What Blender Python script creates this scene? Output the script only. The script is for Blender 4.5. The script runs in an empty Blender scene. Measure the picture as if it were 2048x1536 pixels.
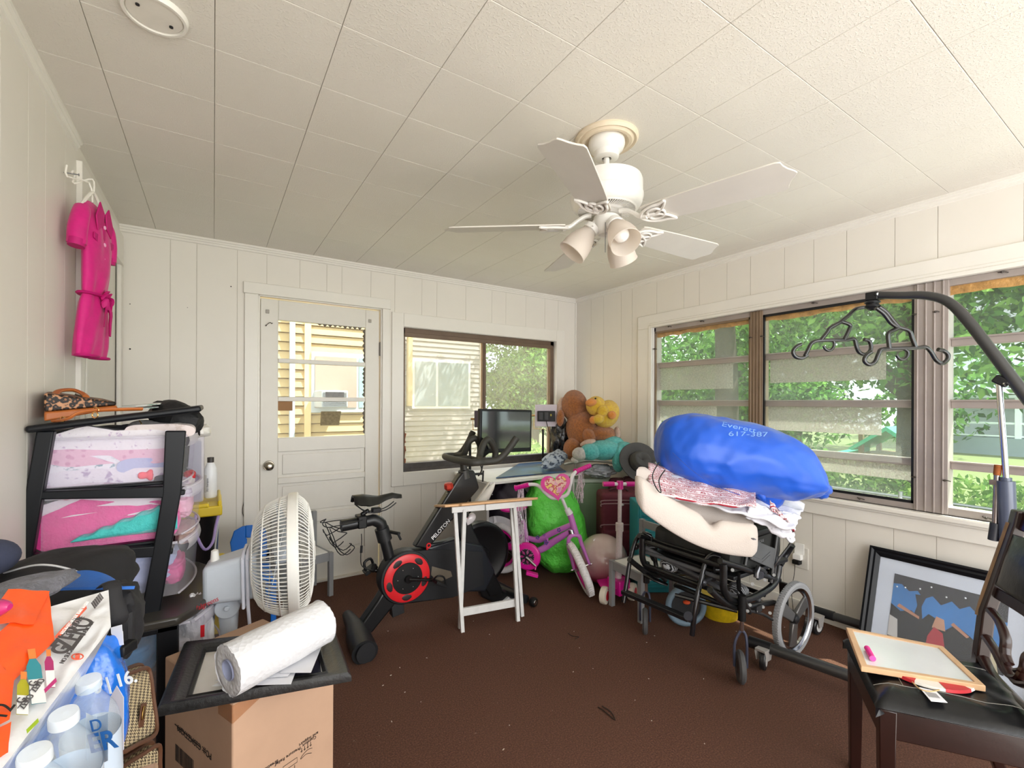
import bpy, math, random
import numpy as np
from mathutils import Vector, Matrix, noise
from math import sin, cos, pi, radians, sqrt, atan2
random.seed(7)
D = bpy.data
SC = bpy.context.scene
COL = SC.collection

# ------------------------------------------------------------------ camera
FPX, YAW, ROLL, CY = 920.7, .5754, .0043, 804.9
CAM = Vector((-3.144, -3.640, 1.29))
FWD = Vector((sin(YAW), cos(YAW), 0)); _r = Vector((cos(YAW), -sin(YAW), 0)); _u = Vector((0, 0, 1))
RGT = _r*cos(ROLL) + _u*sin(ROLL); UPV = _u*cos(ROLL) - _r*sin(ROLL)
cd = D.cameras.new('camera'); cam = D.objects.new('camera', cd); COL.objects.link(cam)
cd.sensor_width = 36; cd.lens = FPX/2048*36; cd.shift_y = (CY-768)/2048; cd.clip_start = .02; cd.clip_end = 400
cam.matrix_world = Matrix(((RGT.x, UPV.x, -FWD.x, CAM.x), (RGT.y, UPV.y, -FWD.y, CAM.y), (RGT.z, UPV.z, -FWD.z, CAM.z), (0, 0, 0, 1)))
SC.camera = cam

# ------------------------------------------------------------------ light
SC.view_settings.view_transform = 'Standard'; SC.view_settings.look = 'None'
SC.view_settings.gamma = 1; SC.view_settings.use_curve_mapping = False
SC.view_settings.exposure = 0.12
wd = D.worlds.new('world'); SC.world = wd; wd.use_nodes = True
_n = wd.node_tree; _bg = _n.nodes['Background']
_bg.inputs[0].default_value = (.86, .93, 1, 1); _bg.inputs[1].default_value = 3.9
def lamp(kind, name, energy, color, **k):
    l = D.lights.new(name, kind); l.energy = energy; l.color = color
    o = D.objects.new(name, l); COL.objects.link(o)
    for a, b in k.items():
        if hasattr(l, a): setattr(l, a, b)
        else: setattr(o, a, b)
    return o
def aim(o, loc, to):
    o.location = loc; o.rotation_euler = (Vector(to)-Vector(loc)).to_track_quat('-Z', 'Y').to_euler()
sun = lamp('SUN', 'sun', 15.0, (1, .965, .91), angle=.009)
aim(sun, (6, -4, 12), (6-.45, -4+.36, 12-1.0))
# soft area lamps added behind the camera to brighten the room, one aimed upward
fl = lamp('AREA', 'front_fill_light', 44, (1, .96, .9), shape='RECTANGLE', size=3.3, size_y=1.6)
aim(fl, (-1.75, -5.05, 1.45), (-1.75, 0, 1.35))
fl2 = lamp('AREA', 'front_ceiling_fill', 30, (1, .95, .88), shape='RECTANGLE', size=2.6, size_y=1.2)
aim(fl2, (-1.5, -4.4, .25), (-1.6, -2.6, 2.3))

# ------------------------------------------------------------------ points of the place seen along a line of sight
def ray(x, y): return FWD + RGT*((x-1024)/FPX) - UPV*((y-CY)/FPX)
def on(ax, v, x, y):
    d = ray(x, y); t = (v-CAM[ax])/d[ax]; return CAM + d*t
def oX(v, x, y): return on(0, v, x, y)
def oY(v, x, y): return on(1, v, x, y)
def oZ(v, x, y): return on(2, v, x, y)
def oD(d, x, y): return CAM + ray(x, y)*d
FZ = -.045                                     # floor level
CZ = 2.36                                      # ceiling level
XL = -3.624                                    # left wall

# ------------------------------------------------------------------ mesh builder
def rotm(rx=0, ry=0, rz=0): return (Matrix.Rotation(rz, 3, 'Z') @ Matrix.Rotation(ry, 3, 'Y') @ Matrix.Rotation(rx, 3, 'X'))
def frame(z, hint=None):
    z = Vector(z).normalized(); h = Vector(hint) if hint is not None else (Vector((0, 0, 1)) if abs(z.z) < .9 else Vector((1, 0, 0)))
    x = h.cross(z).normalized(); y = z.cross(x); return Matrix((x, y, z)).transposed()
def smooth_path(pts, k=4, closed=False):
    pts = [Vector(p) for p in pts]; n = len(pts); out = []
    rng = range(n if closed else n-1)
    for i in rng:
        if closed: a, b, c, d = pts[(i-1) % n], pts[i], pts[(i+1) % n], pts[(i+2) % n]
        else: a, b, c, d = pts[max(i-1, 0)], pts[i], pts[i+1], pts[min(i+2, n-1)]
        for j in range(k):
            t = j/k
            out.append(.5*((2*b) + (c-a)*t + (2*a-5*b+4*c-d)*t*t + (3*b-a-3*c+d)*t**3))
    if not closed: out.append(pts[-1])
    return out
class MB:
    def __init__(s): s.v = []; s.f = []
    def add(s, vs, fs):
        o = len(s.v); s.v += [Vector(p) for p in vs]; s.f += [tuple(i+o for i in q) for q in fs]; return s
    def box(s, c, d, r=None):
        c = Vector(c); h = [k/2 for k in d]; vs = []
        for x in (-1, 1):
            for y in (-1, 1):
                for z in (-1, 1):
                    p = Vector((x*h[0], y*h[1], z*h[2])); vs.append(c + (r @ p if r else p))
        return s.add(vs, [(0, 1, 3, 2), (4, 6, 7, 5), (0, 4, 5, 1), (2, 3, 7, 6), (0, 2, 6, 4), (1, 5, 7, 3)])
    def span(s, a, b): 
        a = Vector(a); b = Vector(b); return s.box((a+b)/2, [abs(b[i]-a[i]) for i in range(3)])
    def bar(s, a, b, w, h, hint=None):
        a = Vector(a); b = Vector(b); m = frame(b-a, hint); return s.box((a+b)/2, (w, h, (b-a).length), m)
    def hexa(s, c8):     # eight corners, bottom four then top four, in order
        return s.add(c8, [(3, 2, 1, 0), (4, 5, 6, 7), (0, 1, 5, 4), (1, 2, 6, 5), (2, 3, 7, 6), (3, 0, 4, 7)])
    def tube(s, pts, r, n=10, closed=False, sm=0, flat=1, hint=None):
        pts = [Vector(p) for p in pts]
        if not isinstance(r, (list, tuple)): rr = [r]*len(pts)
        else: rr = list(r)
        if sm:
            m = len(pts); pts2 = smooth_path(pts, sm, closed)
            r2 = []
            for i in range(len(pts2)):
                t = i/sm; a = int(t) % m; b = (a+1) % m if closed else min(a+1, m-1); r2.append(rr[a]*(1-(t-int(t))) + rr[b]*(t-int(t)))
            pts, rr = pts2, r2
        N = len(pts); vs = []; up = None
        for i, p in enumerate(pts):
            if closed: t = pts[(i+1) % N]-pts[(i-1) % N]
            else: t = pts[min(i+1, N-1)]-pts[max(i-1, 0)]
            if t.length < 1e-9: t = Vector((0, 0, 1))
            t.normalize()
            if up is None:
                up = Vector(hint) if hint is not None else (Vector((0, 0, 1)) if abs(t.z) < .9 else Vector((1, 0, 0)))
            x = up.cross(t)
            if x.length < 1e-6: x = Vector((1, .1, .2)).cross(t)
            x.normalize(); y = t.cross(x).normalized(); up = y
            for k in range(n):
                a = 2*pi*k/n; vs.append(p + x*cos(a)*rr[i] + y*sin(a)*rr[i]*flat)
        fs = []
        for i in range(N if closed else N-1):
            j = (i+1) % N
            for k in range(n):
                l = (k+1) % n; fs.append((i*n+k, i*n+l, j*n+l, j*n+k))
        if not closed:
            fs.append(tuple(range(n-1, -1, -1))); fs.append(tuple((N-1)*n+k for k in range(n)))
        return s.add(vs, fs)
    def cyl(s, a, b, r, n=20, r2=None): return s.tube([a, b], [r, r if r2 is None else r2], n)
    def lathe(s, prof, o, ax=(0, 0, 1), n=28, a0=0, a1=2*pi, hint=None):
        m = frame(ax, hint); o = Vector(o); full = abs(a1-a0-2*pi) < 1e-6; N = n if full else n+1; vs = []
        for r, z in prof:
            for k in range(N):
                a = a0+(a1-a0)*k/n; vs.append(o + m @ Vector((max(r, 1e-5)*cos(a), max(r, 1e-5)*sin(a), z)))
        fs = []
        for i in range(len(prof)-1):
            for k in range(n):
                l = (k+1) % N; fs.append((i*N+k, i*N+l, (i+1)*N+l, (i+1)*N+k))
        return s.add(vs, fs)
    def torus(s, o, ax, R, r, n=32, m=8, flat=1):
        M = frame(ax); o = Vector(o); return s.tube([o + M @ Vector((R*cos(2*pi*i/n), R*sin(2*pi*i/n), 0)) for i in range(n)], r, m, closed=True, flat=flat, hint=ax)
    def prism(s, poly, o, u, v, t):   # poly in (u,v), thickness vector t
        o = Vector(o); u = Vector(u); v = Vector(v); t = Vector(t); n = len(poly)
        a = [o+u*p[0]+v*p[1] for p in poly]; b = [p+t for p in a]
        return s.add(a+b, [tuple(range(n-1, -1, -1)), tuple(range(n, 2*n))] + [(i, (i+1) % n, (i+1) % n+n, i+n) for i in range(n)])
    def ell(s, c, r, m=None, nu=24, nv=14, fn=None, p=1.0):
        c = Vector(c); r = (r, r, r) if not isinstance(r, (list, tuple)) else r; vs = []; 
        sg = lambda x: (abs(x)**p)*(1 if x >= 0 else -1)
        for j in range(nv+1):
            th = pi*j/nv
            for i in range(nu):
                ph = 2*pi*i/nu; q = Vector((sg(sin(th))*sg(cos(ph)), sg(sin(th))*sg(sin(ph)), sg(cos(th))))
                k = fn(q) if fn else 1
                q = Vector((q.x*r[0]*k, q.y*r[1]*k, q.z*r[2]*k)); vs.append(c + (m @ q if m else q))
        fs = [(j*nu+i, (j+1)*nu+i, (j+1)*nu+(i+1) % nu, j*nu+(i+1) % nu) for j in range(nv) for i in range(nu)]
        return s.add(vs, fs)
    def surf(s, fn, nu, nv, cu=False, cv=False):
        A = nu if cu else nu+1; B = nv if cv else nv+1
        vs = [fn(i/nu, j/nv) for j in range(B) for i in range(A)]
        return s.add(vs, [(j*A+i, j*A+(i+1) % A, ((j+1) % B)*A+(i+1) % A, ((j+1) % B)*A+i) for j in range(nv) for i in range(nu)])
    def sheet(s, fn, nu, nv, t=.004):
        # a surface with thickness t (second skin offset along normals)
        g = [[Vector(fn(i/nu, j/nv)) for i in range(nu+1)] for j in range(nv+1)]
        def nrm(j, i):
            a = g[j][min(i+1, nu)]-g[j][max(i-1, 0)]; b = g[min(j+1, nv)][i]-g[max(j-1, 0)][i]; c = a.cross(b)
            return c.normalized() if c.length > 1e-12 else Vector((0, 0, 1))
        A = nu+1; top = [g[j][i] for j in range(nv+1) for i in range(A)]; bot = [g[j][i]-nrm(j, i)*t for j in range(nv+1) for i in range(A)]
        n = len(top); fs = []
        for j in range(nv):
            for i in range(nu):
                q = (j*A+i, j*A+i+1, (j+1)*A+i+1, (j+1)*A+i); fs.append(q); fs.append(tuple(k+n for k in q[::-1]))
        e = [(i, 0) for i in range(A)] + [(nu, j) for j in range(1, nv+1)] + [(i, nv) for i in range(nu-1, -1, -1)] + [(0, j) for j in range(nv-1, 0, -1)]
        idx = [j*A+i for i, j in e]
        for k in range(len(idx)):
            a, b = idx[k], idx[(k+1) % len(idx)]; fs.append((b, a, a+n, b+n))
        return s.add(top+bot, fs)

def root_loc(o):
    l = Vector((0, 0, 0))
    while o is not None: l = l + Vector(o.location); o = o.parent
    return l
def put(name, mb, mat, parent=None, bev=0, sub=0, seg=2, ang=38, flat=False, loc=None, label=None):
    me = D.meshes.new(name); base = root_loc(parent) if parent else Vector(loc or (0, 0, 0))
    if parent is None and loc is None and mb.v:
        xs = [p.x for p in mb.v]; ys = [p.y for p in mb.v]; zs = [p.z for p in mb.v]
        base = Vector(((min(xs)+max(xs))/2, (min(ys)+max(ys))/2, min(zs)))
    me.from_pydata([tuple(p-base) for p in mb.v], [], mb.f); me.validate(); me.update()
    if not flat:
        me.polygons.foreach_set('use_smooth', [True]*len(me.polygons)); me.set_sharp_from_angle(angle=radians(ang))
    o = D.objects.new(name, me); COL.objects.link(o)
    if parent: o.parent = parent
    else: o.location = base
    for m in (mat if isinstance(mat, (list, tuple)) else [mat]): me.materials.append(m)
    if bev:
        b = o.modifiers.new('bevel', 'BEVEL'); b.width = bev; b.segments = seg; b.limit_method = 'ANGLE'; b.angle_limit = radians(40)
    if sub:
        b = o.modifiers.new('subsurf', 'SUBSURF'); b.levels = sub; b.render_levels = sub
    if label: o['label'] = label
    return o
def thing(name, label, cat, loc, group=None, kind=None):
    o = D.objects.new(name, None); COL.objects.link(o); o.location = Vector(loc); o.empty_display_size = .05
    o['label'] = label; o['category'] = cat
    if group: o['group'] = group
    return o
def tag(o, label, cat, group=None, kind=None):
    o['label'] = label; o['category'] = cat
    if group: o['group'] = group
    if kind: o['kind'] = kind
    return o
def struct(name, mb, mat, parent=None, label=None, **k):
    o = put(name, mb, mat, parent, **k)
    if parent is None:
        o['kind'] = 'structure'; o['category'] = name.split('_')[0]
        o['label'] = label or name.replace('_', ' ')
    return o
def text(name, s, o, x, y, size, mat, parent, align='LEFT', bold=0, depth=.0004, shear=0, sx=1):
    # words laid on a surface: origin o, reading direction x, up direction y
    c = D.curves.new(name, 'FONT'); c.body = s; c.size = size; c.extrude = depth; c.align_x = align; c.offset = bold*size; c.shear = shear
    t = D.objects.new(name, c); COL.objects.link(t)
    dg = bpy.context.evaluated_depsgraph_get(); me = D.meshes.new_from_object(t.evaluated_get(dg)); D.objects.remove(t)
    x = Vector(x).normalized(); y = Vector(y); y = (y - x*y.dot(x)).normalized(); z = x.cross(y); b = root_loc(parent); o = Vector(o)
    for v in me.vertices: v.co = o + x*v.co.x*sx + y*v.co.y + z*v.co.z - b
    me.materials.clear(); me.materials.append(mat)
    ob = D.objects.new(name, me); COL.objects.link(ob); ob.parent = parent
    return ob
def copy_tree(o, parent=None):
    c = o.copy(); COL.objects.link(c); c.parent = parent
    for ch in [k for k in D.objects if k.parent == o]: copy_tree(ch, c)
    return c

# ------------------------------------------------------------------ materials
def lin(h):
    if isinstance(h, str):
        h = h.lstrip('#'); h = [int(h[i:i+2], 16)/255 for i in (0, 2, 4)]
    return tuple((c/12.92 if c <= .04045 else ((c+.055)/1.055)**2.4) for c in h) + (1,)
class N:
    def __init__(s, name):
        s.m = D.materials.new(name); s.m.use_nodes = True; s.t = s.m.node_tree; s.b = s.t.nodes['Principled BSDF']; s.out = s.t.nodes['Material Output']
    def n(s, t, **k):
        q = s.t.nodes.new(t)
        for a, b in k.items():
            if a[0] == '_': q.inputs[a[1:].replace('_', ' ')].default_value = b
            else: setattr(q, a, b)
        return q
    def l(s, a, b): s.t.links.new(a, b)
    def co(s): return s.n('ShaderNodeTexCoord').outputs['Object']
    def math(s, op, a, b=None, c=None):
        q = s.n('ShaderNodeMath', operation=op)
        for i, v in enumerate((a, b, c)):
            if v is None: continue
            if isinstance(v, (int, float)): q.inputs[i].default_value = v
            else: s.l(v, q.inputs[i])
        return q.outputs[0]
    def mix(s, f, a, b, mode='MIX'):
        q = s.n('ShaderNodeMix', data_type='RGBA', blend_type=mode)
        for i, v in ((0, f), (6, a), (7, b)):
            if isinstance(v, (int, float, tuple)): q.inputs[i].default_value = v
            else: s.l(v, q.inputs[i])
        return q.outputs[2]
    def ramp(s, f, stops, interp='LINEAR'):
        q = s.n('ShaderNodeValToRGB'); s.l(f, q.inputs[0]); e = q.color_ramp.elements; q.color_ramp.interpolation = interp
        while len(e) < len(stops): e.new(.5)
        for i, (p, c) in enumerate(stops): e[i].position = p; e[i].color = c
        return q.outputs[0]
    def noise(s, sc, det=3, rough=.5, vec=None, out=0):
        q = s.n('ShaderNodeTexNoise', _Scale=sc, _Detail=det, _Roughness=rough); s.l(vec if vec is not None else s.co(), q.inputs['Vector']); return q.outputs[out]
    def bump(s, h, st=.3, d=.01):
        q = s.n('ShaderNodeBump', _Strength=st, _Distance=d); s.l(h, q.inputs['Height']); s.l(q.outputs[0], s.b.inputs['Normal'])
_mats = {}
def M(col, rough=.5, metal=0, var=0, vs=8, bump=0, bs=60, bd=.004, sheen=0, coat=0, alpha=1, trans=0, spec=.5, name=None):
    key = (col, rough, metal, var, vs, bump, bs, bd, sheen, coat, alpha, trans, spec)
    if key in _mats: return _mats[key]
    n = N(name or 'mat_'+str(col).lstrip('#')); c = lin(col); b = n.b
    b.inputs['Base Color'].default_value = c; b.inputs['Roughness'].default_value = rough; b.inputs['Metallic'].default_value = metal
    b.inputs['Specular IOR Level'].default_value = spec
    if sheen: b.inputs['Sheen Weight'].default_value = sheen
    if coat: b.inputs['Coat Weight'].default_value = coat; b.inputs['Coat Roughness'].default_value = .08
    if alpha < 1: b.inputs['Alpha'].default_value = alpha
    if trans: b.inputs['Transmission Weight'].default_value = trans
    v = var or .06
    f = n.noise(vs, 4, .6)
    lo = tuple(max(0, k*(1-v)) for k in c[:3])+(1,); hi = tuple(min(1, k*(1+v)) for k in c[:3])+(1,)
    n.l(n.ramp(f, [(.3, lo), (.7, hi)]), b.inputs['Base Color'])
    if bump: n.bump(n.noise(bs, 4, .6), bump, bd)
    _mats[key] = n.m; return n.m
def clear(name, col, a, rough=.15, spec=.5, bump=0, bs=20):
    # thin see-through plastic or glass: see-through share 1-a, the rest a tinted gloss
    n = N(name); tr = n.n('ShaderNodeBsdfTransparent'); mx = n.n('ShaderNodeMixShader'); mx.inputs[0].default_value = a
    tr.inputs[0].default_value = lin(col)
    n.b.inputs['Base Color'].default_value = lin(col); n.b.inputs['Roughness'].default_value = rough; n.b.inputs['Specular IOR Level'].default_value = spec
    if bump: n.bump(n.noise(bs, 3, .5), bump, .01)
    n.l(tr.outputs[0], mx.inputs[1]); n.l(n.b.outputs[0], mx.inputs[2]); n.l(mx.outputs[0], n.out.inputs[0]); return n.m
WHITE_PAINT = M('#e6e1d8', .45, var=.015, vs=3, bump=.05, bs=40, bd=.002, name='cream_white_paint')
TRIM = M('#e9e5dd', .35, var=.02, vs=4, bump=.05, bs=30, bd=.002, name='trim_paint')
BLACK = M('#0f1012', .45, spec=.35, name='black_plastic')
BLACKG = M('#0d0d0f', .22, name='black_gloss')
MBLACK = M('#202124', .38, metal=.3, name='black_metal')
CHROME = M('#c9cbcf', .14, metal=1, name='chrome')
STEEL = M('#8d8f93', .3, metal=1, name='steel')
WHITEP = M('#eeeff0', .35, name='white_plastic')
INK = M('#1a1614', .6, name='ink_black')
# ================================================================== THE ROOM
def carpet_mat():
    n = N('brown_carpet'); co = n.co()
    f = n.noise(160, 4, .7, co); g = n.noise(2.2, 3, .6, co); k = n.noise(420, 2, .6, co)
    c1 = n.ramp(f, [(.25, lin('#331a10')), (.5, lin('#5f3a29')), (.78, lin('#90624b'))])
    c2 = n.mix(n.ramp(g, [(.35, (0, 0, 0, 1)), (.7, (1, 1, 1, 1))]), c1, n.mix(.35, c1, lin('#64412f')))
    sp = n.ramp(n.noise(75, 2, .5, co), [(.755, (0, 0, 0, 1)), (.775, (1, 1, 1, 1))])
    n.l(n.mix(n.math('MULTIPLY', sp, .4), c2, lin('#b59c86')), n.b.inputs['Base Color']); n.b.inputs['Roughness'].default_value = .95
    n.bump(n.math('ADD', f, k), .8, .008); return n.m
def tile_mat():
    n = N('ceiling_tile_paint'); n.b.inputs['Roughness'].default_value = .6
    co = n.co(); f = n.noise(150, 3, .55, co)
    n.l(n.ramp(n.noise(1.4, 3, .5, co), [(.3, lin('#e2ddd3')), (.7, lin('#e8e3da'))]), n.b.inputs['Base Color'])
    n.bump(n.ramp(f, [(.52, (0, 0, 0, 1)), (.68, (1, 1, 1, 1))]), .35, .004); return n.m
struct('floor', MB().span((XL-.3, -5.3, FZ-.1), (.15, .15, FZ)), carpet_mat(), label='brown low pile carpet with pale specks over the whole room floor', flat=True)
mb = MB(); xs = [XL-.05]+[-3.449+.3045*k for k in range(12)]+[.05]; ys = [.05]+[-.153-.3035*k for k in range(18)]+[-5.3]
for i in range(len(xs)-1):
    for j in range(len(ys)-1):
        mb.span((xs[i]+.0008, ys[j]-.0008, CZ), (xs[i+1]-.0008, ys[j+1]+.0008, CZ+.008))
ce = struct('ceiling', mb, tile_mat(), label='white textured ceiling of square fibre tiles', bev=.0012, seg=1, flat=True)
put('backing_board', MB().span((XL-.1, -5.3, CZ+.006), (.12, .1, CZ+.05)), M('#b9b1a2', .8, name='ceiling_gap'), ce, flat=True)
GAP = M('#c3bcae', .7, name='groove_shade_paint')
def plank_wall(name, ax, pos, out, grooves, lo, hi, z0, z1, holes, label):
    cuts = sorted(set([lo, hi]+[g for g in grooves if lo < g < hi]+[h[i] for h in holes for i in (0, 1) if lo < h[i] < hi]))
    mb = MB(); bk = MB(); gs = set(grooves)
    def bx(m, a, b, za, zb, d0, d1):
        if b-a < .002 or zb-za < .002: return
        if ax == 1: m.span((a, pos+out*d0, za), (b, pos+out*d1, zb))
        else: m.span((pos+out*d0, a, za), (pos+out*d1, b, zb))
    for a, b in zip(cuts, cuts[1:]):
        g0 = .0013 if a in gs else 0; g1 = .0013 if b in gs else 0; zz = [(z0, z1)]
        for h in holes:
            if a >= h[0]-1e-6 and b <= h[1]+1e-6: zz = [(z0, h[2]), (h[3], z1)]
        for za, zb in zz:
            bx(mb, a+g0, b-g1, za, zb, 0, .005); bx(bk, a, b, za, zb, .0035, .1)
    w = struct(name, mb, WHITE_PAINT, label=label, flat=True)
    put('groove_backing', bk, GAP, w, flat=True); return w
BW = (-1.845, -.262, .713, 1.905); BD = (-2.885, -2.02, FZ, 2.03); RW = (-4.45, -1.0, .722, 1.93)
plank_wall('wall_back', 1, 0, 1, [-3.377, -3.238, -3.011, -2.833, -2.621, -2.436, -2.328, -2.109, -1.916, -1.685, -1.55, -1.274, -1.007, -.855, -.628, -.40, -.235], XL-.05, 0, FZ, CZ, [BD, BW], 'cream white grooved panelling on the back wall')
plank_wall('wall_right', 0, 0, 1, [-.23, -.405, -.632, -.764, -1.038, -1.305, -1.444, -1.671, -1.847, -2.075, -2.251, -2.429, -2.659, -2.838, -3.14, -3.3, -3.6, -3.8, -4.1, -4.5, -4.9], -5.3, .1, FZ, CZ, [RW], 'cream white grooved panelling on the right wall')
plank_wall('wall_left', 0, XL, -1, [-1.227, -1.47, -1.644, -1.864, -2.1, -2.3, -2.6, -2.9, -3.3, -3.7], -5.3, .1, FZ, CZ, [(-.975, -.085, FZ, 2.10)], 'cream white grooved panelling on the left wall')
# front side of the room (behind the camera): wall round a wide opening made to let sky light in
mb = MB(); mb.span((XL-.1, -5.4, FZ), (.1, -5.3, .6)).span((XL-.1, -5.4, 2.2), (.1, -5.3, CZ)).span((XL-.1, -5.4, .6), (-3.5, -5.3, 2.2)).span((-.05, -5.4, .6), (.1, -5.3, 2.2))
struct('wall_front', mb, WHITE_PAINT, flat=True, label='front wall of the porch behind the viewer')
struct('wall_roof', MB().span((XL-.3, -5.6, CZ+.05), (.1, .3, CZ+.2)), M('#777777', .9), flat=True, label='porch roof slab above the ceiling')
struct('trim_roof_eave', MB().span((.1, -5.6, 2.02), (.45, .3, 2.10)), M('#cfcabf', .7), flat=True, label='outside eave over the right hand windows')
# crown moulding along the ceiling
def crown(name, a, b, inw, label):
    a = Vector(a); b = Vector(b); t = b-a; inw = Vector(inw); z = Vector((0, 0, 1))
    prof = [(0, 0), (.022, 0), (.022, -.012), (.015, -.016), (.015, -.024), (.008, -.030), (.008, -.040), (0, -.044)]
    struct(name, MB().prism(prof, a, inw, z, t), TRIM, label=label, ang=20)
crown('trim_1', (XL, 0, CZ), (0, 0, CZ), (0, -1, 0), 'thin stepped crown moulding along the back wall')
crown('trim_2', (0, -5.3, CZ), (0, 0, CZ), (-1, 0, 0), 'thin stepped crown moulding along the right wall')
crown('trim_3', (XL, -5.3, CZ), (XL, -1.07, CZ), (1, 0, 0), 'thin stepped crown moulding along the left wall')
struct('trim_4', MB().span((-.014, -.014, FZ), (0, 0, CZ-.04)), TRIM, label='corner bead where back and right walls meet', bev=.003)
struct('baseboard_right', MB().span((-.014, -5.3, FZ), (0, 0, FZ+.085)), TRIM, bev=.004, label='low white baseboard along the right wall')
struct('baseboard_back', MB().span((-2.0, -.014, FZ), (0, 0, FZ+.085)).span((XL, -.014, FZ), (-3.0, 0, FZ+.085)), TRIM, bev=.004, label='low white baseboard along the back wall')
mb = MB()
for x, y, r in ((260, 608, .006), (260, 698, .010), (462, 573, .008), (375, 615, .004)):
    p = oY(0, x, y); mb.cyl(p, p+Vector((0, -.0015, 0)), r/2, 10)
put('nail_hole', mb, INK, [o for o in D.objects if o.name == 'wall_back'][0])
# ------------------------------------------------------------ door in the back wall
cas = MB(); cas.span((-2.968, -.018, FZ), (-2.885, .01, 2.03)).span((-2.02, -.018, FZ), (-1.962, .01, 2.03)).span((-2.975, -.024, 2.03), (-1.955, .01, 2.108))
cas.span((-2.887, 0, FZ), (-2.873, .11, 2.035)).span((-2.03, 0, FZ), (-2.018, .11, 2.035)).span((-2.885, 0, 2.022), (-2.02, .11, 2.034))
struct('trim_5', cas, TRIM, bev=.003, label='white casing round the back door')
DRW = M('#e2ded5', .4, var=.02, name='door_paint')
dx0, dx1, dy0, dy1, dz1 = -2.870, -2.038, .012, .052, 2.012
gz0, gz1, gx0, gx1 = 1.030, 1.870, -2.758, -2.145      # glazed part
d = MB()
d.span((dx0, dy0, FZ+.012), (gx0, dy1, dz1)).span((gx1, dy0, FZ+.012), (dx1, dy1, dz1))
d.span((gx0, dy0, gz1), (gx1, dy1, dz1))
for a, b in ((FZ+.012, .16), (.40, .47), (.70, .745), (.93, gz0)): d.span((gx0, dy0, a), (gx1, dy1, b))
for z in (1.305, 1.580): d.span((gx0, dy0+.002, z-.014), (gx1, dy1-.002, z+.018))
door = struct('door_1', d, DRW, bev=.004, label='white half glazed wooden door with three panes in the back wall')
put('lower_panel', MB().span((gx0, dy0+.016, .1), (gx1, dy1-.014, .95)).span((gx0+.03, dy0+.009, .49), (gx1-.03, dy1-.01, .68)).span((gx0+.03, dy0+.009, .765), (gx1-.03, dy1-.01, .91)).span((gx0+.03, dy0+.009, .18), (gx1-.03, dy1-.01, .38)), DRW, door, bev=.004)
GLASS = clear('window_glass', '#f4f8f6', .07, .03, .5)
put('pane', MB().span((gx0, .030, gz0), (gx1, .033, 1.30)), GLASS, door, flat=True)
put('pane', MB().span((gx0, .030, 1.31), (gx1, .033, 1.57)), GLASS, door, flat=True)
put('pane', MB().span((gx0, .030, 1.59), (gx1, .033, gz1)), GLASS, door, flat=True)
k = oY(-.01, 538, 932)
put('knob', MB().lathe([(0, .012), (.034, .012), (.036, .006), (.033, 0), (.014, 0), (.012, -.02), (.02, -.028), (.028, -.036), (.029, -.048), (.02, -.058), (.012, -.060), (0, -.060)], (k.x, .006, k.z), (0, 1, 0), 24), M('#a49d90', .25, metal=1, name='nickel'), door)
put('hinge', MB().span((-2.040, .004, 1.66), (-2.026, .016, 1.76)).cyl((-2.034, .004, 1.655), (-2.034, .004, 1.765), .006, 10), M('#6f6a62', .4, metal=.8), door)
h = oY(.008, 532, 651)
put('hook', MB().tube([h, h+Vector((.012, -.012, .012)), h+Vector((.026, -.014, .022)), h+Vector((.034, -.014, .014)), h+Vector((.040, -.012, .020))], .0022, 8, sm=3).cyl(h+Vector((0, .004, 0)), h+Vector((0, -.01, 0)), .005, 10), M('#4a443e', .4, metal=.8), door)
for px, py in ((535, 623), (740, 642)):
    p = oY(.008, px, py); put('corner_bracket', MB().box(p, (.022, .006, .026)), M('#9a948b', .5, metal=.5), door, bev=.002)
# torn edge of old lace tape along the glass
mb = MB(); rnd = random.Random(3)
for z0, z1 in ((1.04, 1.29), (1.33, 1.56), (1.60, 1.86)):
    n = 7
    for i in range(n):
        a = z0+(z1-z0)*i/n; b = z0+(z1-z0)*(i+1)/n; w = .012+.012*rnd.random()
        mb.prism([(gx1-gx0, a), (gx1-gx0, b), (gx1-gx0-w*.4, b), (gx1-gx0-w, (a+b)/2), (gx1-gx0-w*.4, a)], (gx0, .0285, 0), (1, 0, 0), (0, 0, 1), (0, .001, 0))
for i in range(9):
    a = .26+.33*i/9; b = a+.33/9; mb.prism([(a, gz1), (b, gz1), ((a+b)/2, gz1-.012-.01*rnd.random())], (gx0, .0285, 0), (1, 0, 0), (0, 0, 1), (0, .001, 0))
put('torn_edge', mb, M('#6d655b', .8), door, flat=True)
p = oY(.02, 570, 812); put('taped_card', MB().box((p.x, .027, p.z), (.10, .003, .068)), M('#a07852', .8, var=.1), door)
p = oY(.02, 662, 832); put('taped_card', MB().prism([(-.07, .035), (.075, .035), (.06, -.07), (-.075, -.07)], (p.x, .0255, p.z), (1, 0, 0), (0, 0, 1), (0, .003, 0)), M('#8e8062', .9, var=.25, vs=60), door)
p = oY(.02, 670, 794); put('taped_card', MB().box((p.x, .0235, p.z), (.135, .002, .075)), M('#8f8e8c', .6, var=.15, vs=40), door, label='grey taped label')
struct('trim_6', MB().span((-2.87, -.02, FZ), (-2.03, .09, FZ+.014)), M('#d6d1c6', .5), label='worn white threshold under the back door')
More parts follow.
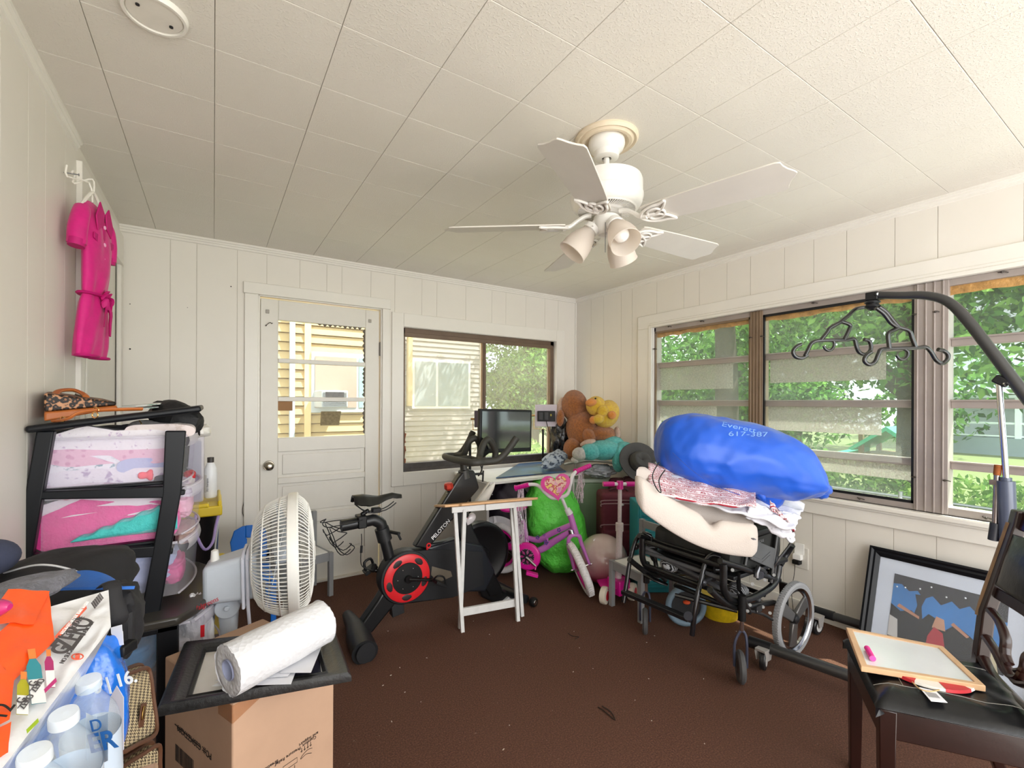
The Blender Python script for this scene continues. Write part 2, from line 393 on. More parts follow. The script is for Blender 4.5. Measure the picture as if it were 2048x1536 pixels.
# crack and loose wire beside the door casing
mb = MB()
pts = [oY(-.006, x, y) for x, y in ((491, 830), (489, 900), (492, 960), (488, 1005), (493, 1040), (487, 1075))]
mb.tube(pts, .0028, 6, sm=4); mb.tube([oY(-.012, x, y) for x, y in ((493, 985), (485, 1020), (490, 1045), (484, 1078))], .0022, 6, sm=4)
tag(put('loose_lead', mb, M('#2c2826', .5)), 'thin dark cord running down beside the back door casing', 'cord')
# ------------------------------------------------------------ sliding window in the back wall
t = MB(); x0, x1, z0, z1 = BW
t.span((x0-.098, -.016, z0-.106), (x0, .004, z1+.11)).span((x1, -.016, z0-.106), (x1+.1, .004, z1+.11)).span((x0, -.016, z1), (x1, .004, z1+.11)).span((x0, -.016, z0-.106), (x1, .004, z0))
t.span((x0-.01, -.004, z0), (x0+.003, .104, z1)).span((x1-.003, -.004, z0), (x1+.01, .104, z1)).span((x0, -.004, z1-.003), (x1, .104, z1+.01)).span((x0, -.004, z0-.01), (x1, .104, z0+.003))
struct('trim_7', t, TRIM, bev=.003, label='white flat casing round the back window')
BR = M('#6f5c4d', .5, metal=.25, var=.12, bump=.2, name='bronze_frame'); BRD = M('#55504f', .55, metal=.2, var=.2, vs=20, bump=.3)
w = MB(); w.span((x0, .03, z1-.055), (x1, .09, z1)).span((x0, .03, z0), (x0+.028, .09, z1)).span((x1-.045, .03, z0), (x1, .09, z1)).span((x0+.02, .02, z1-.075), (x1-.02, .045, z1-.04))
win1 = struct('window_1', w, BR, bev=.003, label='brown metal framed sliding window in the back wall')
put('sill_rail', MB().span((x0, .015, z0), (x1, .09, z0+.07)).span((x0, .005, z0), (x1, .03, z0+.03)), BRD, win1, bev=.004)
mx = oY(.05, 967, 800).x
put('meeting_stile', MB().span((mx-.018, .035, z0+.05), (mx+.018, .08, z1-.05)).span((mx-.006, .026, z0+.05), (mx+.004, .04, z1-.05)), BR, win1, bev=.003)
put('pull_ring', MB().torus((mx-.02, .03, 1.22), (1, 0, .2), .014, .003, 16, 6), M('#b49a6a', .4, metal=.8), win1)
def film_mat(name, a0, a1, col='#e8e8e0', sc=7):
    n = N(name); tr = n.n('ShaderNodeBsdfTransparent'); df = n.n('ShaderNodeBsdfTranslucent'); df.inputs[0].default_value = lin(col)
    gl = n.n('ShaderNodeBsdfGlossy'); gl.inputs['Roughness'].default_value = .25; m1 = n.n('ShaderNodeMixShader'); m2 = n.n('ShaderNodeMixShader')
    f = n.noise(sc, 5, .65); g = n.noise(sc*38, 3, .7)
    fac = n.math('MULTIPLY_ADD', n.math('MULTIPLY', f, n.math('ADD', g, .35)), (a1-a0)*1.8, a0); n.l(fac, m1.inputs[0])
    n.l(tr.outputs[0], m1.inputs[1]); n.l(df.outputs[0], m1.inputs[2]); m2.inputs[0].default_value = .025
    n.l(m1.outputs[0], m2.inputs[1]); n.l(gl.outputs[0], m2.inputs[2]); n.l(m2.outputs[0], n.out.inputs[0]); return n.m
put('pane', MB().span((x0+.03, .055, z0+.06), (mx-.015, .058, z1-.06)), film_mat('dusty_glass', .05, .20, '#eceadf', 3), win1, flat=True)
put('pane', MB().span((mx+.015, .065, z0+.06), (x1-.04, .068, z1-.06)), film_mat('dusty_glass_right', .04, .18, '#eceadf', 3), win1, flat=True)
mb = MB(); pts = [(x0+.03, .05, z0+.05+.28*i/8) for i in range(9)]
for i, q in enumerate(pts): mb.box((q[0]+.006*sin(i*2.1), q[1], q[2]), (.014, .01, .045), rotm(0, .3*sin(i*3), 0))
put('torn_weatherstrip', mb, M('#9b5a3c', .8, var=.3, vs=40), win1)
# ------------------------------------------------------------ long awning window in the right wall
y0, y1, z0, z1 = RW
t = MB(); t.span((-.016, y0-.1, z1), (.004, y1+.155, z1+.113)).span((-.016, y1, z0-.02), (.004, y1+.155, z1)).span((-.026, y0-.1, z1), (-.006, y1+.01, z1+.022)).span((-.021, y0-.1, z1+.022), (-.006, y1+.02, z1+.04))
t.span((-.022, y1, z0), (-.006, y1+.035, z1+.022)).span((-.004, y1-.001, z0), (.1, y1+.012, z1+.01)).span((-.004, y0, z1), (.1, y1, z1+.01))
struct('trim_8', t, TRIM, bev=.003, label='white layered casing round the long right window')
struct('trim_9', MB().span((-.045, y0-.1, z0-.026), (.1, y1+.175, z0)).span((-.018, y0-.1, z0-.115), (.002, y1+.155, z0-.026)).span((-.03, y0-.1, z0-.04), (-.016, y1+.16, z0-.024)), TRIM, bev=.006, seg=3, label='white sill and apron under the long right window')
AL = M('#a89e99', .45, metal=.3, var=.08, vs=5, bump=.08, name='aged_aluminium'); ALB = M('#8b7763', .45, metal=.4, var=.12, vs=5, name='bronzed_aluminium')
bays = [(-1.842, -1.012), (-2.742, -1.930), (-3.80, -2.880)]
win2 = thing('window_2', 'long grey metal awning window of stacked panes in the right wall', 'window', (0, -2.7, z0)); win2['kind'] = 'structure'
rim = MB()
rim.span((.012, y0, z1-.035), (.09, y1, z1)).span((.012, y0, z0), (.09, y1, z0+.04)).span((.012, y1-.02, z0), (.09, y1, z1))
put('window_frame', rim, AL, win2, bev=.003)
for a, b in ((-1.930, -1.842), (-2.880, -2.742), (-3.95, -3.80)):
    m = MB(); m.span((.004, a, z0+.003), (.09, b, z1-.002))
    for k in range(4):
        yy = a+(b-a)*(.12+.25*k); m.span((-.002, yy, z0+.003), (.02, yy+.007, z1-.002))
    put('mullion', m, AL if a < -2 else ALB, win2, bev=.002)
rails = [1.618, 1.300, .985]
LG = clear('louvre_glass', '#eff5ef', .06, .04)
for bi, (a, b) in enumerate(bays):
    for z in rails:
        m = MB(); m.span((.045, a, z-.030), (.085, b, z+.012)).span((.035, a, z+.004), (.05, b, z+.014))
        put('rail', m, AL, win2, bev=.003)
    zz = [z0+.04]+sorted(rails)+[z1-.035]
    for k in range(4):
        put('pane', MB().span((.075, a, zz[k]+.01), (.078, b, zz[k+1]-.02)), LG, win2, flat=True)
# insulating plastic film stretched over the two far bays, in thin dark screen frames held by clips
FILM = film_mat('plastic_film', .02, .16, '#e9e9e2', 2.5)
def speck(name, lo=.12, hi=.75):
    n = N(name); tr = n.n('ShaderNodeBsdfTransparent'); df = n.n('ShaderNodeBsdfTranslucent'); df.inputs[0].default_value = lin('#c9c2ba'); dd = n.n('ShaderNodeBsdfDiffuse'); dd.inputs[0].default_value = lin('#b8b0aa')
    a = n.n('ShaderNodeMixShader'); a.inputs[0].default_value = .5; n.l(df.outputs[0], a.inputs[1]); n.l(dd.outputs[0], a.inputs[2]); m = n.n('ShaderNodeMixShader')
    f = n.noise(90, 4, .8); g = n.noise(5, 3, .5); n.l(n.math('MULTIPLY_ADD', n.math('MULTIPLY', n.ramp(f, [(.4, (0, 0, 0, 1)), (.62, (1, 1, 1, 1))]), n.math('ADD', g, .3)), hi-lo, lo+.32), m.inputs[0])
    n.l(tr.outputs[0], m.inputs[1]); n.l(a.outputs[0], m.inputs[2]); n.l(m.outputs[0], n.out.inputs[0]); return n.m
SPK = speck('frosted_patch')
for a, b in bays[:2]:
    m = MB()
    for q in ((a, z1-.05, b, z1-.035), (a, z0+.035, b, z0+.05)): m.span((.010, q[0], q[1]), (.022, q[2], q[3]))
    m.span((.010, a, z0+.035), (.022, a+.012, z1-.035)).span((.010, b-.012, z0+.035), (.022, b, z1-.035)); put('screen_frame', m, MBLACK if a < -2 else ALB, win2)
    def crinkle(u, v, a=a, b=b):
        e = min(u, 1-u, v, 1-v)*9; w = .004*max(0, 1-e)
        return Vector((.020+w*noise.noise(Vector((u*30, v*30, a)))*2+.002*noise.noise(Vector((u*4, v*9, a))), a+(b-a)*u, z0+.045+(z1-z0-.09)*v))
    put('plastic_film', MB().surf(crinkle, 30, 44), FILM, win2)
for (a, b, lo, hi) in ((-1.68, -1.02, 1.40, 1.60), (-1.55, -1.02, 1.14, 1.285), (-1.84, -1.02, .80, .97), (-2.60, -1.95, 1.43, 1.60), (-2.58, -1.94, 1.11, 1.285), (-2.74, -1.95, .87, .97)):
    put('frosted_patch', MB().span((.066, a, lo), (.068, b, hi)), SPK, win2, flat=True)
# brown packing tape bunched at the head, clips
TP = M('#b98e55', .35, var=.35, vs=25, bump=.6, bs=40, bd=.01)
for a, b in bays:
    def tp(u, v, a=a, b=b): return Vector((.03+.008*noise.noise(Vector((u*22, v*5, a))), a+(b-a)*u, z1-.035-.045*v-.012*noise.noise(Vector((u*9, 2, a)))))
    put('packing_tape', MB().sheet(tp, 40, 4, .002), TP, win2)
m = MB()
for y, z in ((-1.16, z1-.01), (-1.46, z1-.01), (-2.25, z1-.01), (-3.07, z1-.01), (-1.014, 1.75), (-1.845, 1.75), (-1.925, 1.75), (-2.10, z0+.02), (-2.5, z0+.02), (-2.745, .90), (-2.87, .90), (-3.02, z0+.018), (-2.745, 1.77), (-2.83, 1.77)):
    m.tube([(.012, y-.018, z-.004), (-.004, y-.006, z+.002), (-.004, y+.006, z), (.010, y+.014, z+.003)], .0028, 6, sm=2).ell((-.003, y, z), .006, nu=8, nv=6)
put('clip', m, M('#4d4742', .4, metal=.7), win2)
struct('trim_10', MB().span((.10, y0, z0-.02), (.13, y1, z0+.02)), TRIM, label='outer sill of the long right window')
# ------------------------------------------------------------ doorway in the left wall
t = MB(); t.span((XL, -1.062, FZ), (XL+.018, -.975, 2.10)).span((XL, -1.062, 2.10), (XL+.02, -.02, 2.285)).span((XL, -.085, FZ), (XL+.018, -.012, 2.10)).span((XL+.018, -.985, FZ), (XL+.022, -.975, 2.10))
t.span((XL-.1, -.99, FZ), (XL, -.975, 2.10)).span((XL-.1, -.085, FZ), (XL, -.07, 2.10)).span((XL-.1, -.975, 2.10), (XL, -.085, 2.11)).span((XL+.018, -1.0, 2.10), (XL+.026, -.06, 2.118))
struct('trim_11', t, TRIM, bev=.003, label='white casing of the doorway in the left wall')
struct('door_2', MB().span((XL-.045, -.787, FZ+.01), (XL-.008, -.086, 2.099)).span((XL-.045, -.974, FZ+.01), (XL-.008, -.793, 2.099)), DRW, bev=.004, label='plain white door set back in the left wall')
struct('wall_hall', MB().span((XL-.14, -1.1, FZ), (XL-.1, .1, 2.2)), M('#2b2826', .9), flat=True, label='dark void behind the left doorway')
# blanking plate in the ceiling
pc = Vector((-3.283, -2.04, CZ))
pl = put('ceiling_plate', MB().lathe([(0, -.010), (.062, -.010), (.068, -.004), (.068, 0)], pc, n=40), M('#e3ded4', .5))
tag(pl, 'round blank cover plate screwed to the ceiling near the left wall', 'ceiling plate')
put('rim', MB().lathe([(.064, -.002), (.066, -.014), (.073, -.014), (.077, -.006), (.077, 0)], pc, n=40), TRIM, pl)
put('screw', MB().cyl(pc+Vector((.035, .022, -.013)), pc+Vector((.035, .022, -.009)), .005, 10).cyl(pc+Vector((-.035, -.022, -.013)), pc+Vector((-.035, -.022, -.009)), .005, 10), MBLACK, pl)
# wall outlet
p = oX(0, 1603, 1115)
ou = put('wall_outlet', MB().box((-.004, p.y, p.z), (.008, .085, .135)), M('#ddd9d0', .4), bev=.003); tag(ou, 'cream outlet plate low on the right wall with two chargers', 'outlet')
put('charger', MB().box((-.022, p.y+.012, p.z+.006), (.034, .048, .034)).span((-.012, p.y-.02, p.z+.02), (-.008, p.y+.038, p.z+.09)), M('#f2f1ee', .3), ou, bev=.006, label='white night light style charger')
put('charger', MB().box((-.026, p.y+.015, p.z-.028), (.04, .044, .026)), BLACK, ou, bev=.004, label='black plug')
put('cord', MB().tube([(-.04, p.y+.02, p.z-.04), (-.03, p.y+.03, p.z-.12), (-.03, p.y+.045, p.z-.22), (-.035, p.y+.03, p.z-.38), (-.05, p.y+.05, FZ+.006)], .002, 6, sm=5), BLACK, ou)
# ================================================================== OUTSIDE
rs = np.random.RandomState(5)
def leaf_mat(name, c1, c2, c3):
    n = N(name); g = n.n('ShaderNodeNewGeometry').outputs['Random Per Island']
    c = n.ramp(g, [(0, lin(c1)), (.5, lin(c2)), (1, lin(c3))]); n.l(c, n.b.inputs['Base Color']); n.b.inputs['Roughness'].default_value = .6
    tl = n.n('ShaderNodeBsdfTranslucent'); n.l(c, tl.inputs[0]); mx = n.n('ShaderNodeMixShader'); mx.inputs[0].default_value = .5
    n.l(n.b.outputs[0], mx.inputs[1]); n.l(tl.outputs[0], mx.inputs[2]); n.l(mx.outputs[0], n.out.inputs[0]); return n.m
L1 = leaf_mat('leaves_mid', '#2f5624', '#568b37', '#9ac462'); L2 = leaf_mat('leaves_dark', '#24471a', '#4a7c35', '#86b556'); L3 = leaf_mat('leaves_light', '#4d8030', '#8aba4c', '#cbe083')
BARK = M('#4a4038', .9, var=.3, vs=12, bump=.6, bs=12, bd=.03)
def foliage(name, blobs, count, size, mat, parent):
    V = []; w = np.array([b[1][0]*b[1][1]*b[1][2] for b in blobs])**.67; w = w/w.sum(); cnt = (w*count).astype(int)
    for (c, r), k in zip(blobs, cnt):
        d = rs.normal(size=(k, 3)); d /= np.linalg.norm(d, axis=1)[:, None]; rad = rs.uniform(.45, 1.05, size=(k, 1))**.6
        V.append(np.array(c)+d*rad*np.array(r)*(1+.12*np.sin(d[:, :1]*7)))
    P = np.concatenate(V); k = len(P); a = rs.normal(size=(k, 3)); a /= np.linalg.norm(a, axis=1)[:, None]
    b = np.cross(a, rs.normal(size=(k, 3))); b /= np.linalg.norm(b, axis=1)[:, None]; s = size*rs.uniform(.6, 1.3, size=(k, 1))
    q = np.stack([P-a*s, P-b*s*.45, P+a*s, P+b*s*.45], 1).reshape(-1, 3)
    base = root_loc(parent); me = D.meshes.new(name); me.from_pydata((q-np.array(base)).tolist(), [], [(4*i, 4*i+1, 4*i+2, 4*i+3) for i in range(k)]); me.update()
    o = D.objects.new(name, me); COL.objects.link(o); o.parent = parent; me.materials.append(mat); return o
def tree(loc, h, trunk_r, blobs, n, size, mat, label, branches=(), cat='tree', nm='tree', grp='trees and shrubs outside'):
    t = thing(nm, label, cat, loc, grp); l = Vector(loc)
    m = MB().tube([l, l+Vector((.1, .05, h*.4)), l+Vector((-.05, .1, h*.75)), l+Vector((0, 0, h))], [trunk_r*1.3, trunk_r, trunk_r*.7, trunk_r*.3], 10, sm=3)
    for b in branches: m.tube(b[0], b[1], 8, sm=3)
    put('trunk', m, BARK, t); foliage('foliage', [((l.x+c[0], l.y+c[1], l.z+c[2]), r) for c, r in blobs], n, size, mat, t); return t
GZ = -.75
gm = N('grass_ground'); gc = gm.co(); gm.l(gm.ramp(gm.noise(60, 4, .7, gc), [(.3, lin('#4b5830')), (.7, lin('#727a4a'))]), gm.b.inputs['Base Color']); gm.b.inputs['Roughness'].default_value = 1
tag(put('lawn', MB().span((-30, .4, GZ-.1), (40, 40, GZ)).span((.7, -40, GZ-.1), (40, .4, GZ)), gm.m, flat=True), 'sunny green lawn outside the windows', 'lawn', kind='structure')
tag(put('bounce_slab', MB().span((.12, -9, GZ), (3.2, 2.0, GZ+.06)), M('#b0aca4', .9, var=.05, vs=3), flat=True), 'pale slab added out of view below the right windows to bounce sunlight indoors', 'reflector', kind='structure')  # unseen slab added to throw sunlight up through the windows onto the ceiling
def rb(k, cx, cy, cz, sx, sy, sz, r): 
    q = random.Random(k); return [((cx+q.uniform(-sx, sx), cy+q.uniform(-sy, sy), cz+q.uniform(-sz, sz)), (r*q.uniform(.7, 1.2),)*2+(r*q.uniform(.5, .9),)) for _ in range(k % 100)]
# right hand side: big tree canopies filling the upper panes, shrubs below
tree((7.5, -.6, GZ), 6, .22, rb(16, 0, .4, 4.3, 2.0, 2.9, 1.2, 1.25), 16000, .085, L1, 'broad leafy tree outside the first bay of the right window', [([(7.5, -.6, 1.6), (6.6, -1.2, 2.9), (5.9, -1.9, 4.0)], [.2, .14, .06]), ([(7.5, -.6, 1.4), (7.9, .6, 2.6), (8.0, 1.8, 3.9)], [.2, .13, .05])])
tree((8.5, -3.6, GZ), 6.5, .3, rb(18, -.4, .2, 4.6, 2.2, 2.2, 1.2, 1.2), 18000, .085, L3, 'sunlit leafy tree outside the middle of the right window', [([(8.5, -3.6, 1.8), (7.5, -2.8, 3.0), (7.2, -2.2, 4.2)], [.2, .12, .05])])
tree((9.8, 4.2, GZ), 7, .3, rb(20, 0, .5, 3.6, 2.3, 2.5, 2.4, 1.4), 16000, .10, L2, 'dark dense tree at the left of the right window view')
tree((34.5, -2.2, GZ), 10, .32, rb(19, 0, 0, 9, 3.2, 7, 2.5, 2.6), 9000, .3, L2, 'tall dark tree behind the white house')
tree((20.0, 7.5, GZ), 8, .35, rb(22, 0, 1, 4.2, 3.0, 6.5, 2.9, 2.0), 14000, .18, L2, 'tall dark trees standing behind the green slide')
tree((5.4, -4.6, GZ), 5.2, .12, rb(12, 0, 1.1, 4.5, .8, 1.5, .9, .8), 9000, .075, L1, 'young tree with drooping leaves outside the near bay of the right window')
for i, (x, y, r, mt, lb) in enumerate(((4.6, -3.3, .70, L3, 'low bright shrub behind the fence under the near bay'), (4.8, -.9, .62, L1, 'low green shrub under the middle bay'), (4.7, -2.2, .66, L3, 'low yellow green shrub beside the near bay'), (4.7, 1.5, .66, L2, 'low dark shrub under the first bay'), (5.1, -4.6, .7, L1, 'rounded green shrub at the far right outside'))):
    tree((x, y, GZ), .9, .04, rb(8, 0, 0, .66, .35, .65, .30, r*.72), 4600, .05, mt, lb, cat='shrub', nm='shrub')
# white house with a long porch, seen through the near bay
WS = M('#e6e9ee', .7, name='white_siding')
H = thing('neighbour_house', 'white house with a long porch beyond the lawn', 'house', (26, -4.5, GZ))
m = MB().span((26, -15, GZ), (32, 3.6, 4.6))
for k in range(26): m.span((25.97, -15, GZ+.2*k), (26, 3.6, GZ+.2*k+.17))
put('wall', m, WS, H, flat=True)
put('porch_roof', MB().hexa([(23.2, -15, 1.55), (26, -15, 2.1), (26, 3.2, 2.1), (23.2, 3.2, 1.55), (23.2, -15, 1.75), (26, -15, 2.25), (26, 3.2, 2.25), (23.2, 3.2, 1.75)]), M('#b9bcc0', .8), H, flat=True)
put('porch_floor', MB().span((23.2, -15, GZ), (26, 3.2, -.05)), M('#8d98a0', .8), H, flat=True)
for k in range(9):
    put('porch_post', MB().span((23.25, -14.8+2.2*k, -.05), (23.4, -14.62+2.2*k, 1.6)), WS, H, flat=True)
put('porch_railing', MB().span((23.28, -15, .5), (23.36, 3.2, .58)).span((23.28, -15, 0), (23.36, 3.2, .06)), WS, H, flat=True)
for y in (-10.5, -6.6, -3.6, -.5):
    f = put('window', MB().span((25.9, y, 2.6), (25.98, y+.95, 4.0)), M('#f4f6f8', .5), H, flat=True); put('pane', MB().span((25.86, y+.1, 2.7), (25.92, y+.85, 3.9)), M('#5d7688', .1, name='dark_pane'), f, flat=True)
for y in (-12, -8, -4.6, -1.6): put('porch_window', MB().span((25.85, y, .3), (25.95, y+1.6, 1.4)), M('#6f7f86', .2), H, flat=True)
put('roof', MB().prism([(-.6, 4.6), (6.6, 4.6), (3, 7.2)], (26, -15.4, 0), (1, 0, 0), (0, 0, 1), (0, 19.6, 0)), M('#5d5f62', .9, var=.15), H, flat=True)
# play set with a green slide roof
P = thing('play_set', 'wooden play set with green canopy and slide on the lawn', 'play set', (15.0, 1.95, GZ)); px, py = 15.0, 1.95
for dx, dy in ((-.7, -.7), (.7, -.7), (-.7, .7), (.7, .7)): put('post', MB().span((px+dx-.06, py+dy-.06, GZ), (px+dx+.06, py+dy+.06, .45)), M('#7b5a3d', .8), P, flat=True)
put('canopy', MB().prism([(-1.0, 0), (0, .75), (1.0, 0), (.9, -.05), (0, .62), (-.9, -.05)], (px-.9, py, -.15), (0, 1, 0), (0, 0, 1), (1.8, 0, 0)), M('#3fae8c', .5), P)
put('platform', MB().span((px-.75, py-.75, -.35), (px+.75, py+.75, -.27)), M('#8a6644', .8), P, flat=True)
put('slide', MB().tube([(px, py+.8, -.2), (px, py+1.5, -.4), (px, py+2.4, -.65), (px, py+2.9, -.65)], .28, 8, sm=3, flat=.3), M('#3fae8c', .4), P)
# wire fence near the shrubs
F = thing('wire_fence', 'chain link fence running in front of the shrubs', 'fence', (3.6, -3, GZ)); m = MB()
for k in range(-70, 12):
    y = k*.09
    m.tube([(3.6, y, GZ), (3.6, y+.95, GZ+.95)], .0022, 4).tube([(3.6, y+.95, GZ), (3.6, y, GZ+.95)], .0022, 4)
put('mesh', m, STEEL, F); put('top_rail', MB().cyl((3.6, -6.4, GZ+.96), (3.6, 2, GZ+.96), .016, 8), STEEL, F)
for y in (-6.2, -3.9, -1.6, .7): put('post', MB().cyl((3.6, y, GZ), (3.6, y, GZ+1.02), .025, 10), STEEL, F)
# back side: yellow clapboard house close to the porch, seen through the door
YS = M('#c4a671', .7, var=.04, name='yellow_clapboard')
HY = thing('yellow_clapboard_house', 'yellow clapboard house wall seen through the back door', 'house', (-2.5, 2.3, GZ)); m = MB(); yy = 2.2; yx = oY(yy, 792, 700).x
def clap(m, a, b, y, z0, z1, e):
    z = z0
    while z < z1:
        m.hexa([(a, y-.018, z), (b, y-.018, z), (b, y+.1, z), (a, y+.1, z), (a, y+.004, z+e-.010), (b, y+.004, z+e-.010), (b, y+.1, z+e-.010), (a, y+.1, z+e-.010)]); z += e
clap(m, -7, yx, yy, GZ, 4.6, .105); m.span((-7, yy+.03, GZ), (yx, yy+.4, 4.6)); put('clapboard_wall', m, YS, HY, flat=True)
cx = oY(yy, 583, 700).x; put('downspout', MB().span((cx-.028, yy-.09, GZ), (cx+.028, yy-.03, 4.6)), M('#b9bcc1', .4), HY, bev=.01)
cx = oY(yy, 615, 700).x; put('corner_board', MB().span((cx-.035, yy-.03, GZ), (cx+.035, yy, 4.6)), M('#ecc98f', .7), HY, flat=True)
a = oY(yy-.03, 626, 712); b = oY(yy-.03, 712, 815)
f = put('window', MB().span((a.x-.02, yy-.05, b.z-.06), (b.x+.10, yy, a.z+.05)), M('#bebbb6', .6), HY, bev=.004)
put('board', MB().span((a.x+.02, yy-.06, b.z), (b.x-.0, yy-.045, a.z)), M('#b28f7d', .8, var=.07, vs=4), f, flat=True)
put('window_edge', MB().span((b.x+.03, yy-.058, b.z), (b.x+.08, yy-.045, a.z)), M('#8fb1a8', .7), f, flat=True)
q = oY(1.7, 670, 797); ac = put('air_conditioner', MB().span((q.x-.14, 1.7, q.z-.1), (q.x+.14, yy-.04, q.z+.09)), M('#b4b4b2', .6), HY, bev=.01, label='boxy grey air conditioner'); m = MB()
for k in range(9): m.span((q.x-.125, 1.692, q.z-.085+.018*k), (q.x+.125, 1.7, q.z-.077+.018*k))
put('grille', m, M('#77777a', .6), ac, flat=True)
# beige sided house farther off, seen through the left sash of the back window
BS = M('#857f77', .75, var=.04, name='beige_siding'); yb = 6.4
xa = oY(yb, 700, 800).x; xb = oY(yb, 966, 800).x
HB = thing('beige_sided_house', 'beige sided house with a sliding window seen through the back window', 'house', (-1.0, yb, GZ)); m = MB()
clap(m, xa-1.5, xb, yb, GZ, 5.4, .115); m.span((xa-1.5, yb+.03, GZ), (xb, yb+3, 5.4)); put('siding_wall', m, BS, HB, flat=True)
put('corner_board', MB().span((xb-.1, yb-.03, GZ), (xb, yb, 5.4)), M('#b5ab98', .7), HB, flat=True)
a = oY(yb-.03, 829, 722); b = oY(yb-.03, 935, 812)
f = put('window', MB().span((a.x-.06, yb-.06, b.z-.06), (b.x+.06, yb, a.z+.06)), M('#c9c6bc', .5), HB, flat=True)
mxx = oY(yb, 872, 760).x
put('pane', MB().span((a.x, yb-.07, b.z), (mxx-.03, yb-.05, a.z)), M('#7f8a8a', .25, var=.1, vs=3), f, flat=True)
put('pane', MB().span((mxx+.03, yb-.07, b.z), (b.x, yb-.05, a.z)), M('#75817f', .25, var=.12, vs=3), f, flat=True)
q = oY(yb-.2, 823, 760); put('downspout', MB().span((q.x-.06, yb-.16, oY(yb, 823, 812).z), (q.x+.04, yb-.05, oY(yb, 823, 676).z)), M('#b59f6c', .7), HB, flat=True)
# trees seen through the right sash of the back window
tree((4.4, 7.0, GZ), 4.5, .18, rb(18, 0, 0, 3.0, 1.2, .9, 1.7, .75)+[((-2.4, -2.0, 5.1), (1.1, .6, .4)), ((-1.2, -2.1, 5.6), (.8, .6, .4)), ((-3.4, -1.9, 5.9), (.8, .5, .4))], 24000, .065, L1, 'dense green tree filling the right sash of the back window')
tree((6.2, 9.6, GZ), 6.5, .25, rb(20, 0, 0, 4.2, 1.9, 1.2, 2.2, 1.2), 14000, .09, L2, 'taller dark tree behind the one at the back window')
tree((3.7, 5.7, GZ), 1.0, .05, rb(9, 0, 0, .7, .7, .4, .35, .5), 5000, .05, L3, 'low shrub at the foot of the back window trees', cat='shrub', nm='shrub')
# a tall tree in front of the beige house throws dappled shade on it
tree((5.2, 1.6, GZ), 7, .2, rb(9, .4, .2, 5.9, 1.3, 1.3, .6, .8), 3500, .11, L1, 'high thin branched tree right of the porch, mostly above the view')
# ================================================================== CEILING FAN
FC = Vector((-1.815, -2.285, 0)); fz = lambda z: FC + Vector((0, 0, z))
FW = M('#e9e6e0', .3, coat=.2, name='fan_white_enamel')
fan = thing('ceiling_fan', 'white five bladed ceiling fan with three frosted glass lamp shades', 'ceiling fan', fz(CZ))
put('ceiling_medallion', MB().lathe([(.124, 0), (.126, -.008), (.118, -.018), (.108, -.014), (.100, -.022), (.088, -.022), (.082, -.012), (.06, -.008), (0, -.008)], fz(CZ), n=56), M('#dfcfb6', .45, name='aged_cream_plastic'), fan, label='yellowed cream ring')
put('canopy', MB().lathe([(.056, -.006), (.071, -.008), (.073, -.030), (.066, -.048), (.052, -.060), (.048, -.082), (.040, -.086), (.020, -.086), (.018, -.078)], fz(CZ), n=44), FW, fan)
put('downrod', MB().cyl(fz(2.285), fz(2.20), .0115, 16), FW, fan)
FM = FC-Vector((0, 0, .035))
put('motor_housing', MB().lathe([(.012, 2.236), (.06, 2.236), (.118, 2.232), (.138, 2.222), (.143, 2.208), (.143, 2.160), (.146, 2.157), (.146, 2.146), (.143, 2.142), (.141, 2.128), (.132, 2.112), (.118, 2.103), (.110, 2.101)], FM, n=60), FW, fan)
put('vent_back', MB().lathe([(.125, 2.112), (.04, 2.106)], FM, n=40), M('#3a3734', .8, name='vent_dark'), fan)
m = MB()
for k in range(72):
    a = 2*pi*k/72; d = Vector((cos(a), sin(a), 0)); t = Vector((-sin(a+.5), cos(a+.5), 0)); d2 = Vector((cos(a+.08), sin(a+.08), 0))
    m.bar(FM+d2*.116+Vector((0, 0, 2.1015)), FM+d*.074+Vector((0, 0, 2.0985)), .0042, .004, (0, 0, 1))
m.lathe([(.120, 2.104), (.114, 2.099), (.110, 2.103)], FM, n=48).lathe([(.078, 2.100), (.070, 2.095), (.052, 2.092), (.048, 2.098)], FM, n=48)
put('vent_grille', m, FW, fan)
put('flywheel', MB().lathe([(.05, 2.096), (.06, 2.09), (.06, 2.075), (.03, 2.070), (.03, 2.05)], FM, n=32), M('#b9b5ae', .4, metal=.5), fan)
sw = put('switch_housing', MB().lathe([(.0, 2.062), (.045, 2.060), (.051, 2.052), (.052, 2.008), (.048, 2.002), (.044, 1.985), (.030, 1.968), (0, 1.962)], FC, n=36), FW, fan)
put('pull_chain', MB().tube([FC+Vector((-.038, -.034, 2.0)), FC+Vector((-.042, -.038, 1.97)), FC+Vector((-.042, -.038, 1.88))], .0014, 6), STEEL, sw)
mbs = MB()
for k in range(22): mbs.ell(FC+Vector((-.042, -.038, 1.97-.0042*k)), .0021, nu=6, nv=4)
put('chain_beads', mbs, STEEL, sw)
BLM = M('#d6d1c8', .5, var=.03, name='blade_grey_white'); BLE = M('#6a635b', .7)
outl = [(.0, -.050), (.02, -.056), (.20, -.066), (.40, -.073), (.452, -.074), (.466, -.068), (.470, -.050), (.480, -.030), (.494, -.012), (.500, 0), (.494, .012), (.480, .030), (.470, .050), (.466, .068), (.452, .074), (.40, .073), (.20, .066), (.02, .056), (0, .050)]
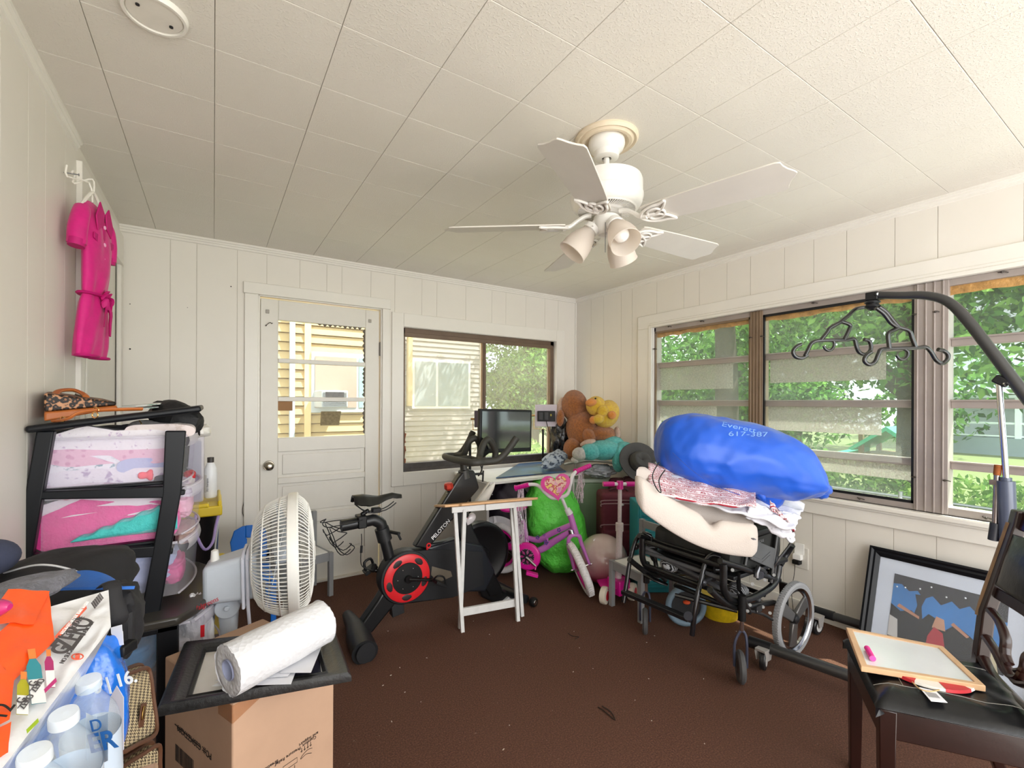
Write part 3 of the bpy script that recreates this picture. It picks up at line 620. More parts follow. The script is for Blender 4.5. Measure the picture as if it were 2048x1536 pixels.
for k in range(5):
    a = radians(-74+72*k); d = Vector((cos(a), sin(a), 0)); t = Vector((-sin(a), cos(a), 0)); pit = radians(13)
    tv = t*cos(pit) + Vector((0, 0, -sin(pit))); nv = d.cross(tv); o = fz(2.004) + d*.165
    b = MB().prism(outl, o, d, tv, nv*.0055); bl = put('blade', b, BLM, fan, bev=.001, seg=1)
    # cast bracket: arm from the flywheel and open leaf loops under the blade
    ir = MB(); z = Vector((0, 0, 1)); s0 = FC+d*.052+z*2.050
    ir.tube([s0, FC+d*.085+z*2.045, FC+d*.115+z*2.028, FC+d*.145+z*2.006, o+d*.01-nv*.004], [.010, .0095, .008, .009, .012], 8, sm=4)
    q = lambda u, v: o + d*u + tv*v - nv*.0055*(1 if nv.z > 0 else -1)
    ir.tube([q(-.012, 0), q(.004, -.030), (q(.040, -.047)), q(.075, -.050), q(.100, -.058), q(.085, -.030), q(.062, -.010), q(.03, .004)], .0052, 8, sm=5, closed=True)
    ir.tube([q(-.012, 0), q(.004, .030), (q(.040, .047)), q(.075, .050), q(.100, .058), q(.085, .030), q(.062, .010), q(.03, -.004)], .0052, 8, sm=5, closed=True)
    ir.tube([q(.02, -.022), q(.055, -.03), q(.078, 0), q(.055, .03), q(.02, .022)], .005, 8, sm=5, closed=True)
    put('blade_bracket', ir, FW, bl)
SHG = N('frosted_shade'); SHG.b.inputs['Base Color'].default_value = lin('#efe8e0'); SHG.b.inputs['Roughness'].default_value = .35
SHG.b.inputs['Subsurface Weight'].default_value = 0; _t = SHG.n('ShaderNodeBsdfTranslucent'); _t.inputs[0].default_value = lin('#f8f0e8'); _m = SHG.n('ShaderNodeMixShader'); _m.inputs[0].default_value = .5
SHG.l(SHG.b.outputs[0], _m.inputs[1]); SHG.l(_t.outputs[0], _m.inputs[2]); SHG.l(_m.outputs[0], SHG.out.inputs[0])
for a in (-103, 14, 150):
    a = radians(a); d = Vector((cos(a), sin(a), 0)); ax = (d*.62+Vector((0, 0, -.78))).normalized(); o = FC+d*.040+Vector((0, 0, 2.018))
    arm = put('lamp_socket', MB().cyl(o, o+ax*.03, .016, 16).lathe([(0, .022), (.030, .022), (.033, .03), (.033, .044), (.029, .046)], o, ax, 26).cyl(o+ax*.036+frame(ax) @ Vector((.03, 0, 0)), o+ax*.036+frame(ax) @ Vector((.042, 0, 0)), .003, 8), FW, fan)
    put('lamp_shade', MB().lathe([(.026, .040), (.030, .052), (.043, .075), (.053, .105), (.0575, .130), (.0575, .150), (.060, .160), (.0585, .162), (.055, .152), (.054, .130), (.050, .106), (.040, .076), (.026, .05)], o, ax, 40), SHG.m, arm)
    put('light_bulb', MB().lathe([(.012, .044), (.014, .06), (.028, .085), (.031, .105), (.026, .125), (.012, .136), (0, .138)], o, ax, 24), M('#f6f3ee', .2, coat=.3), arm)
# ================================================================== PINK PLAYSUIT ON A HANGER
PK = M('#d0067a', .65, var=.08, vs=30, bump=.25, bs=14, bd=.01, sheen=.2, name='hot_pink_cotton'); PKD = M('#c00570', .65, var=.06, vs=20, name='hot_pink_cotton_fold')
A0 = oX(-3.590, 141, 600); B0 = A0.copy()
for _k in range(400):
    B0 = oD(A0.dot(FWD)-CAM.dot(FWD)+_k*.001, 204, 600)
    if (Vector((B0.x, B0.y, 0))-Vector((A0.x, A0.y, 0))).length > .235: break
A0.z = 0; B0.z = 0
du = (B0-A0); W0 = du.length; du = du.normalized(); dn = Vector((du.y, -du.x, 0))   # dn faces the room
zt, zb = 1.955, 1.385; DZ = .075
dr = thing('romper', 'hot pink short sleeved button playsuit hanging from the left door casing', 'clothing', (A0+B0)/2+Vector((0, 0, zb)))
def dp(u, z, off=0): return A0 + du*(u*W0) + Vector((0, 0, (z-1.385)*1.06+1.385+DZ)) + dn*off
rows = [(1.955, .30, .62, .012), (1.935, .14, .80, .03), (1.905, .06, .90, .045), (1.86, .08, .92, .055), (1.80, .10, .90, .06), (1.70, .13, .86, .06), (1.64, .15, .84, .05), (1.615, .17, .82, .045), (1.58, .13, .88, .06), (1.50, .10, .93, .065), (1.43, .08, .95, .065), (1.385, .07, .93, .06)]
m = MB(); NU = 40; vs = []
for i, (z, a, b, th) in enumerate(smooth_path([Vector((r[0]*10, r[1], r[2])) for r in rows], 3) and [(p[0]/10, p[1], p[2], 0) for p in smooth_path([Vector((r[0]*10, r[1], r[2])) for r in rows], 3)]):
    th = np.interp(-z, [-r[0] for r in rows], [r[3] for r in rows])
    for k in range(NU):
        an = 2*pi*k/NU; c = (a+b)/2; h = (b-a)/2; w = th/2*(1+.35*noise.noise(Vector((an*2.2, z*5, 3)))+.18*sin(an*9+z*18)*min(1, (1.75-z)*3 if z < 1.75 else .15))
        vs.append(dp(c+h*cos(an)*(1+.02*noise.noise(Vector((z*14, an, 0)))), z, w*sin(an)+.02+.01*sin(z*8)))
n = len(vs)//NU
m.add(vs, [(j*NU+k, (j+1)*NU+k, (j+1)*NU+(k+1) % NU, j*NU+(k+1) % NU) for j in range(n-1) for k in range(NU)])
bod = put('bodice_and_shorts', m, PK, dr, ang=70)
for sg, u0 in ((-1, .13), (1, .84)):
    s = MB(); s.tube([dp(u0, 1.915, .02), dp(u0+sg*.08, 1.885, .024), dp(u0+sg*.15, 1.83, .022), dp(u0+sg*.16, 1.775, .02)], [.024, .028, .030, .029], 16, sm=4, flat=.8)
    put('sleeve', s, PK, dr); put('sleeve_cuff', MB().tube([dp(u0+sg*.155, 1.790, .021), dp(u0+sg*.165, 1.765, .019)], [.031, .031], 16, flat=.8), PKD, dr)
for pts in ([(.49, 1.925), (.34, 1.965), (.20, 1.90), (.26, 1.845), (.44, 1.875)], [(.51, 1.925), (.64, 1.96), (.78, 1.895), (.72, 1.845), (.56, 1.875)]):
    put('collar', MB().prism([(p[0]*W0, p[1]+DZ+.03) for p in pts], A0+dn*.052, du, Vector((0, 0, 1)), dn*.006), PKD, dr, bev=.003)
put('placket', MB().prism([(.46*W0, 2.0), (.54*W0, 2.0), (.535*W0, 1.72), (.465*W0, 1.72)], A0+dn*.051, du, Vector((0, 0, 1)), dn*.003), PKD, dr, bev=.001)
for z in (1.875, 1.81, 1.755, 1.695):
    put('button', MB().lathe([(0, .004), (.0045, .004), (.0075, .003), (.008, 0)], dp(.5, z, .054), dn, 14), M('#f3b3d6', .3), dr)
for u in (.30, .70):
    put('pocket_flap', MB().prism([(-.03, 0), (.03, 0), (.03, -.022), (0, -.036), (-.03, -.022)], dp(u, 1.835, .050), du, Vector((0, 0, 1)), dn*.005), PKD, dr, bev=.001)
put('belt', MB().tube([dp(.5+.36*cos(2*pi*k/20), 1.615, .022+.030*sin(2*pi*k/20)) for k in range(20)], .012, 8, closed=True, flat=.5), PKD, dr)
bw = MB()
for k in range(7): bw.tube([dp(.50, 1.615, .055), dp(.50+.1*cos(k*.9), 1.612+.02*sin(k*.9), .068), dp(.50+.15*cos(k*.9+.3), 1.590+.03*sin(k*.9), .06), dp(.5+.05*cos(k), 1.60, .056)], [.004, .010, .010, .004], 6, sm=3, flat=.4)
bw.tube([dp(.50, 1.61, .058), dp(.44, 1.57, .065), dp(.42, 1.50, .062)], .006, 6, sm=3, flat=.35).tube([dp(.52, 1.61, .058), dp(.60, 1.56, .066), dp(.63, 1.52, .062), dp(.62, 1.47, .062)], [.006, .016, .014, .010], 6, sm=3, flat=.35)
put('sash_bow', bw, PKD, dr)
put('leg_hem', MB().tube([dp(.28+.22*cos(2*pi*k/18), 1.388, .022+.030*sin(2*pi*k/18)) for k in range(18)], .005, 6, closed=True).tube([dp(.68+.18*cos(2*pi*k/18), 1.386, .022+.028*sin(2*pi*k/18)) for k in range(18)], .005, 6, closed=True), PKD, dr)
hk = Vector((-3.598, A0.lerp(B0, .3).y, 2.155))
hg = put('coat_hanger', MB().tube([dp(.12, 1.925, .02), dp(.3, 1.97, .02), dp(.49, 2.0, .02), dp(.7, 1.965, .02), dp(.88, 1.92, .02)], .006, 8, sm=3).tube([dp(.49, 2.0, .02), dp(.485, 2.05, .016), hk+Vector((.0, .012, -.03)), hk+Vector((.004, .01, .002)), hk+Vector((.002, -.006, .010)), hk+Vector((0, -.016, 0))], .0035, 8, sm=4).tube([dp(.45, 1.96, .02), dp(.42, 2.03, .012), hk+Vector((-.006, -.05, -.03)), hk+Vector((-.006, -.055, .01))], .0035, 8, sm=3), M('#ece8df', .4), loc=hk)
tag(hg, 'white plastic hanger hooked on the left door casing under the pink playsuit', 'hanger')
put('nail', MB().cyl(hk+Vector((-.03, 0, 0)), hk+Vector((.016, 0, 0.003)), .0022, 8).cyl(hk+Vector((.016, 0, .003)), hk+Vector((.018, 0, .003)), .005, 10), STEEL, hg)
# ================================================================== SPIN BIKE (lies in the plane y = BY)
BY = -.98
def B(px, py, off=0): 
    p = oY(BY, px, py); return Vector((p.x, BY+off, p.z))
CARB = M('#101215', .35, coat=.15, var=.1, name='charcoal_frame'); GRIP = M('#35342f', .6, name='bar_rubber'); DKG = M('#1f2023', .45, spec=.4, name='dark_grey_plastic'); REDP = M('#d8242c', .35, name='red_plastic')
bike = thing('exercise_bike', 'black indoor cycling bike with a red ringed flywheel cover and tilted screen', 'exercise bike', (-1.95, BY, FZ))
fr = MB()
def slab(pts, wy, m=fr): m.prism([(p.x, p.z) for p in pts], (0, BY-wy/2, 0), (1, 0, 0), (0, 0, 1), (0, wy, 0))
slab([B(*q) for q in ((826, 1092), (852, 1096), (955, 975), (945, 940), (925, 938), (912, 955))], .065)
slab([B(*q) for q in ((898, 1010), (925, 1000), (945, 1060), (975, 1120), (1005, 1185), (975, 1192), (940, 1130), (915, 1070))], .06)
slab([B(*q) for q in ((765, 1175), (790, 1200), (770, 1225), (740, 1262), (712, 1262), (722, 1240), (750, 1200))], .075)
slab([B(*q) for q in ((845, 1088), (900, 1078), (940, 1090), (935, 1112), (870, 1110))], .05)
slab([B(*q) for q in ((955, 1175), (985, 1170), (1040, 1192), (1035, 1203), (985, 1204), (960, 1192))], .05)
put('frame', fr, CARB, bike, bev=.012, seg=3)
hsg = MB(); c1 = B(808, 1150); R1 = .155
hsg.prism([(c1.x+R1*cos(t), c1.z+R1*sin(t)) for t in [pi*2*k/40 for k in range(8, 33)]]+[(c1.x+.0, c1.z-R1), (B(900, 1190).x, B(900, 1190).z), (B(962, 1165).x, B(962, 1165).z), (B(958, 1100).x, B(958, 1100).z), (B(880, 1095).x, B(880, 1095).z)], (0, BY-.045, 0), (1, 0, 0), (0, 0, 1), (0, .085, 0))
hs = put('belt_housing', hsg, DKG, bike, bev=.01)
put('housing_window', MB().prism([(B(858, 1128).x, B(858, 1128).z), (B(895, 1138).x, B(895, 1138).z), (B(898, 1148).x, B(898, 1148).z), (B(870, 1160).x, B(870, 1160).z), (B(856, 1145).x, B(856, 1145).z)], (0, BY-.048, 0), (1, 0, 0), (0, 0, 1), (0, .004, 0)), M('#6d6457', .4), hs)
put('cover_disc', MB().lathe([(0, .052), (.04, .050), (.10, .054), (.152, .050), (.158, .040), (.158, .0)], (c1.x, BY, c1.z), (0, -1, 0), 48), DKG, hs)
rg = MB().lathe([(.138, .0525), (.140, .059), (.134, .063), (.086, .062), (.082, .055)], (c1.x, BY, c1.z), (0, -1, 0), 56); put('red_ring', rg, REDP, hs, label='bright red ring')
sl = MB()
for k in range(5):
    sl = MB(); a = 2*pi*k/5+.9; sl.tube([Vector((c1.x+.112*cos(a+e), BY-.0635, c1.z+.112*sin(a+e))) for e in (-.26, -.13, 0, .13, .26)], [.006, .016, .019, .015, .006], 10, sm=3, flat=1, hint=(0, 1, 0))
    sl.v = [Vector((p.x, BY-.0625+(p.y-(BY-.0635))*.12, p.z)) for p in sl.v]; put('ring_cutout', sl, M('#241a1c', .5), hs)
put('hub_disc', MB().lathe([(0, .0685), (.090, .066), (.092, .06)], (c1.x, BY, c1.z), (0, -1, 0), 40), BLACK, hs)
rv = MB()
for k in range(6):
    a = 2*pi*k/6; rv.ell((c1.x+.062*cos(a), BY-.068, c1.z+.062*sin(a)), .0035, nu=8, nv=6)
put('rivet', rv, CHROME, hs)
fw = B(962, 1110); put('flywheel', MB().lathe([(0, .045), (.05, .045), (.06, .03), (.17, .03), (.185, .038), (.2, .038), (.215, .030), (.215, -.030), (.2, -.038), (.06, -.03), (.05, -.045), (0, -.045)], (fw.x, BY+.03, fw.z), (0, -1, 0), 56), M('#101114', .3, metal=.2), bike)
put('flywheel_shroud', MB().prism([(B(845, 1094).x, B(845, 1094).z), (B(905, 1076).x, B(905, 1076).z), (B(960, 1088).x, B(960, 1088).z), (B(985, 1140).x, B(985, 1140).z), (B(965, 1180).x, B(965, 1180).z), (B(915, 1180).x, B(915, 1180).z), (B(905, 1120).x, B(905, 1120).z)], (0, BY-.04, 0), (1, 0, 0), (0, 0, 1), (0, .08, 0)), M('#1d2128', .35), bike, bev=.012)
# cranks and pedals
ck = Vector((c1.x, BY-.075, c1.z)); pe = oY(BY-.085, 870, 1160)
put('crank', MB().tube([ck, ck+(pe-ck)*.3, pe], [.018, .014, .012], 12, flat=.7).cyl(ck+Vector((0, .02, 0)), ck-Vector((0, .012, 0)), .022, 20), BLACKG, bike)
pd = MB().cyl(pe, pe-Vector((0, .05, 0)), .008, 10).box(pe+Vector((0.005, -.06, 0)), (.075, .065, .018), rotm(0, .5, 0)).tube([pe+Vector((-.03, -.04, .02)), pe+Vector((-.01, -.06, .045)), pe+Vector((.03, -.06, .03)), pe+Vector((.04, -.06, -.01))], .006, 6, sm=3)
put('pedal', pd, BLACK, bike, bev=.003)
pe2 = oY(BY+.1, 742, 1140)
put('crank', MB().cyl(Vector((c1.x, BY+.05, c1.z)), pe2, .012, 12), BLACKG, bike)
put('pedal', MB().box(pe2+Vector((0, .02, 0)), (.08, .07, .02), rotm(0, -.5, 0)).tube([pe2+Vector((-.03, 0, 0)), pe2+Vector((-.04, .0, .05)), pe2+Vector((.0, .01, .065)), pe2+Vector((.02, .02, .02))], .009, 6, sm=3).cyl(pe2+Vector((.0, -.03, 0)), pe2+Vector((.02, 0, .03)), .015, 10), BLACK, bike, bev=.003)
# stabilisers and feet
ra = oZ(FZ+.05, 720, 1306); rb_ = oZ(FZ+.03, 688, 1240); ra2 = Vector((ra.x+.02, ra.y, FZ+.055)); rb2 = Vector((rb_.x+.02, rb_.y, FZ+.055))
put('rear_stabilizer', MB().tube([ra2-Vector((0, .02, 0)), (ra2*.7+rb2*.3)+Vector((0, 0, .01)), (ra2+rb2)/2+Vector((0, 0, .02)), rb2], [.066, .064, .048, .030], 20, sm=3, flat=.95), M('#16181b', .4), bike)
put('stabilizer_cap', MB().cyl(ra2-Vector((-.002, .022, 0)), ra2-Vector((-.003, .030, 0)), .05, 24), DKG, bike)
fa = oZ(FZ+.03, 1062, 1205)
put('front_stabilizer', MB().tube([fa+Vector((-.02, .03, .015)), Vector((-1.44, BY, FZ+.035)), Vector((-1.46, BY+.28, FZ+.035))], [.028, .034, .028], 16, sm=3), M('#16181b', .4), bike)
put('transport_wheel', MB().lathe([(0, .02), (.024, .02), (.030, .012), (.030, -.012), (.024, -.02), (0, -.02)], fa+Vector((.018, 0, .0)), (.3, -1, 0), 24), BLACK, bike)
put('wheel_cap', MB().lathe([(0, .024), (.016, .022), (.018, .019)], fa+Vector((.018, 0, .0)), (.3, -1, 0), 20), CHROME, bike)
put('levelling_foot', MB().prism([(B(778, 1195).x, B(778, 1195).z), (B(803, 1195).x, B(803, 1195).z), (B(806, 1222).x, B(806, 1222).z), (B(782, 1232).x, B(782, 1232).z)], (0, BY-.03, 0), (1, 0, 0), (0, 0, 1), (0, .06, 0)), M('#1b1d20', .5), bike, bev=.004)
put('toe_guard', MB().prism([(B(1000, 1199).x, B(1000, 1199).z), (B(1015, 1186).x, B(1015, 1186).z), (B(1045, 1196).x, B(1045, 1196).z), (B(1040, 1206).x, B(1040, 1206).z)], (0, BY-.045, 0), (1, 0, 0), (0, 0, 1), (0, .090, 0)), M('#c9ccd0', .4), bike, bev=.003, label='pale grey guard plate')
# seat post, slider, saddle
put('seat_post', MB().tube([B(790, 1165), B(775, 1100), B(766, 1068)], [.036, .034, .033], 20, flat=.9), M('#191b1d', .38), bike)
put('post_clamp', MB().tube([B(770, 1080), B(763, 1056)], [.042, .040], 20).cyl(B(778, 1062, -.02), B(788, 1060, -.09), .010, 12).cyl(B(786, 1060, -.085), B(792, 1072, -.085), .007, 8), M('#1d1f21', .5), bike)
sl = MB().tube([B(764, 1062), B(762, 1048), B(748, 1040), B(735, 1042), B(682, 1052)], [.030, .033, .033, .032, .032], 20, sm=3); put('seat_slider', sl, M('#1b1d1f', .4), bike)
put('rail_clamp', MB().box(B(722, 1042), (.05, .08, .07)).cyl(B(722, 1030), B(738, 1020), .012, 12).box(B(752, 1020), (.05, .04, .03)), BLACK, bike, bev=.006)
def saddle(u, v):
    # u along the length (rear to nose), v across
    x0 = B(705, 998).x; x1 = B(803, 1000).x; L = x1-x0; half = np.interp(u, [0, .08, .25, .45, .65, .9, 1], [.045, .072, .077, .050, .028, .022, .008]); a = (v-.5)*2
    z = B(750, 990).z + np.interp(u, [0, .2, .5, .8, 1], [.012, .012, -.006, .004, -.012]) - (abs(a)**2.2)*np.interp(u, [0, .3, .7, 1], [.045, .05, .028, .022])
    return Vector((x0+L*u, BY+a*half, z))
sd = put('saddle', MB().sheet(saddle, 30, 16, .012), M('#1a1b1a', .35, bump=.1, name='saddle_vinyl'), bike)
put('saddle_rail', MB().tube([B(790, 1004, -.02), B(770, 1018, -.022), B(735, 1024, -.022), B(712, 1010, -.03)], .0035, 8, sm=3).tube([B(790, 1004, .02), B(770, 1018, .022), B(735, 1024, .022), B(712, 1010, .03)], .0035, 8, sm=3), MBLACK, sd)
rk = MB()
for s in (-1, 1):
    rk.tube([B(735, 1033, .03*s), B(700, 1042, .05*s), B(668, 1047, .06*s), B(650, 1050, .055*s), B(643, 1046, .03*s), B(652, 1038, 0)], .0028, 6, sm=3)
    rk.tube([B(690, 1062, .04*s), B(672, 1058, .055*s), B(655, 1050, .06*s), B(662, 1068, .06*s), B(672, 1092, .06*s), B(690, 1105, .045*s), B(706, 1092, .035*s), B(700, 1088, .01*s)], .0028, 6, sm=3)
    rk.tube([B(688, 1060, .07*s), B(660, 1078, .08*s), B(652, 1066, .085*s), B(668, 1095, .09*s), B(680, 1102, .08*s), B(694, 1090, .08*s)], .0028, 6, sm=2)
put('weight_cradle', rk, MBLACK, bike)
put('cable', MB().tube([B(720, 1065, -.03), B(720, 1085, -.035), B(718, 1112, -.035), B(722, 1130, -.03), B(744, 1140, -.01)], .0025, 6, sm=3).cyl(B(720, 1088, -.035), B(719, 1102, -.035), .007, 10), MBLACK, bike)
# stem, resistance knob, handlebar
put('handlebar_post', MB().tube([B(930, 965), B(928, 940), B(924, 918)], [.030, .028, .026], 16, flat=.8).tube([B(930, 956), B(927, 940)], [.038, .036], 20), M('#3a3935', .45), bike)
put('clamp_lever', MB().cyl(B(946, 948, -.01), B(962, 946, -.03), .008, 10).cyl(B(962, 940, -.03), B(961, 962, -.03), .006, 10), BLACK, bike)
kb = MB().cyl(B(897, 990, -.01), B(895, 970, -.015), .011, 14).cyl(B(900, 1005), B(896, 985, -.01), .018, 14); put('resistance_post', kb, CARB, bike)
put('resistance_knob', MB().lathe([(0, -.004), (.022, -.002), (.030, .01), (.030, .032), (.023, .041), (0, .043)], B(896, 978, -.014), (-.12, -.05, 1), 8), M('#c84438', .3, metal=.6), bike, ang=20, label='red metal knob')
hb = MB(); H_ = lambda px, py, off: oY(BY+off, px, py)
hb.tube([H_(993, 950, -.01), H_(990, 930, -.19)+Vector((-.05, 0, 0)), H_(892, 915, -.16), H_(897, 903, .06), H_(950, 905, .17), H_(990, 912, .20)], .0165, 12, sm=6)
hbm = MB()
# hoop in plan: left end curve, front bars
zc = B(950, 916).z
P = lambda x, y, z=0: Vector((x, BY+y, zc+z))
X0 = B(895, 905).x
hbm.tube([P(X0+.09, .20, .0), P(X0+.07, .19, .0), P(X0+.05, .10, 0), P(X0+.05, -.10, 0), P(X0+.07, -.19, 0), P(X0+.11, -.21, 0), P(X0+.16, -.20, 0), P(X0+.24, -.215, .008), P(X0+.30, -.235, .065), P(X0+.355, -.255, .145)], .0215, 12, sm=5)
hbm.tube([P(X0+.07, .19, 0), P(X0+.11, .205, 0), P(X0+.16, .20, 0), P(X0+.20, .20, .02), P(X0+.25, .21, .075), P(X0+.30, .22, .155)], .0215, 12, sm=5)
hbm.tube([P(X0+.15, -.20, 0), P(X0+.17, -.11, .015), P(X0+.22, -.075, .10), P(X0+.27, -.06, .12), P(X0+.32, -.05, .05), P(X0+.32, -.05, .0)], .0215, 12, sm=5)
hbm.tube([P(X0+.15, .20, 0), P(X0+.17, .11, .015), P(X0+.19, .075, .10), P(X0+.24, .06, .12), P(X0+.27, .05, .05), P(X0+.27, .05, .0)], .0215, 12, sm=5)
hbm.tube([P(X0+.05, .0, 0), P(X0+.10, 0, -.01), P(X0+.16, 0, 0)], [.020, .026, .022], 12, sm=4).tube([P(X0+.15, -.19, 0), P(X0+.17, 0, 0), P(X0+.15, .19, 0)], .015, 10, sm=4)
put('handlebar', hbm, GRIP, bike)
# screen on its arm
s0 = oD(3.02, 957, 812); s1 = oD(3.02, 945, 905); s2 = oD(3.30, 1061, 815)
tl, tr, bl_, br_ = oD(3.05, 958, 813), oD(3.33, 1062, 816), oD(3.04, 955, 903), oD(3.32, 1060, 914)
ux = (tr-tl); wv = ux.length; ux = ux.normalized(); uz = (tl-bl_); hv = uz.length; uz = (uz-ux*uz.dot(ux)).normalized(); un = ux.cross(uz); cc = (tl+tr+bl_+br_)/4
mm = Matrix((ux, uz, un)).transposed()
sc = put('screen', MB().box(cc, (wv, hv, .03), mm), BLACK, bike, bev=.006)
put('display_glass', MB().box(cc+un*.0155+uz*.006, (wv-.035, hv-.045, .003), mm), M('#23262a', .06, spec=.9, coat=.6, name='dark_display'), sc)
put('screen_arm', MB().cyl(cc-un*.02-uz*.05, P(X0+.23, 0, .0), .018, 12), BLACK, bike)
tv = (B(905, 1046)-B(858, 1098)).normalized(); tn = Vector((-tv.z, 0, tv.x)); 
text('logo_letters', 'PELOTON', B(862, 1078, -.0345), tv, tn, .034, M('#eef0f2', .5), bike, bold=.012)
lg = MB(); o = B(853, 1088, -.0345)
lg.torus(o, (0, 1, 0), .012, .0042, 20, 6).tube([o+Vector((-.012, 0, .0)), o+Vector((-.012, 0, -.028)), o+Vector((.004, 0, -.01))], .0042, 6)
put('logo_mark', lg, REDP, bike, label='red emblem')
cb = MB().tube([P(X0+.22, .0, -.02), P(X0+.25, 0, -.08), P(X0+.22, 0, -.12)], .004, 6, sm=3).tube([P(X0+.27, .01, -.02), P(X0+.24, 0, -.1), P(X0+.22, 0, -.12)], .004, 6, sm=3); put('data_cable', cb, BLACK, bike)
# white shoe-like bottle pouch and heart balloon beside the stem
o = oD(3.12, 972, 990)
sh = thing('cycling_shoe', 'white cycling shoe hooked on the bike stem by its cleat', 'shoe', o)
def shoe(u, v):
    a = 2*pi*v; L = .2; w = np.interp(u, [0, .15, .5, .8, 1], [.01, .030, .030, .036, .008]); h = np.interp(u, [0, .15, .5, .8, 1], [.01, .04, .033, .022, .006])
    d = (RGT*.55+Vector((0, 0, .75))+FWD*.2).normalized(); s = d.cross(FWD).normalized(); 
    return o + d*(L*(u-.5)) + s*(h*cos(a)) + d.cross(s)*(w*sin(a))
put('upper', MB().surf(shoe, 16, 14, cv=True), M('#e9e7e1', .4, bump=.2, bs=20), sh)
d_ = (RGT*.55+Vector((0, 0, .75))+FWD*.2).normalized(); s_ = d_.cross(FWD).normalized()
put('sole', MB().box(o+s_*.032, (.05, .012, .17), frame(d_, s_)), M('#c9c4ba', .5), sh, bev=.004)
put('strap_rivets', MB().ell(o-s_*.03-FWD*.02+d_*.03, .005).ell(o-s_*.03-FWD*.02-d_*.02, .005), STEEL, sh)
o = oD(2.98, 936, 1038)
def heart(q): return 1
hl = MB(); pts = []
for k in range(40):
    t = 2*pi*k/40; pts.append((16*sin(t)**3/16*.052, (13*cos(t)-5*cos(2*t)-2*cos(3*t)-cos(4*t))/16*.055))
def hf(u, v):
    k = u*40; i = int(k) % 40; p = pts[i]; s = sin(pi*v); return o + RGT*(p[0]*s*1.0-.0) + UPV*(p[1]*s) - FWD*(cos(pi*v)*.035)
tag(put('heart_balloon', MB().surf(lambda u, v: hf(u, v), 40, 12, cu=True), M('#e6dfe0', .15, coat=.5)), 'small white heart shaped balloon with a red centre beside the bike frame', 'balloon')
tag_b = D.objects['heart_balloon']
put('red_patch', MB().ell(o-FWD*.012+UPV*.004-RGT*.008, (.022, .022, .022), nu=16, nv=10), M('#d6323c', .3), tag_b)
# ================================================================== TRAY TABLE
TW = M('#dcdcdb', .5, var=.06, vs=20, bump=.2, bs=25, name='worn_white_paint'); TT = M('#d8ab7d', .45, var=.1, vs=9, bump=.1, name='pale_birch')
g1 = oZ(FZ, 925, 1264); g2 = oZ(FZ, 1036, 1242); g3 = oZ(FZ, 1048, 1241)
dv = (g2-g1).normalized(); nv = Vector((-dv.y, dv.x, 0))     # away from the viewer
tt = thing('tray_table', 'small folding tray table with pale wood top and white legs', 'folding table', (g1+g2)/2)
ztop = oD(2.72, 985, 1008).z
hh = ztop-FZ; LW = (g2-g1).length
for s, o0 in ((0, g1), (1, g2)):
    base = o0+nv*.0; top = o0 + Vector((0, 0, hh-.03)) - dv*(.035 if s == 0 else -.01)*0 + nv*.16
    put('leg', MB().bar(base, Vector((base.x, base.y, 0))-dv*(.03 if s == 0 else .02)+nv*.06+Vector((0, 0, ztop-.05)), .022, .022, dv), TW, tt, bev=.002)
    in_ = o0 + dv*(.0 if s == 0 else .05) + nv*.05; tp = o0 + dv*(.018 if s == 0 else -.015) + nv*.03
    put('leg', MB().bar(Vector((in_.x, in_.y, FZ)), Vector((tp.x, tp.y, ztop-.03)), .022, .022, dv), TW, tt, bev=.002)
put('lower_rail', MB().bar(g1+nv*.035+Vector((0, 0, .10)), g2+nv*.035+Vector((0, 0, .10)), .02, .045, (0, 0, 1)), TW, tt, bev=.002)
tl_, tr_ = oZ(ztop, 889, 1012), oZ(ztop, 1078, 998)
c0 = g1+nv*.10; c1_ = g2+nv*.10; ct = (c0+c1_)/2; ct.z = ztop; hx = (tr_-tl_).length/2
ct = (tl_+tr_)/2 + nv*.12
m = MB(); poly = [(-hx, -.14), (hx, -.14), (hx, .15), (-hx, .15)]
m.prism([(-hx, -.115), (-hx*.72, -.115), (-hx*.68, -.135), (hx*.95, -.135), (hx, -.12), (hx, .15), (-hx, .15)], (ct.x, ct.y, ztop-.030), dv, nv-Vector((0, 0, .20)), (0, 0, .014))
put('table_top', m, TT, tt, bev=.003)
cu_ = Vector((ct.x, ct.y, ztop-.048)); Z3_ = Vector((0, 0, .02)); put('cross_rail', MB().bar(cu_-dv*(hx*.85)-nv*.10+Z3_, cu_+dv*(hx*.88)-nv*.10+Z3_, .018, .034, (0, 0, 1)).bar(cu_-dv*(hx*.85)+nv*.12-Z3_, cu_+dv*(hx*.88)+nv*.12-Z3_, .018, .034, (0, 0, 1)).bar(cu_-dv*.05-nv*.118+Z3_*1.1, cu_+dv*.14-nv*.118+Z3_*1.1, .014, .036, (0, 0, 1)), TW, tt, bev=.002)
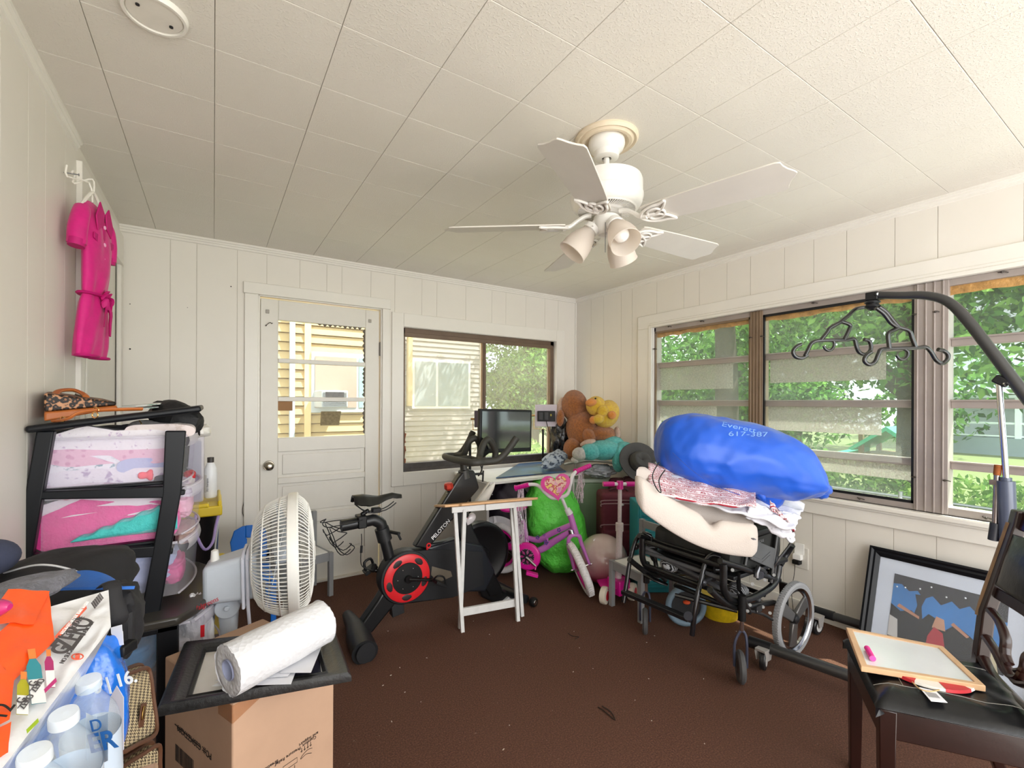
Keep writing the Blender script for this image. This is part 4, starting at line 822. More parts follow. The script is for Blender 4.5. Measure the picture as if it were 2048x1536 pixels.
# ================================================================== DRAWER TOWER AND THINGS ROUND IT
NB = M('#0a0d13', .42, spec=.35, name='navy_black_plastic'); CLR = clear('clear_drawer', '#fbfaff', .14, .18, .5, .1)
CLRF = clear('frosted_drawer', '#f8f6fc', .42, .3, .5, .1, 12); Z3 = Vector((0, 0, 1))
YT, YB = -1.65, -1.19
tw = thing('drawer_tower', 'black framed three tier plastic drawer tower with clear drawers against the left wall', 'drawer unit', oY(YT, 190, 1240))
def pf(y, pts, t, m, dy=0): m.prism([(p.x, p.z) for p in [oY(YT, *q) for q in pts]], (0, y+dy, 0), (1, 0, 0), (0, 0, 1), (0, t, 0)); return m
fr = MB()
for y in (YT, YB):
    pf(y, ((72, 862), (108, 862), (86, 985), (62, 1128), (36, 1128), (50, 985)), .035, fr); pf(y, ((330, 862), (372, 862), (362, 985), (318, 1236), (280, 1236), (305, 1105), (325, 985)), .035, fr)
    pf(y, ((44, 985), (340, 973), (340, 996), (42, 1000)), .034, fr, .001); pf(y, ((38, 1112), (318, 1092), (318, 1114), (36, 1132)), .034, fr, .001); pf(y, ((30, 1225), (300, 1216), (300, 1240), (30, 1250)), .034, fr, .001)
    pf(y, ((34, 1128), (62, 1128), (50, 1238), (24, 1240)), .035, fr)
for z, x0, x1 in ((.985, 48, 350), (.80, 40, 325)):
    a = oY(YT, x0, 985 if z > .9 else 1120); b = oY(YT, x1, 985 if z > .9 else 1105); fr.span((a.x+.03, YT+.03, a.z-.012), (b.x-.02, YB, a.z))
for q in ((355, 985), (330, 1105), (302, 1230)):
    p = oY(YT, *q); fr.span((p.x-.02, YT+.02, p.z-.015), (p.x+.02, YB+.02, p.z+.004))
put('frame', fr, NB, tw, bev=.004)
def drawer(zt, zb, xl, xr, yb=YB, nm='drawer', bulge=.05, par=None, y0=YT):
    d = MB(); t = .003
    n = 14; ys = [y0+.04+(yb-y0-.03)*k/n for k in range(n+1)]; fx = lambda k: xr+bulge*(1-((k-n/2)/(n/2))**2)
    out = [(xl, ys[0])]+[(fx(k), ys[k]) for k in range(n+1)]+[(xl, ys[-1])]
    N_ = len(out); vs = [Vector((x, y, zb)) for x, y in out]+[Vector((x+(.012 if 0 < i < N_-1 else 0), y, zt)) for i, (x, y) in enumerate(out)]
    d.add(vs, [(i, (i+1) % N_, (i+1) % N_+N_, i+N_) for i in range(N_)]+[tuple(range(N_))])
    o = put(nm, d, CLR, par or tw)
    r = MB(); r.tube([Vector((x+.010, y, zt)) for x, y in out[1:-1]], .007, 8).tube([Vector((xl, ys[0], zt)), Vector((xr, ys[0], zt))], .005, 6).tube([Vector((xl, ys[-1], zt)), Vector((xr, ys[-1], zt))], .005, 6)
    for zz in (.004,): r.tube([Vector((x+.004, y, zb+zz)) for x, y in out[1:-1]], .004, 6)
    lp = MB().surf(lambda u, v: Vector((fx(1+u*(n-2))+.013+.008*sin(pi*v), ys[0]+(ys[-1]-ys[0])*(1+u*(n-2))/n, zt-.045*v+.004)), 12, 4)
    put('rim', r, CLRF, o); put('handle_lip', lp, CLRF, o); return o
drawer(1.165, .995, -3.60, -3.245, bulge=.03); drawer(.975, .81, -3.60, -3.24, bulge=.045); drawer(.785, .60, -3.60, -3.25, bulge=.045)
lidz = lambda x: 1.206+(x+3.6)*.16
l = MB(); n = 10
def lidp(u, v): 
    x = -3.622+.44*u; y = YT-.03+.50*v; return Vector((x, y, 1.212+.062*u))
l.sheet(lidp, 10, 8, .022)
put('lid', l, NB, tw, bev=.008, seg=3, label='black lid tilted up towards the right')
# clothes in the drawers: folded heaps, one object each
def heap(name, c, r, mat, label, cat='clothes', grp='clothes folded in the drawer tower', seed=1, fold=.12, ms=3.0):
    c = Vector(c)
    def fn(q): return 1+fold*noise.noise(Vector((q.x*ms+seed, q.y*ms, q.z*ms*2.2)))+.05*sin(q.z*14+3*noise.noise(q*2+Vector((seed, 0, 0))))
    o = put(name, MB().ell(c, r, nu=48, nv=30, fn=fn, p=.62), mat, ang=180); return tag(o, label, cat, grp)
def cloth(c1, c2, sc=30, kind='dots', rough=.8, th=.6):
    n = N('cloth_'+c1.strip('#')+kind); co = n.co()
    if kind == 'dots': v = n.n('ShaderNodeTexVoronoi', _Scale=sc); n.l(co, v.inputs['Vector']); f = n.ramp(v.outputs['Distance'], [(.28, (1, 1, 1, 1)), (.34, (0, 0, 0, 1))])
    elif kind == 'stripe': w = n.n('ShaderNodeTexWave', _Scale=sc, _Distortion=1.5); n.l(co, w.inputs['Vector']); f = n.ramp(w.outputs['Fac'], [(.45, (0, 0, 0, 1)), (.55, (1, 1, 1, 1))])
    else: f = n.ramp(n.noise(sc, 4, .6, co), [(th-.04, (0, 0, 0, 1)), (th+.04, (1, 1, 1, 1))])
    n.l(n.mix(f, lin(c1), lin(c2)), n.b.inputs['Base Color']); n.b.inputs['Roughness'].default_value = rough; n.b.inputs['Sheen Weight'].default_value = .1
    n.bump(n.noise(9, 4, .6, co), .35, .02); return n.m
def folded(name, x0, x1, z, t, mat, label, seed, y0=YT+.06, y1=YB-.02, sag=.01):
    # a soft folded garment: rounded slab with wavy edges
    def fn(u, v):
        a = 2*pi*v; s = sg = abs(cos(a))**.5*(1 if cos(a) > 0 else -1); q = abs(sin(a))**.7*(1 if sin(a) > 0 else -1)
        x = (x0+x1)/2+(x1-x0)/2*s; y = y0+(y1-y0)*u
        return Vector((x, y+.010*noise.noise(Vector((x*16, z*30, seed))), z+t*.72*q*(1+.35*noise.noise(Vector((x*9+seed, y*9, seed))))+.016*noise.noise(Vector((x*7, y*5, seed*3)))))
    m = MB().surf(fn, 26, 40, cv=True); A = 27
    m.f.append(tuple(j*A for j in range(39, -1, -1))); m.f.append(tuple(j*A+26 for j in range(40)))
    return tag(put(name, m, mat, ang=75), label, 'clothes', 'clothes folded in the drawer tower')
c_w = cloth('#efe9ee', '#c9b4cf', 60, 'noise', th=.64); c_p = cloth('#e7b9cf', '#d79fbc', 45, 'dots'); c_t = cloth('#ece9f0', '#8fa6b6', 42, 'noise', th=.58); c_l = cloth('#b9bde0', '#a8addb', 20, 'noise'); c_lp = cloth('#eadcda', '#d9c8c2', 30, 'noise')
folded('folded_clothes', -3.60, -3.27, 1.012, .034, cloth('#ddd0dc', '#c8a9c0', 18, 'noise'), 'pale lilac folded clothes lowest in the top drawer', 1)
folded('folded_clothes', -3.60, -3.27, 1.035, .036, cloth('#e7e0ea', '#b9a6c6', 35, 'noise'), 'white and lilac folded garment low in the top drawer', 2)
folded('folded_clothes', -3.605, -3.40, 1.068, .05, c_t, 'white garment with grey blue toile print at the left of the top drawer', 3)
folded('folded_clothes', -3.42, -3.26, 1.062, .035, c_l, 'lavender folded garment at the right of the top drawer', 4)
folded('folded_clothes', -3.60, -3.25, 1.110, .052, c_p, 'pink eyelet cotton garment in the middle of the top drawer', 5)
folded('folded_clothes', -3.575, -3.46, 1.112, .04, cloth('#efedf2', '#9aa3ad', 60, 'dots'), 'white garment with small dark dots at the left of the top drawer', 6)
folded('folded_clothes', -3.60, -3.25, 1.155, .050, c_w, 'white gauzy garment on top of the pink one in the top drawer', 7)
folded('folded_clothes', -3.40, -3.20, 1.182, .038, c_lp, 'cream lace garment bulging out of the top drawer under the lid', 8)
tag(put('hair_bow', MB().ell((-3.335, YT+.055, 1.03), (.022, .008, .016), fn=lambda q: 1+.3*sin(q.x*5)), M('#ff5a6e', .6)), 'coral pink bow pressed against the side of the top drawer', 'bow')
tag(put('folded_clothes', MB().ell((-3.285, YT+.06, 1.012), (.035, .012, .016), p=.7), cloth('#20263e', '#d9a04a', 40, 'dots')), 'navy garment with gold flowers in the lower right corner of the top drawer', 'clothes', 'clothes folded in the drawer tower')
folded('folded_clothes', -3.615, -3.25, .935, .05, cloth('#efe3e8', '#c2476f', 16, 'dots'), 'white garment with red dots along the top of the middle drawer', 9)
pkc = M('#ec3f9a', .75, var=.1, vs=14, bump=.6, bs=16, bd=.02, sheen=.2, name='hot_pink_tulle')
folded('folded_clothes', -3.625, -3.245, .868, .115, pkc, 'hot pink tulle skirt filling the middle drawer', 10)
tq = MB()
def tqf(u, v):
    a = 2*pi*v; x = -3.53+.28*u; h = .006+.085*min(1, u*1.25)*(1-.25*max(0, u-.8)/.2); z0 = .828
    return Vector((x, YT+.055+.022*cos(a)+.004*noise.noise(Vector((x*40, a*2, 0))), z0+h*(.5+.5*sin(a))+.004*sin(x*120+a)*(.5+.5*sin(a))))
tq.surf(tqf, 40, 20, cv=True)
tag(put('folded_clothes', tq, M('#4cc7c4', .75, var=.06, vs=30, bump=.6, bs=24, bd=.02, name='turquoise_tulle'), ang=180), 'turquoise tulle garment in the middle drawer below the pink one', 'clothes', 'clothes folded in the drawer tower')
heap('folded_clothes', (-3.44, -1.42, .69), (.175, .19, .085), cloth('#a9b5d8', '#c7cfe6', 14, 'noise'), 'pale blue clothes in the bottom drawer of the tower', seed=12)
heap('folded_clothes', (-3.27, -1.45, .655), (.035, .10, .045), M('#d04c8c', .7, bump=.5, bs=14), 'magenta clothes at the front of the bottom drawer of the tower', seed=13)
heap('folded_clothes', (-3.235, -1.42, .955), (.03, .12, .03), cloth('#e8e4ea', '#d7c9d4', 14, 'noise'), 'white cloth overflowing the middle drawer front', seed=14)
heap('folded_clothes', (-3.225, -1.33, .985), (.02, .05, .018), M('#cf2632', .7, bump=.5), 'red cloth lying on the middle drawer front edge', seed=15)
heap('folded_clothes', (-3.235, -1.40, .775), (.032, .12, .03), cloth('#c9b4a6', '#8f2637', 12, 'noise', th=.68), 'brown and crimson cloth overflowing the bottom drawer front', seed=16)
heap('folded_clothes', (-3.24, -1.42, .895), (.03, .13, .045), M('#e6b3c6', .7, bump=.5, bs=12), 'pale pink cloth at the front of the middle drawer', seed=17)
ch = MB(); p0 = oD(1.62, 280, 843)
for k in range(12):
    p = p0 + Vector((.002*sin(k), -.001, -.0085*k)) + RGT*(.0025*k); ch.torus(p, (1, .3*(k % 2), .6*((k+1) % 2)), .005, .0013, 10, 5)
tag(put('bag_chain', ch, M('#9d7a4a', .3, metal=1)), 'small gold chain hanging below the tower lid', 'chain')
# ---- on the lid
def on_lid(u, v, h=0): return lidp(u, v)+Vector((-.0, 0, h))
LEO = N('leopard_print'); co = LEO.co(); v1 = LEO.n('ShaderNodeTexVoronoi', _Scale=70); v1.inputs['Randomness'].default_value = .9; vv = LEO.n('ShaderNodeVectorMath', operation='ADD'); LEO.l(co, vv.inputs[0]); LEO.l(LEO.noise(45, 3, .6, co, 1), vv.inputs[1])
v2 = LEO.n('ShaderNodeVectorMath', operation='MULTIPLY_ADD'); LEO.l(LEO.noise(70, 3, .6, co, 1), v2.inputs[0]); v2.inputs[1].default_value = (.012, .012, .012); LEO.l(co, v2.inputs[2]); LEO.l(v2.outputs[0], v1.inputs['Vector'])
rg_ = LEO.ramp(v1.outputs['Distance'], [(0, lin('#8a5a38')), (.22, lin('#8f6040')), (.28, lin('#1a100c')), (.60, lin('#1a100c')), (.68, lin('#b5835f')), (1, lin('#c9946e'))]); LEO.l(rg_, LEO.b.inputs['Base Color']); LEO.b.inputs['Roughness'].default_value = .55
TAN = M('#b5652b', .42, var=.08, bump=.1, name='tan_leather')
bg = thing('handbag', 'leopard print handbag with tan leather base lying on the tower lid', 'handbag', on_lid(.3, .12, .001))
q = lambda x, y, d: oD(d, x, y)
b0, b1, b2, b3 = q(88, 843, 1.42), q(236, 818, 1.56), q(232, 808, 1.72), q(88, 828, 1.66)
t0, t1, t2, t3 = q(88, 786, 1.43), q(232, 804, 1.56), q(205, 797, 1.72), q(95, 782, 1.64)
m0 = b0.lerp(t0, .33); m1 = b1.lerp(t1, .5); m2 = b2.lerp(t2, .5); m3 = b3.lerp(t3, .4)
put('leather_base', MB().hexa([b0, b1, b2, b3, m0, m1, m2, m3]), TAN, bg, bev=.006, seg=3)
put('leopard_panel', MB().hexa([m0+UPV*.001, m1+UPV*.001, m2, m3, t0, t1, t2, t3]), LEO.m, bg, bev=.010, seg=3)
put('handle', MB().tube([q(108, 792, 1.5), q(118, 782, 1.55), q(145, 780, 1.6), q(165, 787, 1.6), q(172, 793, 1.58)], .010, 10, sm=4, flat=.6), TAN, bg)
put('handle', MB().tube([q(108, 842, 1.42), q(135, 838, 1.40), q(160, 825, 1.42), q(210, 820, 1.47), q(285, 818, 1.55)], .0085, 10, sm=4, flat=.5), TAN, bg)
put('zip', MB().tube([q(150, 788, 1.57), q(180, 797, 1.6), q(222, 803, 1.66)], .004, 6, sm=3), M('#8d8378', .3, metal=.9), bg)
put('buckle', MB().torus(q(190, 830, 1.42), FWD, .009, .002, 14, 6).torus(q(192, 820, 1.45), FWD, .008, .002, 14, 6).torus(q(126, 838, 1.40), FWD, .007, .002, 14, 6), M('#d8a56a', .2, metal=1), bg)
bb = thing('black_bag', 'soft black fabric bag draped on the right end of the tower lid', 'bag', q(360, 870, 1.95))
put('body', MB().ell(q(352, 836, 1.78), (.085, .12, .06), rotm(0, .35, .2), fn=lambda s: 1+.16*noise.noise(s*2.4), p=.8), M('#17171a', .7, bump=.5, bs=14, bd=.02), bb)
put('strap', MB().tube([q(345, 812, 1.85), q(370, 815, 1.9), q(395, 850, 1.9), q(398, 868, 1.92)], .012, 8, sm=4, flat=.3), BLACK, bb)
tag(put('wire_tray', MB().tube([q(330, 812, 1.70), q(338, 830, 1.69), q(352, 832, 1.70), q(360, 822, 1.75), q(372, 812, 1.9)], .005, 8, sm=4).bar(q(335, 822, 1.7), q(385, 812, 1.95), .02, .004), WHITEP), 'white plastic tray edge poking out from the tower lid beside the black bag', 'tray')
mgz = MB()
for k, (a, b) in enumerate((((258, 812), (330, 806)), ((262, 818), (322, 812)))):
    p = q(*a, 1.62); r = q(*b, 1.74); mgz.bar(p, r, .07, .003)
tag(put('papers', mgz, cloth('#dfe3df', '#6fa08c', 14, 'noise', th=.62)), 'pale green and white papers lying behind the leopard handbag', 'papers')
# ---- lower wide drawer unit
lc = thing('drawer_unit', 'low wide black drawer unit with curved top under the drawer tower', 'drawer unit', (-3.4, -1.45, FZ))
zt = .565
arc = [(-3.61, -1.74), (-3.24, -1.74)]+[(-3.24+.12*sin(pi*k/12)**.7, -1.74+.66*k/12) for k in range(1, 12)]+[(-3.24, -1.08), (-3.61, -1.08)]
put('top', MB().prism(arc, (0, 0, zt-.028), (1, 0, 0), (0, 1, 0), (0, 0, .03)), M('#3b3833', .35, coat=.2, name='worn_black_top'), lc, bev=.008, seg=3)
put('frame', MB().span((-3.61, -1.72, FZ), (-3.57, -1.68, zt-.03)).span((-3.30, -1.72, FZ), (-3.24, -1.68, zt-.03)).span((-3.61, -1.14, FZ), (-3.57, -1.10, zt-.03)).span((-3.30, -1.14, FZ), (-3.24, -1.10, zt-.03)).span((-3.6, -1.72, zt-.05), (-3.24, -1.69, zt-.03)).span((-3.6, -1.72, .25), (-3.24, -1.69, .29)).span((-3.6, -1.72, FZ), (-3.24, -1.10, FZ+.03)), NB, lc, bev=.004)
drawer(.525, .31, -3.58, -3.21, yb=-1.11, par=lc, y0=-1.735, bulge=.09); drawer(.24, 0, -3.58, -3.21, yb=-1.11, par=lc, y0=-1.735, bulge=.09)
heap('folded_clothes', (-3.43, -1.42, .40), (.13, .25, .075), M('#1f7fb5', .6, var=.15, vs=6, bump=.4, bs=10), 'bright blue cloth in the low drawer unit', grp='clothes in the low drawer unit', seed=21)
heap('folded_clothes', (-3.23, -1.42, .39), (.04, .2, .06), cloth('#e2dfe0', '#c8bdb6', 10, 'noise'), 'white cloth at the front of the low drawer unit', grp='clothes in the low drawer unit', seed=22)
heap('folded_clothes', (-3.42, -1.42, .10), (.13, .24, .075), M('#7a4b2a', .8, var=.2, bump=.4, bs=10), 'brown cloth in the lowest drawer of the low unit', grp='clothes in the low drawer unit', seed=23)
# ---- clear tote, yellow lid, bottle, black tote
BT = thing('storage_tote', 'tall black bin with yellow lid beside the drawer tower', 'storage bin', (-3.28, -.78, FZ)); yl = M('#e8c92a', .4, var=.05, name='yellow_plastic')
put('body', MB().lathe([(0, FZ), (.125, FZ), (.15, .70), (.155, .72), (0, .72)], (-3.265, -.78, 0), n=28), M('#101318', .28, coat=.3), BT)
put('lid', MB().span((-3.43, -.95, .725), (-3.105, -.61, .775)).span((-3.35, -.955, .77), (-3.16, -.90, .79)).span((-3.11, -.95, .77), (-3.125, -.61, .80)), yl, BT, bev=.012, seg=3)
YC = thing('yellow_crate', 'yellow plastic crate standing behind the black bin', 'crate', (-3.17, -.40, FZ))
put('body', MB().span((-3.26, -.52, FZ), (-3.08, -.30, .36)), yl, YC, bev=.012); put('handle_hole', MB().span((-3.14, -.522, .29), (-3.10, -.515, .32)), BLACK, YC, bev=.003); put('strap', MB().tube([(-3.10, -.56, .36), (-3.09, -.60, .15), (-3.10, -.62, FZ+.01)], .02, 6, sm=3, flat=.3), yl, YC)
tag(put('purple_lead', MB().tube([q(392, 1030, 2.2), q(390, 1060, 2.15), q(408, 1098, 2.12), q(425, 1085, 2.15), q(432, 1050, 2.25), q(440, 1020, 2.3)], .0065, 8, sm=5), M('#b9a3e3', .4)), 'lilac cord looped in front of the black bin', 'cord')
tag(put('white_lead', MB().tube([q(440, 1015, 2.3), q(436, 1050, 2.32), q(430, 1100, 2.34), q(432, 1150, 2.36), (-3.1, -.66, FZ+.01)], .004, 6, sm=4), WHITEP), 'white cord hanging down beside the black bin', 'cord')
CT = thing('clear_bin', 'tall clear plastic bin with dull purple contents beside the white bottle', 'storage bin', (-3.31, -.95, .78))
a = oY(-.92, 362, 870); b = oY(-.92, 405, 990)
put('shell', MB().span((a.x-.1, -.95, .80), (b.x+.005, -.72, a.z)), CLRF, CT, bev=.01); put('panel', MB().span((a.x-.09, -.945, .81), (b.x-.004, -.93, a.z-.03)), M('#66648a', .5), CT, bev=.004)
tag(put('foam_bag', MB().ell(oD(2.1, 385, 862), (.07, .07, .03), fn=lambda s: 1+.25*noise.noise(s*3), p=.8), M('#e9e6df', .35, bump=.5)), 'crumpled white plastic bag on top of the clear bin', 'bag')
o = oY(-.78, 421, 985); o.z = .79
BO = thing('spray_bottle', 'slim white plastic bottle with dark cap standing on the yellow lid', 'bottle', o)
put('bottle_body', MB().lathe([(0, 0), (.026, 0), (.029, .005), (.029, .12), (.027, .15), (.018, .175), (.014, .182), (0, .182)], o, n=26), WHITEP, BO)
put('cap', MB().lathe([(0, .182), (.015, .182), (.015, .208), (0, .21)], o, n=20), M('#3c3632', .5), BO)
put('label', MB().lathe([(.0295, .03), (.0295, .12)], o, n=12, a0=-1.9, a1=-.6), M('#d8d6d0', .5), BO); text('label_print', 'dry shampoo', o+Vector((-.010, -.030, .035)), (0, 0, 1), (-1, 0, 0), .013, INK, BO)
# ---- blue child's chair back, grey child's chairs
bc = thing('toy_chair', 'bright blue plastic child chair against the back wall', 'chair', (-2.96, -.30, FZ)); BL = M('#1668c4', .35, name='blue_plastic')
p = [oY(-.3, x, y) for x, y in ((464, 1115), (460, 1085), (468, 1062), (484, 1053), (522, 1048), (532, 1060), (536, 1115))]
sl_ = [oY(-.3, x, y) for x, y in ((494, 1110), (494, 1078), (498, 1072), (504, 1078), (504, 1110))]
put('backrest', MB().prism([(v.x, v.z) for v in p[:4]+[oY(-.3, 491, 1051)]+[oY(-.3, 491, 1074), sl_[1], sl_[0]]], (0, -.31, 0), (1, 0, 0), (0, 0, 1), (0, .02, 0)).prism([(v.x, v.z) for v in [sl_[4], sl_[3], oY(-.3, 506, 1074), oY(-.3, 506, 1050)]+p[4:]], (0, -.31, 0), (1, 0, 0), (0, 0, 1), (0, .02, 0)).prism([(v.x, v.z) for v in [oY(-.3, 490.8, 1051), oY(-.3, 490.8, 1075), oY(-.3, 506.2, 1075), oY(-.3, 506.2, 1049.8)]], (0, -.31, 0), (1, 0, 0), (0, 0, 1), (0, .02, 0)), BL, bc, bev=.005)
xa, xb = p[0].x, p[-1].x; zs = p[0].z
put('seat', MB().span((xa, -.62, .24), (xb, -.30, .27)), BL, bc, bev=.01)
for x in (xa, xb):
    for y in (-.62, -.30): put('leg', MB().span((x-.015, y-.012, FZ), (x+.015, y+.012, .25)).span((x-.012, -.312, .26), (x+.012, -.292, zs+.01)), BL, bc, bev=.004)
GR = M('#8f9092', .5, var=.04, name='grey_lacquer'); WS_ = M('#e4e3e0', .45, name='white_seat')
def kid_chair(o, fx, label, h=.30, w=.28, dpt=.27):
    # o: floor point of one front corner; fx: direction along the front; depth away from viewer
    fx = Vector(fx).normalized(); fy = Vector((-fx.y, fx.x, 0)); o = Vector(o); mt = Matrix((fx, fy, Z3)).transposed(); o.z = FZ
    t = thing('child_chair', label, 'chair', o+fx*w/2+fy*dpt/2, 'grey child chairs')
    for a, b in ((0, 0), (w, 0)): put('leg', MB().box(o+fx*a+fy*b+Z3*h/2, (.03, .03, h), mt), GR, t, bev=.002)
    for a in (0, w): put('back_leg', MB().box(o+fx*a+fy*dpt+Z3*.27, (.03, .03, .54), mt), GR, t, bev=.002)
    put('seat_frame', MB().box(o+fx*w/2+Z3*(h-.03), (w, .018, .055), mt).box(o+fx*w/2+fy*dpt+Z3*(h-.03), (w, .018, .055), mt).box(o+fy*dpt/2+Z3*(h-.03), (.018, dpt, .055), mt).box(o+fx*w+fy*dpt/2+Z3*(h-.03), (.018, dpt, .055), mt), GR, t, bev=.002)
    put('seat', MB().box(o+fx*w/2+fy*dpt/2+Z3*(h-.006), (w-.02, dpt-.02, .010), mt), WS_, t, bev=.002)
    put('back_rail', MB().box(o+fx*w/2+fy*dpt+Z3*.51, (w, .018, .05), mt).box(o+fx*w/2+fy*dpt+Z3*.42, (w, .014, .035), mt), GR, t, bev=.002); return t
kid_chair((-2.735, -.37, 0), (1, .25, 0), 'grey child chair with white seat standing behind the white fan', w=.28, dpt=.26)
ca = oZ(FZ, 1226, 1214); cb = oZ(FZ, 1277, 1246)
# ================================================================== WHITE PEDESTAL FAN
FD = 1.86; fo = oD(FD, 588, 1106); ax = (RGT*.90+FWD*.40+UPV*.02).normalized()
PF = thing('pedestal_fan', 'old white pedestal fan seen from behind the motor, cage facing right', 'fan', oD(1.80, 462, 1250)*1)
PF.location.z = FZ
CG = M('#e9e7e1', .4, name='aged_white_plastic'); CG2 = M('#c6cdd6', .35, name='cool_white_plastic'); R_ = .232
fm = frame(ax)
def cage(z, r, a): return fo + fm @ Vector((r*cos(a), r*sin(a), z))
rear = MB(); prof = [(.035, -.150), (.07, -.150), (.15, -.135), (.195, -.105), (.222, -.055), (.232, -.005)]
for k in range(90):
    a = 2*pi*k/90; rear.tube([cage(z, r, a) for r, z in prof], .0021, 5, sm=2)
for r, z in ((.07, -.150), (.15, -.136), (.20, -.100), (.226, -.045)): rear.torus(fo+ax*z, ax, r, .0025, 60, 6)
put('rear_cage', rear, CG, PF); front = MB(); pr2 = [(.04, .075), (.12, .070), (.19, .055), (.225, .025), (.232, .005)]
for k in range(90):
    a = 2*pi*k/90; front.tube([cage(z, r, a+.35*(1-r/.232)) for r, z in pr2], .0021, 5, sm=2)
for r, z in ((.12, .071), (.19, .056)): front.torus(fo+ax*z, ax, r, .0025, 60, 6)
put('front_cage', front, CG, PF); put('cage_rim', MB().lathe([(.231, -.018), (.240, -.016), (.242, -.004), (.242, .016), (.236, .022), (.230, .020)], fo, ax, 64), CG, PF)
put('front_badge', MB().lathe([(0, .080), (.036, .079), (.044, .072)], fo, ax, 30), CG, PF)
bld = MB()
for k in range(3):
    a0 = 2*pi*k/3+.4
    bld.sheet(lambda u, v: fo+fm @ Vector(((.03+.18*u)*cos(a0+(v-.5)*(1.9-.2*u)), (.03+.18*u)*sin(a0+(v-.5)*(1.9-.2*u)), -.03-.035*(v-.5)*(1+u))), 8, 8, .002)
put('fan_blades', bld, CG2, PF); put('hub', MB().lathe([(0, .02), (.03, .01), (.035, -.05), (.03, -.07)], fo, ax, 20), CG2, PF)
mo = fo - ax*.225 - Z3*.055; up = (Z3 - ax*ax.z).normalized(); sd_ = ax.cross(up)
mh = Matrix((sd_, up, ax)).transposed()
put('motor_housing', MB().hexa([mo+mh @ Vector(v) for v in ((-.07, -.075, -.078), (.07, -.075, -.078), (.075, -.080, .10), (-.075, -.080, .10), (-.06, .062, -.078), (.06, .062, -.078), (.078, .098, .10), (-.078, .098, .10))]), CG2, PF, bev=.018, seg=4)
put('oscillation_knob', MB().lathe([(0, 0), (.016, 0), (.014, .02), (.012, .04), (.004, .045), (0, .045)], mo+mh @ Vector((0, .066, -.045)), up, 18), CG, PF)
put('wrapped_cord', MB().tube([mo+mh @ Vector(v) for v in ((-.082, -.10, .055), (-.082, .08, .055), (-.05, .098, .055), (.05, .098, .055), (.082, .08, .055), (.082, -.10, .055))], .006, 8, closed=True).tube([mo+mh @ Vector(v) for v in ((-.083, -.10, .070), (-.083, .08, .070), (-.05, .10, .070), (.05, .10, .070), (.083, .08, .070), (.083, -.10, .070), (.02, -.25, .07))], .006, 8), M('#dfe1ee', .3), PF)
nk = mo+mh @ Vector((0, -.078, -.005))
put('tilt_joint', MB().cyl(nk+sd_*.035-up*.03, nk-sd_*.035-up*.03, .042, 28).cyl(nk+sd_*.045-up*.03, nk-sd_*.05-up*.03, .010, 14).box(nk+ax*.03, (.05, .05, .04), mh), CG2, PF, bev=.004)
put('neck', MB().tube([nk-up*.03, nk-up*.12, Vector((nk.x, nk.y, .36))], [.036, .030, .024], 18), CG2, PF)
put('pole', MB().cyl((nk.x, nk.y, .40), (nk.x, nk.y, FZ+.02), .014, 14), CG2, PF); put('base', MB().lathe([(0, .03), (.02, .028), (.05, .012), (.13, .004), (.135, 0), (0, 0)], (nk.x, nk.y, FZ), n=36), CG2, PF)
# ---- pharmacy carrier bag
o = oD(1.72, 405, 1262); wb = thing('carrier_bag', 'white plastic carrier bag with red print tucked behind the cardboard box', 'bag', o-Z3*.12)
put('bag_body', MB().ell(o+UPV*.0-RGT*.02, (.05, .06, .13), fn=lambda s: 1+.30*noise.noise(s*2.6)+.08*noise.noise(s*9), nu=48, nv=30), M('#edeef0', .35, bump=.7, bs=26, bd=.01), wb)
text('bag_print', 'Walgreens', oD(1.62, 384, 1226), (RGT*.9+UPV*.42), UPV, .024, M('#cc2230', .5), wb, shear=.25)
put('red_tab', MB().box(oD(1.62, 405, 1262), (.012, .006, .04)), M('#d01f2c', .4), wb)
# ================================================================== CARDBOARD BOX, FRAME, PAPER TOWEL
ZB = .485
K = oZ(ZB, 465, 1410); ra_ = Vector((sin(radians(66)), cos(radians(66)), 0)); la_ = Vector((-sin(radians(24)), cos(radians(24)), 0))
CBD = M('#bd9a80', .85, var=.06, vs=5, bump=.15, bs=12, name='cardboard'); cbx = thing('cardboard_box', 'tall brown cardboard box with printed comfort icons holding up the black picture frame', 'box', K+ra_*.15+la_*.2+Vector((0, 0, FZ-ZB)))
W_, L_ = .31, .42
def bxp(a, b, z): return Vector((K.x, K.y, z))+ra_*a+la_*b
m = MB().hexa([bxp(0, 0, FZ), bxp(W_, 0, FZ), bxp(W_, L_, FZ), bxp(0, L_, FZ), bxp(0, 0, ZB), bxp(W_, 0, ZB), bxp(W_, L_, ZB), bxp(0, L_, ZB)])
put('carton', m, CBD, cbx, bev=.005, seg=2)
TPE = clear('packing_tape_clear', '#f2dcc0', .16, .12, .6)
m = MB(); nr = -la_*.0012; m.hexa([bxp(.0, -.001, ZB-.05), bxp(.09, -.001, ZB-.012), bxp(.09, -.0005, ZB-.012), bxp(0, -.0005, ZB-.05), bxp(.0, -.001, ZB-.002), bxp(.11, -.001, ZB-.002), bxp(.11, -.0005, ZB-.002), bxp(0, -.0005, ZB-.002)])
m.span((0, 0, 0), (.0001, .0001, .0001)) if False else None
m.hexa([bxp(-.001, 0, ZB-.05), bxp(-.001, .075, ZB-.05), bxp(-.0005, .075, ZB-.05), bxp(-.0005, 0, ZB-.05), bxp(-.001, 0, ZB-.002), bxp(-.001, .075, ZB-.002), bxp(-.0005, .075, ZB-.002), bxp(-.0005, 0, ZB-.002)])
put('tape', m, TPE, cbx, flat=True)
